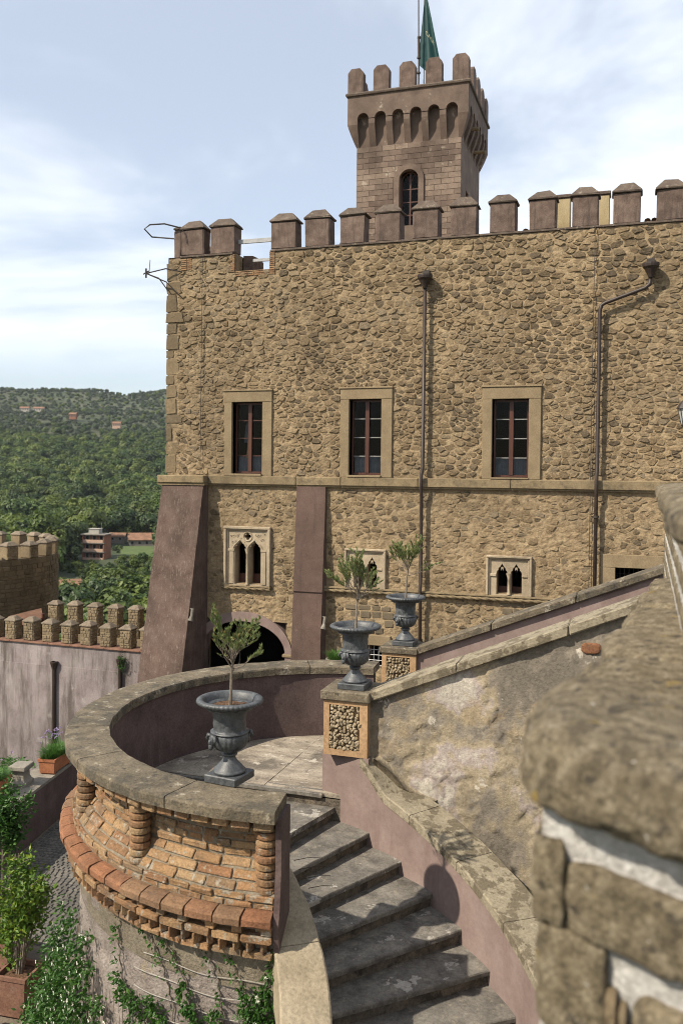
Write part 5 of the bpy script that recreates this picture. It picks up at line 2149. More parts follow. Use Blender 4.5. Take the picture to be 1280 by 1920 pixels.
def step(k, z, p0, p1, over=.035):
    """one tread between the angle of its own nosing (p0) and of the step above (p1)"""
    n, m3 = 14, 5
    vs_, fs = [], []
    a0, a1 = R_(p0), R_(p1) + R_(1.2)
    rin0 = 1.1 if k <= 3 else None
    rows = []
    for i in range(n + 1):
        row = []
        for j in range(m3 + 1):
            a = a0 + (a1 - a0) * j / m3
            ro = ray_circle(a, SC, SR + .03)
            ri = rin0 if rin0 else ray_circle(a, SC, 2.76)
            if k <= 3:
                # stop inside the thickness of the round parapet
                t = ri
                while math.hypot(FX + t * math.cos(a) - LC[0], FY + t * math.sin(a) - LC[1]) > 2.56 and t < ro - .3:
                    t += .02
                ri = max(t, ray_circle(a, SC, 2.2)) if k == 3 else t
            r = ri + (ro - ri) * i / n
            x, y = FX + r * math.cos(a), FY + r * math.sin(a)
            if j == 0:
                w = .007 * fbm(x * 9, y * 9, k, 3)
                x += math.sin(a) * (over + w)
                y -= math.cos(a) * (over + w)
            zz = z + .006 * fbm(x * 3, y * 3, k * 1.7, 3) - (.006 if j == 0 else 0)
            row.append((x, y, zz))
        rows.append(row)
    s = m3 + 1
    for row in rows:
        vs_ += row
    for i in range(n):
        for j in range(m3):
            fs.append((i * s + j, (i + 1) * s + j, (i + 1) * s + j + 1, i * s + j + 1))
    o = len(vs_)
    for row in rows:
        x, y, zz = row[0]
        a = a0
        bx, by = x - math.sin(a) * -.004 - math.sin(a) * 0, y
        vs_.append((x + math.sin(a) * .006, y - math.cos(a) * .006, z - .018))
        vs_.append((x + math.sin(a) * .003, y - math.cos(a) * .003, z - .056))
        vs_.append((x - math.sin(a) * over, y + math.cos(a) * over, z - .06))
    for i in range(n):
        fs.append((i * s, (i + 1) * s, o + (i + 1) * 3, o + i * 3))
        fs.append((o + i * 3, o + (i + 1) * 3, o + (i + 1) * 3 + 1, o + i * 3 + 1))
        fs.append((o + i * 3 + 1, o + (i + 1) * 3 + 1, o + (i + 1) * 3 + 2, o + i * 3 + 2))
    mb = MB()
    mb.add(vs_, fs, trng.random())
    st = normals_out(mb.build('step', M['step'], stair))
    mb = MB()
    v2, f2 = [], []
    for i, row in enumerate(rows):
        x, y, zz = row[0]
        x -= math.sin(a0) * over
        y += math.cos(a0) * over
        for zq in (z - .058, z - .11, z - .175):
            w = .008 * fbm(x * 8, y * 8, zq * 9, 3)
            v2.append((x + math.sin(a0) * w, y - math.cos(a0) * w, zq))
    for i in range(n):
        for q in range(2):
            f2.append((i * 3 + q, (i + 1) * 3 + q, (i + 1) * 3 + q + 1, i * 3 + q + 1))
    mb.add(v2, f2)
    mb.build('riser', M['riser'], st)


# the first step is the wide winder filling the near half of the round landing
p = clip_half(poly_clip_disc(LC[0], LC[1], 2.55), 0, 1, 9.74)
c_, s_ = math.cos(R_(PHI[0])), math.sin(R_(PHI[0]))
p = clip_half(p, s_, -c_, s_ * FX - c_ * FY + .035)
p += []
mb = MB()
mb.plate(p, [], lambda u, v, d: (u, v, -.16 + d), -.06, 0)
st1 = normals_out(mb.build('step', M['step'], stair))
p = clip_half(clip_half(poly_clip_disc(LC[0], LC[1], 2.55), 0, 1, 9.73), s_, -c_, s_ * FX - c_ * FY)
mb = MB()
mb.plate(p, [], lambda u, v, d: (u, v, -.16 + d), -.30, -.06)
normals_out(mb.build('riser', M['riser'], st1))
for k in range(2, 20):
    step(k, -.16 * k, PHI[k - 1], PHI[k - 2])

# sloping curb on the inner side of the stair
cb = thing('stair_curb', 'broad sloping stone curb along the inner edge of the curved stair', 'curb', (-2.8, 7.6, -1))


def stripe(name, r0, r1, th0, th1, ztop, h, mat, parent, n=10, clampy=None, round_=.012, jit=.004):
    """curved sloping slab between radii r0 and r1 about the stair centre"""
    vs_, fs = [], []
    rs = [r0, r0 + .015, r0 + (r1 - r0) * .33, r0 + (r1 - r0) * .66, r1 - .015, r1]
    k = len(rs)
    for i in range(n + 1):
        th = th0 + (th1 - th0) * i / n
        a = R_(th)
        w = .008 * fbm(th * .3, 0, 3.3, 3)
        for j, r in enumerate(rs):
            e = round_ if j in (0, k - 1) else 0
            x, y = SC[0] + (r + w * (1 if j > 2 else -1)) * math.cos(a), SC[1] + (r + w) * math.sin(a)
            if clampy is not None: y = min(y, clampy)
            vs_.append((x, y, ztop(th) - e + jit * fbm(x * 6, y * 6, 1.1, 3)))
        for r in (r0, r1):
            x, y = SC[0] + r * math.cos(a), SC[1] + r * math.sin(a)
            if clampy is not None: y = min(y, clampy)
            vs_.append((x, y, ztop(th) - h))
    s = k + 2
    for i in range(n):
        for j in range(k - 1):
            fs.append((i * s + j, i * s + j + 1, (i + 1) * s + j + 1, (i + 1) * s + j))
        fs.append((i * s + k - 1, i * s + k + 1, (i + 1) * s + k + 1, (i + 1) * s + k - 1))
        fs.append((i * s, (i + 1) * s, (i + 1) * s + k, i * s + k))
        fs.append((i * s + k, (i + 1) * s + k, (i + 1) * s + k + 1, i * s + k + 1))
    for i in (0, n):
        fs.append(tuple([i * s + j for j in range(k)] + [i * s + k + 1, i * s + k]))
    mb = MB()
    mb.add(vs_, fs, trng.random())
    return normals_out(mb.build(name, mat, parent))


zn = lambda th: -.05 - (40 - th) * .0221
for t0, t1 in ((49, 34.6), (34.4, 14), (13.8, -6), (-6.2, -24)):
    stripe('curb_stone', 2.40, 2.80, t0, t1, zn, .5, M['curb'], cb, 12)
mb = MB()
for r in (2.43, 2.77):
    n = 50
    for i in range(n):
        a, b = R_(49 - 73 * i / n), R_(49 - 73 * (i + 1) / n)
        mb.quad((SC[0] + r * math.cos(a), SC[1] + r * math.sin(a), -3.6), (SC[0] + r * math.cos(b), SC[1] + r * math.sin(b), -3.6),
                (SC[0] + r * math.cos(b), SC[1] + r * math.sin(b), zn(49 - 73 * (i + 1) / n) - .45), (SC[0] + r * math.cos(a), SC[1] + r * math.sin(a), zn(49 - 73 * i / n) - .45))
mb.build('curb_wall', M['drum'], cb, True)

# pink outer wall of the stair with its lichen-spotted coping
pw = thing('stair_wall', 'smooth pink plaster wall curving down beside the steps under a lichen spotted coping', 'wall', (-1.5, 9.0, -2))


def ztop(th):
    base = .094 - (58.05 - th) * .0221
    if th > 66.5:
        return .5
    if th > 60:
        return base + (0.5 - base) * smooth(61.5, 67.5, th) ** 1.0
    return base


n = 90
vs_, fs = [], []
for i in range(n + 1):
    th = 73.6 - 105 * i / n
    a = R_(th)
    for q in range(13):
        z = ztop(th) - .012 + (GZ - ztop(th)) * q / 12
        rr = SR + .006 * fbm(th * .1, z * 1.5, 2, 3)
        vs_.append((SC[0] + rr * math.cos(a), SC[1] + rr * math.sin(a), z))
for i in range(n):
    for q in range(12):
        fs.append((i * 13 + q, (i + 1) * 13 + q, (i + 1) * 13 + q + 1, i * 13 + q + 1))
mb = MB()
mb.add(vs_, fs)
mb.build('plaster_face', M['pink'], pw, True)
mb = MB()
mb.plate([(-3.387, 9.765), (-3.387, 10.12), (-2.78, 10.12), (-2.78, 9.55), (-3.05, 9.64)], [], lambda u, v, d: (u, v, d), -1.2, .497)
normals_out(mb.build('pier_base', M['pink'], pw))
mb = MB()
n = 60
for i in range(n):
    a, b = R_(50 - 80 * i / n), R_(50 - 80 * (i + 1) / n)
    r = 5.04
    mb.quad((SC[0] + r * math.cos(a), min(9.74, SC[1] + r * math.sin(a)), -3.6), (SC[0] + r * math.cos(b), min(9.74, SC[1] + r * math.sin(b)), -3.6),
            (SC[0] + r * math.cos(b), min(9.74, SC[1] + r * math.sin(b)), ztop(50 - 80 * (i + 1) / n) - .06), (SC[0] + r * math.cos(a), min(9.74, SC[1] + r * math.sin(a)), ztop(50 - 80 * i / n) - .06))
mb.build('back_face', M['pink'], pw)
for t0, t1 in ((66.6, 57), (56.9, 47.5), (47.4, 37.2), (37.1, 26), (25.9, 10), (9.9, -31)):
    stripe('coping_slab', 4.615, 5.09, t0, t1, ztop, .10, M['coping_side'], pw, 14, 9.655)

# ================================================================ upper flight: retaining wall, ramps and piers
rw = thing('retaining_wall', 'peeling mottled plaster retaining wall rising to the right under a sloping coping', 'wall', (0, 9.74, GZ))
RZ = lambda x: 1.247 + .417 * (x + 2.81)
mb = MB()
nx, nz2 = 190, 170
vs_, fs = [], []
tn = []
for i in range(nx + 1):
    x = -2.84 + 5.6 * i / nx
    for j in range(nz2 + 1):
        z = -3.2 + (RZ(x) - .10 + 3.2) * j / nz2
        p1 = fbm(x * 1.3, z * 1.3, 5.5, 5)
        p2 = fbm(x * 2.0 + 9, z * 1.8, 1.2, 5)
        lost = smooth(.08, .115, p2 + .25 * fbm(x * .7, z * .7, 3, 2))
        d = .004 * fbm(x * 7, z * 7, 0, 3) - .017 * lost + lost * .012 * fbm(x * 13, z * 13, 4, 3)
        # rain-darkened columns, pale lilac repairs low at the left, ochre wash elsewhere
        col_ = fbm(x * 2.3 + .35 * fbm(x * 2, z * 2, 8, 2), z * .45, 9.1, 4)
        t = .50 + 1.15 * p1 - .60 * max(0, col_ - .05) + .25 * smooth(-1.6, -2.7, x) * smooth(.9, .2, z) - .12 * lost + .22 * fbm(x * 11, z * 11, 2, 3)
        vs_.append((x, 9.665 - d, z))
        tn.append(max(0, min(1, t)))
s = nz2 + 1
for i in range(nx):
    for j in range(nz2):
        fs.append((i * s + j, (i + 1) * s + j, (i + 1) * s + j + 1, i * s + j + 1))
mb.v, mb.f, mb.t = vs_, fs, tn
mb.build('plaster_face', M['mottled'], rw, True)
mb = MB()
mb.plate([(-2.84, -3.4), (6, -3.4), (6, RZ(6) - .1), (-2.84, RZ(-2.84) - .1)], [], lambda u, v, d: (u, 9.72 + d, v), 0, .36)
normals_out(mb.build('wall_core', M['pink'], rw))
mb = MB()
rock(mb, (-.36, 9.668, 1.93), ((1, 0, 0), (0, 1, 0), (0, 0, 1)), (.10, .02, .06), 3, 5, .1)
mb.build('exposed_brick', M['brick_red'], rw)
x = -2.81
while x < 6:
    L = trng.uniform(.95, 1.3)
    b = min(x + L, 6)
    mb = MB()
    mb.box(x + .004, b - .004, 9.60 + trng.uniform(-.008, .008), 10.10, -.115, 0, trng.random(), .014, .005, fn=lambda u, v, w: (u, v, w + RZ(u)))
    mb.build('coping_slab', M['coping_side'], rw)
    x = b

# mortar fillet closing the gap between the stair coping and the retaining wall
mb = MB()
n = 24
vs_ = []
for i in range(n + 1):
    th = 67 - 9 * i / n
    a = R_(th)
    z = ztop(th)
    x0_, y0_ = SC[0] + 5.05 * math.cos(a), SC[1] + 5.05 * math.sin(a)
    vs_ += [(x0_, min(9.62, y0_), z - .012), (x0_ + .12 * math.cos(a), 9.69, z + .004 + .006 * fbm(x0_ * 9, 0, 0, 2)), (x0_, min(9.62, y0_), z - .4)]
mb.add(vs_, [(i * 3 + j, (i + 1) * 3 + j, (i + 1) * 3 + j + 1, i * 3 + j + 1) for i in range(n) for j in (0,)] + [(i * 3, (i + 1) * 3, (i + 1) * 3 + 2, i * 3 + 2) for i in range(n)])
mb.build('mortar_fillet', M['mottled'], rw, True)

fr_ = thing('far_ramp_wall', 'far pink stair parapet with sloping grey coping rising to the right', 'wall', (0, 12.7, 0))
FZ = lambda x: 1.178 + .398 * (x + 2.966)
mb = MB()
mb.plate([(-2.98, -.5), (5, -.5), (5, FZ(5) - .11), (-2.98, FZ(-2.98) - .11)], [], lambda u, v, d: (u, 12.70 + d, v), 0, .30)
normals_out(mb.build('plaster_face', M['pink'], fr_))
mb = MB()
mb.plate([(-2.6, -3.4), (5, -3.4), (5, 0), (-2.6, 0)], [], lambda u, v, d: (u, 12.72 + d, v), 0, .26)
normals_out(mb.build('lower_face', M['pink'], fr_))
x = -2.966
while x < 5:
    b = min(x + trng.uniform(1.0, 1.4), 5)
    mb = MB()
    mb.box(x + .003, b - .003, 12.63, 13.07, -.11, 0, trng.random(), .014, .004, fn=lambda u, v, w: (u, v, w + FZ(u)))
    mb.build('coping_slab', M['coping'], fr_)
    x = b

us = thing('upper_staircase', 'upper stone flight climbing to the right between two sloping parapets', 'staircase', (0, 11.3, 0))
for k in range(13):
    x0 = -2.05 + k * .40
    mb = MB()
    mb.box(x0, x0 + .44, 10.09, 12.69, .16 * (k + 1) - .16, .16 * (k + 1), trng.random(), .01, .003)
    mb.build('step', M['step'], us)


def pier(name, label, x0, x1, y0, y1, z0, z1, zc):
    t = thing(name, label, 'pier', ((x0 + x1) / 2, (y0 + y1) / 2, z0))
    w = x1 - x0
    px0, px1 = x0 + .068, x1 - .095
    pz0, pz1 = z0 + .07, z1 - .05
    mb = MB()
    mb.plate([(x0, z0), (x1, z0), (x1, z1), (x0, z1)], [[(px0, pz0), (px1, pz0), (px1, pz1), (px0, pz1)]], lambda u, v, d: (u, y0 + d, v), 0, .05)
    mb.box(x0, x1, y0 + .052, y1, z0, z1)
    normals_out(mb.build('shaft', M['ochre_plaster'], t))
    mb = MB()
    r2 = random.Random(len(name) + int(x0 * 100))
    s = .043
    z = pz0 + .02
    while z < pz1 - .005:
        x = px0 + .02
        while x < px1 - .005:
            a = r2.uniform(0, 3)
            ax = (Vector((math.cos(a), 0, math.sin(a))), Vector((0, 1, 0)), Vector((-math.sin(a), 0, math.cos(a))))
            rock(mb, (x + r2.uniform(-.014, .014), y0 + .026 + r2.uniform(-.008, .008), z + r2.uniform(-.014, .014)), ax,
                 (r2.uniform(.018, .032), r2.uniform(.022, .036), r2.uniform(.015, .026)), r2.uniform(0, 50), 3, .35, 2.4, r2.random())
            x += s * r2.uniform(.8, 1.2)
        z += s * .92
    mb.build('shell_stones', M['shellstone'], t, kind='stuff')
    mb = MB()
    mb.box(x0 - .035, x1 + .03, y0 - .035, y1 + .03, z1, zc, .5, .014, .004)
    mb.build('pier_cap', M['coping'], t)
    return t


pier('near_pier', 'nearer ochre pier with rubble stone panel on the pink block', -3.335, -2.805, 9.57, 10.09, .498, 1.135, 1.25)
bpy.data.objects['near_pier'].name = 'stair_pier'
pier('far_pier', 'farther ochre pier with rubble stone panel at the back of the landing', -3.49, -2.965, 12.64, 13.15, -.3, 1.07, 1.165)
bpy.data.objects['far_pier'].name = 'stair_pier.001'

# ================================================================ urns with olive trees
vr = random.Random(99)


def make_urn(label, loc, rot):
    t = thing('garden_urn', label, 'urn', (0, 0, 0), 'grey fluted urns on the terrace')
    mb = MB()
    mb.box(-.165, .165, -.165, .165, 0, .072, .5, .008)
    mb.build('plinth', M['urn'], t)
    mb = MB()
    mb.lathe([(.0, .072), (.14, .072), (.147, .083), (.145, .097), (.133, .103), (.128, .112), (.115, .130), (.085, .160), (.062, .190), (.052, .215), (.052, .222), (.068, .228), (.071, .238), (.066, .248), (.05, .252), (.05, .262)], (0, 0, 0), 40)
    mb.build('foot', M['urn'], t, True)
    mb = MB()

    def flute(i, a):
        return 1 + .035 * abs(math.sin(a * 11)) if 1 <= i <= 9 else 1
    mb.lathe([(.05, .258), (.08, .268), (.115, .285), (.140, .310), (.156, .340), (.164, .370), (.166, .395), (.162, .415), (.155, .428), (.150, .434)], (0, 0, 0), 132, flute)
    mb.build('fluted_bowl', M['urn'], t, True)
    mb = MB()

    def relief(i, a):
        return 1 + (.05 * noise.noise(Vector((math.cos(a) * 4.2, math.sin(a) * 4.2, i * .55))) + .022 * noise.noise(Vector((math.cos(a) * 11, math.sin(a) * 11, i * 1.1))) if 3 < i < 13 else 0)
    pr = [(.15, .430), (.172, .436), (.174, .446), (.150, .450)] + [(.145 + .0006 * k + .0018 * max(0, k - 6) ** 1.4, .452 + .02 * k) for k in range(0, 11)] + [(.176, .668), (.20, .678)]
    mb.lathe(pr, (0, 0, 0), 110, relief)
    mb.build('body', M['urn'], t, True)
    mb = MB()

    def gad(i, a):
        return 1 + .012 * math.cos(a * 46) if 2 <= i <= 5 else 1
    mb.lathe([(.176, .672), (.22, .684), (.262, .690), (.288, .700), (.300, .716), (.298, .732), (.284, .742), (.262, .744), (.248, .738), (.235, .722), (.222, .69), (.21, .65)], (0, 0, 0), 184, gad)
    mb.build('rim', M['urn'], t, True)
    mb = MB()
    pts = []
    n = 40
    rr = [0, .04, .08, .12, .16, .2, .222]
    for r in rr:
        for k in range(n):
            a = 2 * math.pi * k / n
            pts.append((r * math.cos(a), r * math.sin(a), .668 + vr.uniform(-.006, .008)))
    f = [(i * n + k, i * n + (k + 1) % n, (i + 1) * n + (k + 1) % n, (i + 1) * n + k) for i in range(len(rr) - 1) for k in range(n)]
    mb.add(pts, f)
    mb.build('soil', M['soil'], t)
    for a in (R_(-118), R_(62)):
        mb = MB()
        d = Vector((math.cos(a), math.sin(a), 0))
        s = Vector((-d.y, d.x, 0))
        zz = Vector((0, 0, 1))
        # bearded mask: brow, nose, muzzle, beard and two curling horns
        rock(mb, d * .172 + zz * .385, (d, s, zz), (.030, .040, .048), 2, 6, .12, 2.2)
        rock(mb, d * .196 + zz * .372, (d, s, zz), (.020, .018, .026), 4, 5, .12, 2.2)
        rock(mb, d * .192 + zz * .335, (d, s, zz), (.020, .026, .034), 6, 5, .2, 2.2)
        for q in (-1, 1):
            mb.tube([d * .165 + s * q * .03 + zz * .42, d * .185 + s * q * .062 + zz * .425, d * .19 + s * q * .075 + zz * .395, d * .185 + s * q * .06 + zz * .375], [.018, .017, .014, .008], 7)
        mb.build('mask_handle', M['urn'], t, True)
    t.location = loc
    t.rotation_euler = (0, 0, rot)
    return t


U1 = (-3.385, 7.147, 1.0)
U2 = (-3.03, 9.80, 1.25)
U3 = (-3.20, 12.91, 1.165)
urn = make_urn('grey fluted urn with mask handles on the round parapet coping, nearest of three', U1, R_(-7))
copy_tree(urn, U2, 'grey fluted urn on the nearer stair pier, middle of three', R_(0))
copy_tree(urn, U3, 'grey fluted urn on the farther stair pier, farthest of three', R_(0))


def olive(label, base, trunk_h, cr, ch, seed, lean=(0, 0), density=1.0, asym=(0, 0)):
    r = random.Random(seed)
    st = random.getstate()
    random.seed(seed)
    t = thing('olive_tree', label, 'tree', base, 'small olive trees in urns')
    B = Vector(base)
    top = B + Vector((lean[0], lean[1], trunk_h))
    mb = MB()
    mb.tube([B - Vector((0, 0, .03)), B + Vector((lean[0] * .1 + .006, 0, trunk_h * .35)), B + Vector((lean[0] * .65 - .008, lean[1] * .5, trunk_h * .72)), top], [.018, .014, .012, .011], 8)
    twigs = []
    nb = 13
    for i in range(nb):
        a = i * 2.4 + r.uniform(-.4, .4)
        el = r.uniform(.25, 1.25)
        L = cr * r.uniform(.75, 1.1)
        d = Vector((math.cos(a) * math.cos(el), math.sin(a) * math.cos(el), math.sin(el) * 1.15))
        st0 = top + Vector((0, 0, r.uniform(-.10, .06)))
        m1 = st0 + d * L * .45 + Vector((asym[0] * .3, asym[1] * .3, -.01))
        e = st0 + d * L + Vector((asym[0], asym[1], .05))
        e.z = B.z + trunk_h + (e.z - top.z) * ch / cr
        mb.tube([st0, m1, e], [.007, .0045, .002], 5)
        twigs.append((m1, e))
        for q in range(6):
            tt = r.uniform(.25, .95)
            p = st0.lerp(m1, min(1, tt * 2)) if tt < .5 else m1.lerp(e, tt * 2 - 1)
            dd = (d + Vector((r.gauss(0, .6), r.gauss(0, .6), r.uniform(0, .8)))).normalized()
            e2 = p + dd * cr * r.uniform(.25, .5)
            mb.tube([p, (p + e2) / 2 + Vector((0, 0, -.006)), e2], [.0032, .0024, .0012], 4)
            twigs.append((p, e2))
            if r.random() < .4:
                e3 = e2 + Vector((r.gauss(0, .4), r.gauss(0, .4), 1)).normalized() * cr * .22
                mb.tube([e2, e3], [.0014, .001], 4)
                twigs.append((e2, e3))
    mb.build('trunk', M['bark'], t)
    lb = MB()
    for a, b in twigs:
        L = (b - a).length
        k = int(L / .0135 * density)
        for i in range(k):
            s = r.uniform(.35, 1.0)
            p = a.lerp(b, s)
            if (p - top).length < cr * r.uniform(.45, .8):
                continue
            d = ((b - a).normalized() * .8 + Vector((r.gauss(0, .45), r.gauss(0, .45), r.uniform(.1, .9)))).normalized()
            lb.leaf(p, d, r.uniform(.030, .050), r.uniform(.009, .013), .98 if r.random() < .035 else r.uniform(0, .85))
    lb.build('leaves', M['olive_leaf'], t)
    random.setstate(st)
    return t


olive('young olive tree with bare grey branches in the nearest urn', (U1[0], U1[1], U1[2] + .665), .42, .28, .27, 4, (.03, 0), 3.0)
olive('loose leaning olive tree in the urn on the nearer pier', (U2[0], U2[1], U2[2] + .665), .42, .35, .34, 8, (.03, 0), 3.0, (-.03, 0))
olive('dense rounded olive tree in the farthest urn', (U3[0], U3[1], U3[2] + .665), .46, .38, .34, 15, (.03, 0), 4.2)

# ================================================================ foreground parapet of rough tufa blocks
fa = thing('tufa_parapet', 'blurred rough tufa parapet with white mortar close at the right', 'wall', cw(2.5, .8, 1.0))
ud = (FH * -.751 + RH * .66).normalized()
sd = (FH * .922 + RH * .387).normalized()
zd = Vector((0, 0, 1))
C0 = cw(2.24, .515, 0)
nf = ud.cross(zd).normalized()
if nf.dot(Vector((0, 0, CAM_Z)) - C0) < 0: nf = -nf


def fpt(u, s, z, o=0.0):
    return C0 + ud * u + sd * s + zd * z


mb = MB()
a_ = [(.012, .012), (.95, .012), (.95, .5), (.75, 4.2), (.012, 4.2)]
mb.plate(a_, [], lambda u, v, d: fpt(u, v, d)[:], .2, 2.95)
normals_out(mb.build('mortar_core', M['lime'], fa))
# front courses: (u0, u1, z0, z1)
for i, (u0, u1, z0, z1) in enumerate([(-.01, .085, 2.66, 2.862), (.10, .50, 2.665, 2.835), (.52, .93, 2.66, 2.84),
                                      (.01, .20, 2.40, 2.652), (.205, .235, 2.45, 2.56), (.24, .262, 2.40, 2.54), (.29, .62, 2.30, 2.575), (.65, .93, 2.30, 2.6),
                                      (.06, .30, 2.14, 2.37), (.33, .60, 2.05, 2.27), (.63, .92, 2.05, 2.27), (.0, .3, 1.85, 2.1), (.33, .9, 1.8, 2.02)]):
    mb = MB()
    rock(mb, fpt((u0 + u1) / 2, .045, (z0 + z1) / 2), (ud, sd, zd), ((u1 - u0) / 2 * 1.08, .078, (z1 - z0) / 2 * 1.08), i + 1.3, 16, .07, 7.0, vr.random(), 2.6)
    mb.build('stone', M['tufa'] if i not in (4, 5) else M['quoin'], fa, True)
# side courses along the stair side
s = .15
z = 2.86
while z > 1.5:
    h = vr.uniform(.15, .21)
    s = .14 if z > 2.6 else .1
    while s < 4.1:
        L = vr.uniform(.25, .5)
        mb = MB()
        rock(mb, fpt(.03, s + L / 2, z - h / 2), (ud, sd, zd), (.055, L / 2 - .015, h / 2 - .012), vr.uniform(0, 90), 5, .05, 5, vr.random(), 2)
        mb.build('stone', M['tufa'], fa, True)
        s += L
    z -= h
# rounded cap stones
s = -.09
i = 0
for L, hz, du in ((.80, .112, .0), (.62, .085, .055), (.80, .085, .07), (.72, .075, .085), (.9, .075, .10), (.6, .07, .10)):
    mb = MB()
    rock(mb, fpt(.36 + du, s + L / 2, 2.935 + hz), (ud, sd, zd), (.44, L / 2 + .02, hz + .01), 11.7 + i * 2.1, 30, .065, 4.0, vr.random(), 2.4)
    mb.build('cap_stone', M['tufa'], fa, True)
    s += L
    i += 1

fb = thing('tufa_wall', 'taller tufa block wall with white joints at the right edge behind the rough parapet', 'wall', cw(5, 2.0, 1.5))
P0, P1 = cw(2.4, 1.0, 0), cw(8.0, 2.965, 0)
bd = (P1 - P0).normalized()
bl = (P1 - P0).length
bn = bd.cross(zd).normalized()


def bpt(s, o, z):
    return P0 + bd * s + bn * o + zd * z


mb = MB()
mb.plate([(0, .0), (bl, .0), (bl, .5), (0, .5)], [], lambda u, v, d: bpt(u, v, d)[:], .5, 3.60)
normals_out(mb.build('mortar_core', M['lime'], fb))
z = 3.56
r = 0
while z > 2.0:
    h = .15
    s = .0 + (.17 if r % 2 else 0)
    while s < bl - .1:
        L = vr.uniform(.28, .42)
        e = min(L, bl - s)
        mb = MB()
        rock(mb, bpt(s + e / 2, .012, z - h / 2), (bd, bn, zd), (e / 2 - .03, .022, h / 2 - .028), vr.uniform(0, 90), 5, .05, 5, vr.random(), 2)
        mb.build('stone', M['tufa'], fb, True)
        s += L
    # end faces
    for o in (.0, .26):
        mb = MB()
        rock(mb, bpt(.02, .12 + o + (.03 if r % 2 else 0), z - h / 2), (bd, bn, zd), (.05, .11, h / 2 - .022), vr.uniform(0, 90), 5, .05, 5, vr.random(), 2)
        mb.build('stone', M['tufa'], fb, True)
        mb = MB()
        rock(mb, bpt(bl - .02, .12 + o, z - h / 2), (bd, bn, zd), (.05, .11, h / 2 - .018), vr.uniform(0, 90), 5, .05, 5, vr.random(), 2)
        mb.build('stone', M['tufa'], fb, True)
    z -= h
    r += 1
s = -.05
while s < bl:
    L = vr.uniform(.7, 1.0)
    L = min(L, bl + .06 - s)
    mb = MB()
    rock(mb, bpt(s + L / 2, .24, 3.645), (bd, bn, zd), (L / 2 + .01, .33, .075), vr.uniform(0, 90), 9, .05, 4, vr.random(), 2)
    mb.build('cap_stone', M['tufa'], fb, True)
    s += L + .001
    if L < .2: break

# ================================================================ lower left: mauve wall, bastion, garden
mw = thing('mauve_wall', 'long streaked mauve plaster wall topped by stone merlons, left of the buttress', 'wall', (-17, 24.3, -6))
MZ = -2.03
mb = MB()
mb.box(-27, -14.25, 24.3, 24.8, -9, MZ)
mb.box(-27, -14.25, 24.27, 24.3 - .001, -9, -2.72)
mb.build('plaster_face', M['mauve'], mw)
x = -27
while x < -14.3:
    b = min(x + vr.uniform(.6, .9), -14.26)
    mb = MB()
    mb.box(x + .004, b - .004, 24.24, 24.84, MZ + .001, MZ + .045, vr.random(), .008, .003)
    mb.build('cap_tile', M['terracotta_dull'], mw)
    x = b


def rubble_merlon(x, y, w, dp, z0, h, parent, rot=0.0):
    ca_, sa_ = math.cos(rot), math.sin(rot)
    cx_, cy_ = x, y

    def R2(u, v, ww):
        return (cx_ + ca_ * u - sa_ * v, cy_ + sa_ * u + ca_ * v, ww)
    mb = MB()
    mb.box(-w / 2, w / 2, -dp / 2, dp / 2, z0, z0 + h + .002, .55, .02, .008, fn=R2)
    # rough stones set in the two visible faces
    for (ax_, half, dd) in ((0, w / 2, -dp / 2), (1, dp / 2, w / 2)):
        zz = z0 + .03
        while zz < z0 + h - .06:
            hh = vr.uniform(.07, .13)
            u = -half + .02
            while u < half - .04:
                ww = vr.uniform(.09, .2)
                ue = min(u + ww, half - .01)
                q = .012 + vr.uniform(0, .012)
                if ax_ == 0:
                    mb.box(u, ue - .012, dd - q, dd + .02, zz, zz + hh - .012, vr.random(), .01, .005, fn=R2)
                else:
                    mb.box(dd - .02, dd + q, u, ue - .012, zz, zz + hh - .012, vr.random(), .01, .005, fn=R2)
                u += ww
            zz += hh
    m = mb.build('merlon', M['merlon_stone'], parent)
    cbm = MB()
    e = .03
    zt = z0 + h
    cbm.box(-w / 2 - e, w / 2 + e, -dp / 2 - e, dp / 2 + e, zt + .003, zt + .055, .4, .012, .006, fn=R2)
    q = .13
    v = [R2(-w / 2 - e * .5, -dp / 2 - e * .5, zt + .053), R2(w / 2 + e * .5, -dp / 2 - e * .5, zt + .053), R2(w / 2 + e * .5, dp / 2 + e * .5, zt + .053), R2(-w / 2 - e * .5, dp / 2 + e * .5, zt + .053),
         R2(-w / 2 + q, -dp / 2 + q, zt + .17), R2(w / 2 - q, -dp / 2 + q, zt + .17), R2(w / 2 - q, dp / 2 - q, zt + .18), R2(-w / 2 + q, dp / 2 - q, zt + .16)]
    cbm.add(v, [(0, 1, 5, 4), (1, 2, 6, 5), (2, 3, 7, 6), (3, 0, 4, 7), (4, 5, 6, 7)])
    cbm.build('merlon_cap', M['stone_cap'], m)


for k in range(12):
    x = -14.52 - .74 * k
    rubble_merlon(x, 24.58, .40, .38, MZ + .04, .60 + vr.uniform(-.02, .02), mw)
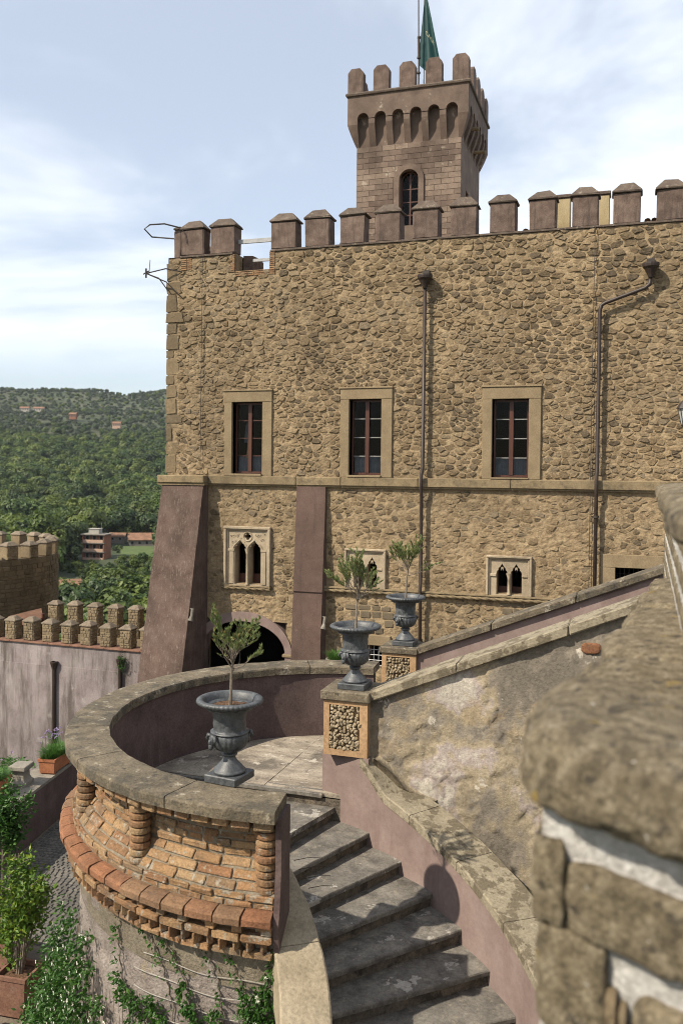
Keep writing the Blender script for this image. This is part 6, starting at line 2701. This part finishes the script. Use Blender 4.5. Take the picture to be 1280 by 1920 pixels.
# the outer parapet beyond the walk, a row of its own
ow = thing('outer_parapet', 'second row of stone merlons standing just beyond the mauve wall', 'wall', (-17, 27.6, -6))
mb = MB()
mb.box(-19.6, -14.25, 27.6, 28.1, -9, MZ - .35)
mb.build('parapet', M['merlon_stone'], ow)
for k in range(7):
    x = -15.25 - .86 * k
    rubble_merlon(x, 27.85, .44, .38, MZ - .36, 1.05 + vr.uniform(-.02, .02), ow)
for i, (x, z0, z1) in enumerate(((-17.80, -2.70, -9), (-15.32, -2.42, -9))):
    dpn = thing('drainpipe', ('dark drainpipe down the middle of the mauve wall', 'short dark drainpipe on the mauve wall beside the buttress')[i], 'drainpipe', (x, 24.2, -9))
    mb = MB()
    mb.tube([(x, 24.2, z1), (x, 24.2, z0)], .065, 10)
    mb.build('pipe', M['pipe'], dpn)
    mb = MB()
    mb.lathe([(.07, -.1), (.10, 0), (.13, .1), (.13, .14), (.09, .14)], (x, 24.2, z0), 10)
    mb.build('hopper', M['pipe'], dpn)
# tuft of weeds on the wall head
wd = thing('wall_weed', 'green weed trailing from the top of the mauve wall above the short drainpipe', 'plant', (-15.3, 24.2, -2.4))
mb = MB()
random.seed(5)
for k in range(150):
    p = Vector((-15.25 + vr.gauss(0, .07), 24.17 + vr.gauss(0, .04), -2.15 - abs(vr.gauss(0, .28))))
    mb.leaf(p, Vector((vr.gauss(0, .6), -.6, vr.gauss(-.3, .6))), vr.uniform(.05, .1), .03)
mb.build('leaves', M['dark_leaf'], wd)

# bastion: a round tower with a ring of merlons
ba = thing('bastion', 'round crenellated stone bastion at the far left beyond the mauve wall', 'tower', (-27, 33, -9))
BC = cw(36.0, 36.0 * (-87 - 640) / 1640, 0)
BR = 4.1
top_z = .22
nb = 72
mb = MB()
rp_o = [(BC.x + BR * math.cos(2 * math.pi * k / nb), BC.y + BR * math.sin(2 * math.pi * k / nb)) for k in range(nb)]
rp_i = [(BC.x + (BR - .45) * math.cos(2 * math.pi * k / nb), BC.y + (BR - .45) * math.sin(2 * math.pi * k / nb)) for k in range(nb)]
for k in range(nb):
    j = (k + 1) % nb
    a, b, c, d = rp_o[k], rp_o[j], rp_i[j], rp_i[k]
    mb.quad((*a, -10), (*b, -10), (*b, top_z), (*a, top_z))
    mb.quad((*a, top_z), (*b, top_z), (*c, top_z), (*d, top_z))
    mb.quad((*d, top_z), (*c, top_z), (*c, top_z - 1), (*d, top_z - 1))
mb.add([(*p, top_z - 1) for p in rp_i], [tuple(range(nb))])
mb.build('wall', M['bastion'], ba)
fb_ = MB()
z = top_z - .03
while z > -4.5:
    h = vr.uniform(.13, .22)
    u = -math.pi * .62
    while u < .35 * math.pi:
        w = vr.uniform(.18, .46) / BR
        q = .012 + vr.uniform(0, .028)
        fb_.box(u + .0025, u + w - .0025, BR - .03, BR + q, z - h + .012, z, vr.random(), .01, .004, fn=lambda uu, rr, zz: (BC.x + rr * math.cos(uu), BC.y + rr * math.sin(uu), zz))
        u += w
    z -= h
fb_.build('facing_stones', M['bastion'], ba, kind='stuff')
to_cam = math.atan2(-BC.y, -BC.x)
for k in range(24):
    an = to_cam + R_(30.5) + R_(15) * k
    r_ = BR - .23
    rubble_merlon(BC.x + r_ * math.cos(an), BC.y + r_ * math.sin(an), .50, .46, top_z + .002, .50 + vr.uniform(-.02, .02), ba, an + math.pi / 2)
# rusty lean-to roof between bastion and wall
lr = thing('lean_to_roof', 'rusty brown lean-to roof at the foot of the bastion', 'roof', cw(31, -11.3, -4))
mb = MB()
qa, qb = cw(30.2, -11.35, 0), cw(31.6, -10.75, 0)
qc, qd = cw(33.0, -11.3, 0), cw(31.8, -12.1, 0)
v = [(qa.x, qa.y, -1.86), (qb.x, qb.y, -1.70), (qc.x, qc.y, -1.58), (qd.x, qd.y, -1.70)]
mb.add(v + [(x, y, z + .06) for x, y, z in v], [(0, 1, 2, 3), (4, 5, 6, 7), (0, 1, 5, 4), (1, 2, 6, 5), (2, 3, 7, 6), (3, 0, 4, 7)])
normals_out(mb.build('roof_sheet', M['rust'], lr))
mb = MB()
for p_ in (qa, qb):
    mb.tube([(p_.x, p_.y, -9), (p_.x, p_.y, -1.5)], .06, 6)
mb.build('post', M['wood'], lr)

# ---- low terrace wall with planters
lw = thing('terrace_wall', 'low rendered terrace wall with a flat stone top carrying planters', 'wall', (-11, 14.5, GZ))
mb = MB()
lx = lambda y: -10.66 - (y - 13.4) * .19
pts_o = [(lx(10.5), 10.5), (lx(21), 21), (lx(21) - .52, 21), (lx(10.5) - .52, 10.5)]
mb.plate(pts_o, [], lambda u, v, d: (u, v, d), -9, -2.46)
normals_out(mb.build('rendered_face', M['purple_shaded'], lw))
y = 10.5
while y < 21:
    e = min(21, y + vr.uniform(.8, 1.2))
    mb = MB()
    mb.plate([(lx(y + .006) + .04, y + .006), (lx(e) + .04, e), (lx(e) - .56, e), (lx(y + .006) - .56, y + .006)], [], lambda u, v, d: (u, v, d), -2.458, -2.40)
    normals_out(mb.build('top_slab', M['grey_stone'], lw))
    y = e


def planter(label, x, y, w, l, h, z0, rot=0.0, mat='terracotta'):
    t = thing('planter_box', label, 'planter', (x, y, z0))
    L = local((x, y, z0), rot)
    mb = MB()
    e = .015
    vs_ = []
    for (zz, g) in ((.03, -.02), (h - .05, 0.), (h - .05, .014), (h, .016), (h, -.02), (h - .07, -.03)):
        for (sx, sy) in ((-1, -1), (1, -1), (1, 1), (-1, 1)):
            vs_.append(L(sx * (w / 2 + g), sy * (l / 2 + g), zz))
    fs = [(i * 4 + j, i * 4 + (j + 1) % 4, (i + 1) * 4 + (j + 1) % 4, (i + 1) * 4 + j) for i in range(5) for j in range(4)] + [(3, 2, 1, 0)]
    mb.add(vs_, fs)
    mb.build('box', M[mat], t)
    mb = MB()
    for sy in (-1, 1):
        mb.box(-w / 2 + .02, w / 2 - .02, sy * (l / 2 - .08) - .03, sy * (l / 2 - .08) + .03, 0, .032, fn=L)
    mb.build('foot', M[mat], t)
    mb = MB()
    mb.quad(L(-w / 2 + .02, -l / 2 + .02, h - .06), L(w / 2 - .02, -l / 2 + .02, h - .06), L(w / 2 - .02, l / 2 - .02, h - .06), L(-w / 2 + .02, l / 2 - .02, h - .06))
    mb.build('soil', M['soil'], t)
    return t


def blades(label, c, spread, n, h, name='garlic_plant', flowers=0):
    t = thing(name, label, 'plant', c)
    mb = MB()
    for k in range(n):
        a = vr.uniform(0, 6.283)
        r = math.sqrt(vr.random())
        p = Vector((c[0] + spread[0] * r * math.cos(a), c[1] + spread[1] * r * math.sin(a), c[2]))
        ln = Vector((math.cos(a) * vr.uniform(.1, .75), math.sin(a) * vr.uniform(.1, .75), 1)).normalized()
        hh = h * vr.uniform(.6, 1.15)
        s = Vector((-math.sin(a), math.cos(a), 0)) * .006
        m = p + ln * hh * .6
        e = p + ln * hh * .9 + Vector((math.cos(a) * .08, math.sin(a) * .08, -.02))
        mb.add([(p - s)[:], (p + s)[:], (m + s)[:], (m - s)[:], e[:]], [(0, 1, 2, 3), (3, 2, 4)], vr.random())
    mb.build('leaves', M['grass'], t)
    if flowers:
        sb, fbm_ = MB(), MB()
        for k in range(flowers):
            a = vr.uniform(0, 6.283)
            r = vr.random() * .9
            p = Vector((c[0] + spread[0] * r * math.cos(a), c[1] + spread[1] * r * math.sin(a), c[2]))
            e = p + Vector((vr.gauss(-.02, .08), vr.gauss(0, .08), h * vr.uniform(1.5, 2.1)))
            sb.tube([p, e], [.004, .003], 4)
            for q in range(9):
                d = Vector((vr.gauss(0, 1), vr.gauss(0, 1), vr.gauss(.3, .8))).normalized()
                fbm_.leaf(e, d, .035, .016)
        sb.build('stem', M['grass'], t)
        fbm_.build('flowers', M['petal_lilac'], t)
    return t


TOPW = -2.398
planter('orange terracotta box on the low terrace wall holding lilac flowered plant', -11.13, 15.20, .34, .80, .31, TOPW, R_(10))
blades('grassy clump with tall lilac flowers in the orange terracotta box', (-11.13, 15.20, TOPW + .24), (.17, .38), 900, .27, 'garlic_plant', 26)
planter('terracotta box at the left picture edge on the low terrace wall', -11.28, 13.52, .34, .62, .31, TOPW, R_(10))
blades('grassy clump with few lilac flowers in the box at the left edge', (-11.28, 13.52, TOPW + .24), (.16, .30), 600, .26, 'garlic_plant', 14)
pd = thing('stone_pedestal', 'small grey stone pedestal standing on the low terrace wall between planters', 'pedestal', (-11.17, 14.22, TOPW))
Lp = local((-11.19, 14.20, TOPW), R_(10))
mb = MB()
v, f = [], []
for (g, z) in ((.17, 0), (.17, .07), (.14, .10), (.115, .16), (.11, .26), (.13, .30), (.13, .31)):
    for sx, sy in ((-1, -1), (1, -1), (1, 1), (-1, 1)):
        v.append(Lp(sx * g, sy * g * 1.1, z))
for i in range(6):
    for j in range(4):
        f.append((i * 4 + j, i * 4 + (j + 1) % 4, (i + 1) * 4 + (j + 1) % 4, (i + 1) * 4 + j))
f.append((24, 25, 26, 27))
mb.add(v, f)
mb.build('shaft', M['grey_stone'], pd)
mb = MB()
mb.box(-.175, .175, -.19, .19, .312, .40, .5, .012, .003, fn=Lp)
mb.build('top_slab', M['grey_stone'], pd)


def fern(label, c, n, L_, mat='dark_leaf'):
    t = thing('leafy_plant', label, 'plant', c)
    mb, sb = MB(), MB()
    for k in range(n):
        a = vr.uniform(0, 6.283)
        el = vr.uniform(.3, 1.2)
        d = Vector((math.cos(a) * math.cos(el), math.sin(a) * math.cos(el), math.sin(el)))
        pts = [Vector(c) + d * L_ * t_ + Vector((0, 0, -.35 * L_ * t_ * t_)) for t_ in (0, .33, .66, 1)]
        sb.tube(pts, [.006, .005, .004, .002], 4)
        for q in range(16):
            tt = .2 + .8 * q / 16
            i = min(2, int(tt * 3))
            p = pts[i].lerp(pts[i + 1], tt * 3 - i)
            sdv = d.cross(Vector((0, 0, 1))).normalized() * (1 if q % 2 else -1)
            mb.leaf(p, (sdv + d * .4 + Vector((0, 0, vr.uniform(-.2, .2)))).normalized(), L_ * .26 * (1.15 - tt * .6), .035)
    sb.build('stem', M['grass'], t)
    mb.build('leaves', M[mat], t)
    return t


fern('feathery green shrub growing behind the stone pedestal', (-12.1, 14.9, -2.75), 26, .85)
fern('feathery green shrub behind the terracotta box at the left edge', (-12.4, 14.2, -2.7), 22, .8)


def shrub(name, label, cat, base, h0, h1, rad, n, mat, lsize, stems=7, seed=1, stem_r=.012):
    t = thing(name, label, cat, base)
    r = random.Random(seed)
    random.seed(seed)
    sb, lb = MB(), MB()
    B = Vector(base)
    ends = []
    for k in range(stems):
        a = k * 2.4 + r.uniform(-.3, .3)
        e = B + Vector((math.cos(a) * rad * r.uniform(.2, .75), math.sin(a) * rad * r.uniform(.2, .75), h0 + (h1 - h0) * r.uniform(.45, .98)))
        m = B + (e - B) * .5 + Vector((r.uniform(-.05, .05), r.uniform(-.05, .05), .08))
        st_ = B + Vector((math.cos(a) * .03, math.sin(a) * .03, 0))
        if h0 > .5:
            m = B + Vector((0, 0, h0)); st_ = B
        sb.tube([st_, m, e], [stem_r, stem_r * .8, .004], 6)
        ends.append((m, e))
        for q in range(5):
            p = m.lerp(e, r.uniform(.0, .9))
            e2 = p + Vector((r.gauss(0, 1), r.gauss(0, 1), r.gauss(.3, .6))).normalized() * rad * r.uniform(.3, .6)
            sb.tube([p, e2], [.006, .002], 5)
            ends.append((p, e2))
    sb.build('stem', M['bark'], t)
    clumps = [a.lerp(b, r.uniform(.3, 1.05)) for a, b in ends for _ in range(3)]
    for k in range(n):
        c = r.choice(clumps)
        p = c + Vector((r.gauss(0, 1), r.gauss(0, 1), r.gauss(0, 1))) * rad * .16
        d = Vector((r.gauss(0, 1), r.gauss(0, 1), r.gauss(.2, .8)))
        lb.leaf(p, d, lsize * r.uniform(.6, 1.2), lsize * .5 * r.uniform(.8, 1.2), max(0, min(1, r.gauss(.42, .27))))
    lb.build('leaves', M[mat], t)
    return t


PX, PY = -7.56, 9.58
planter('large square terracotta pot under the yellow green citrus shrub', PX, PY, .44, .44, .56, GZ + .005, R_(4), 'terracotta_dull')
shrub('citrus_shrub', 'tall yellow green citrus shrub in the large square pot', 'shrub', (PX, PY, GZ + .48), .2, 1.58, .50, 1900, 'citrus_leaf', .085, 9, 3)
planter('small terracotta pot cut off by the lower left picture corner', -7.62, 8.78, .42, .42, .42, GZ + .005, R_(4), 'terracotta_dull')
q = cw(12.6, 12.6 * (8 - 640) / 1640, GZ)
planter('terracotta pot of the standard lemon tree by the left edge', q.x, q.y, .44, .44, .5, GZ + .005, R_(6), 'terracotta_dull')
shrub('lemon_tree', 'dark leaved standard lemon tree left of the cobbled path', 'tree', (q.x, q.y, GZ + .42), 1.30, 2.15, .46, 1900, 'dark_leaf', .085, 8, 9, .02)
q2 = cw(11.6, 11.6 * (30 - 640) / 1640, GZ)
shrub('citrus_shrub', 'low bright green shrub between the lemon tree and the large square pot', 'shrub', (q2.x, q2.y, GZ), .2, 1.75, .34, 900, 'citrus_leaf', .075, 6, 12)
# potted plant by the castle wall
cp = thing('flower_pot', 'dark flower pot on a plinth by the castle wall beside the narrow buttress', 'pot', (-8.2, 24.55, GZ))
mb = MB()
mb.box(-8.55, -7.9, 24.25, 24.85, GZ, -2.25, .5, .02)
mb.lathe([(.16, 0), (.2, .05), (.25, .38), (.28, .40), (.28, .46), (.22, .46), (.2, .4)], (-8.22, 24.55, -2.25), 16)
mb.build('pot_body', M['grey_stone'], cp)
blades('yellow green tufted plant in the pot by the castle wall', (-8.22, 24.55, -1.82), (.2, .2), 260, .34, 'tufted_plant')

# ---- white jasmine climbing the drum
jrng = random.Random(31)


def jas_leaf(mb, fbm_, a, r, z, size=.06, fl=.06):
    p = Vector(ring(a, r, z))
    out = Vector((math.cos(a), math.sin(a), 0))
    d = (out * jrng.uniform(.1, .9) + Vector((jrng.gauss(0, .6), jrng.gauss(0, .6), jrng.gauss(-.25, .6)))).normalized()
    mb.leaf(p, d, size * jrng.uniform(.65, 1.25), size * .5 * jrng.uniform(.8, 1.2), max(0, min(1, jrng.gauss(.45, .28))))
    if jrng.random() < fl:
        c = p + out * .03
        for q in range(5):
            t = q * 1.2566
            sdv = Vector((-math.sin(a), math.cos(a), 0))
            dd = (sdv * math.cos(t) + Vector((0, 0, 1)) * math.sin(t) + out * .35).normalized()
            fbm_.leaf(c, dd, .022, .013)


random.seed(17)
def blob(mb, fb2, ad, r, z, rad, n, size=.06, fl=.06, flat=.5):
    """ragged clump of jasmine leaves hugging the drum"""
    for k in range(int(n * .8)):
        d = Vector((jrng.gauss(0, 1), jrng.gauss(0, 1), jrng.gauss(0, 1)))
        d = d.normalized() * rad * jrng.random() ** .45
        rr = max(2.765, r + d.y * flat + .02)
        jas_leaf(mb, fb2, R_(ad) + d.x / 2.8, rr, z + d.z, size, fl)


jb = thing('jasmine_bush', 'white flowering jasmine bush spreading at the left foot of the plaster drum', 'shrub', ring(R_(-130), 3.0, GZ))
mb, fb2, sb = MB(), MB(), MB()
for (ad, r, z, rad, n) in ((-144, 2.92, -.78, .10, 26), (-140, 2.86, -.85, .13, 70), (-131, 2.84, -.92, .14, 90), (-126, 2.83, -.70, .10, 26), (-143, 2.95, -1.08, .17, 160), (-134, 2.88, -1.15, .20, 260), (-126, 2.85, -1.05, .14, 120),
                           (-146, 3.00, -1.40, .20, 260), (-137, 2.98, -1.45, .24, 420), (-128, 2.90, -1.38, .20, 300), (-121, 2.84, -1.25, .12, 90), (-149, 3.1, -1.80, .26, 420), (-139, 3.08, -1.82, .30, 620),
                           (-130, 2.98, -1.72, .26, 460), (-122, 2.90, -1.60, .20, 240), (-116, 2.86, -1.42, .14, 120), (-150, 3.2, -2.3, .36, 500), (-138, 3.2, -2.35, .40, 700), (-126, 3.05, -2.2, .34, 520), (-117, 2.95, -2.0, .28, 320), (-145, 3.3, -2.95, .45, 600), (-128, 3.15, -2.9, .45, 600)):
    blob(mb, fb2, ad, r, z, rad, n, .062, .085, .8)
for k in range(14):
    a = R_(-152 + 3 * k)
    sb.tube([ring(a, 2.95, GZ), ring(a + .03, 2.85, -2.2), ring(a - .02, 2.78, -1.1)], [.01, .008, .004], 5)
sb.build('stem', M['bark'], jb)
mb.build('leaves', M['dark_leaf'], jb)
fb2.build('flowers', M['petal_white'], jb)
VINES = (('leftmost thin jasmine vine up the plaster drum', [(-115.6, -.36), (-116.0, -.55), (-115.0, -.80), (-113.0, -1.05), (-111, -1.4), (-110, -3.4)], ((-115.2, -.86, .08, 34), (-112.5, -.98, .13, 100), (-109.5, -1.0, .12, 90), (-108, -1.2, .2, 200)), 60),
         ('jasmine vine that leans left of the second brick bay', [(-108.5, -.25), (-105.5, -.40), (-103, -.62), (-101, -.85), (-100, -1.2), (-100, -3.4)], ((-105, -.92, .10, 80), (-103, -1.02, .13, 110), (-107.5, -.27, .05, 14)), 40),
         ('thick jasmine vine near the middle of the plaster drum', [(-104.3, -.22), (-101.5, -.40), (-98.6, -.56), (-97.0, -.74), (-96.0, -1.0), (-96, -3.4)], ((-97.6, -.68, .07, 40), (-96.8, -.82, .09, 80), (-95.4, -.95, .12, 120), (-104.5, -.24, .04, 12)), 80),
         ('thin reddish jasmine vine crossing the white wires', [(-93.5, -.26), (-92.5, -.42), (-91.0, -.62), (-90.5, -.85), (-90, -3.4)], ((-91.0, -.80, .07, 36), (-91.5, -.94, .11, 80)), 34),
         ('straggling jasmine vine beside the right end of the drum', [(-89.5, -.26), (-88.2, -.42), (-86.4, -.58), (-85.5, -.78), (-85, -3.4)], ((-86.0, -.62, .07, 40), (-85.6, -.78, .11, 100)), 50),
         ('dense jasmine vine at the corner by the stair curb', [(-80.9, -.22), (-81.6, -.38), (-82.6, -.55), (-82.8, -.8), (-83, -3.4)], ((-80.9, -.24, .05, 22), (-81.6, -.42, .05, 22), (-82.4, -.60, .10, 110), (-83.4, -.72, .13, 170), (-81.9, -.85, .14, 160)), 60))
for i, (lab, path, blobs, dens) in enumerate(VINES):
    vn = thing('jasmine_vine', lab, 'vine', ring(R_(path[0][0]), 2.78, GZ), 'jasmine vines on the drum')
    mb, fb2, sb = MB(), MB(), MB()
    pp = []
    for (a0, z0), (a1, z1) in zip(path, path[1:]):
        for q in range(6):
            t = q / 6
            pp.append((R_(a0 + (a1 - a0) * t) + .006 * math.sin(len(pp) * 1.7 + i), z0 + (z1 - z0) * t))
    sb.tube([ring(a, 2.768, z) for a, z in pp], .006, 5)
    for k in range(dens):
        a, z = pp[min(len(pp) - 1, int(jrng.random() * 20))]
        jas_leaf(mb, fb2, a + jrng.gauss(0, .008), 2.785 + abs(jrng.gauss(0, .02)), z + jrng.uniform(-.04, .04), .048, 0)
    for (ad, z, rad, n) in blobs:
        blob(mb, fb2, ad, 2.80, z, rad, n, .055, .03, .35)
    sb.build('stem', M['bark'], vn)
    mb.build('leaves', M['dark_leaf'], vn)
    if len(fb2.f) > 150:
        fb2.build('flowers', M['petal_white'], vn, kind='stuff')
# a few twigs lying over the stair curb
tw_ = thing('dry_twig', 'dry brown twig lying across the sloping stair curb', 'twig', (-2.6, 7.2, -.9))
mb = MB()
for k in range(4):
    a = R_(50 - k * 2.0)
    p = Vector((SC[0] + 2.85 * math.cos(a), SC[1] + 2.85 * math.sin(a), zn(50 - 2 * k) + .02))
    mb.tube([p, p + Vector((.12, .03, .03)), p + Vector((.22, .10, .02))], [.004, .003, .002], 4)
mb.build('twig', M['darkbark'], tw_)

# ================================================================ the valley air
hz = MB()
hz.box(-1200, 900, -120, 2300, -60, 230)
hm = bpy.data.materials.new('valley_air')
hm.use_nodes = True
hn = hm.node_tree
hn.nodes.clear()
ho = hn.nodes.new('ShaderNodeOutputMaterial')
hv = hn.nodes.new('ShaderNodeVolumePrincipled')
hv.inputs['Color'].default_value = (.80, .88, 1.0, 1)
hv.inputs['Density'].default_value = 0.00005
hv.inputs['Anisotropy'].default_value = 0.2
hn.links.new(hv.outputs[0], ho.inputs['Volume'])
ho_ = hz.build('haze', hm, None, kind='stuff')
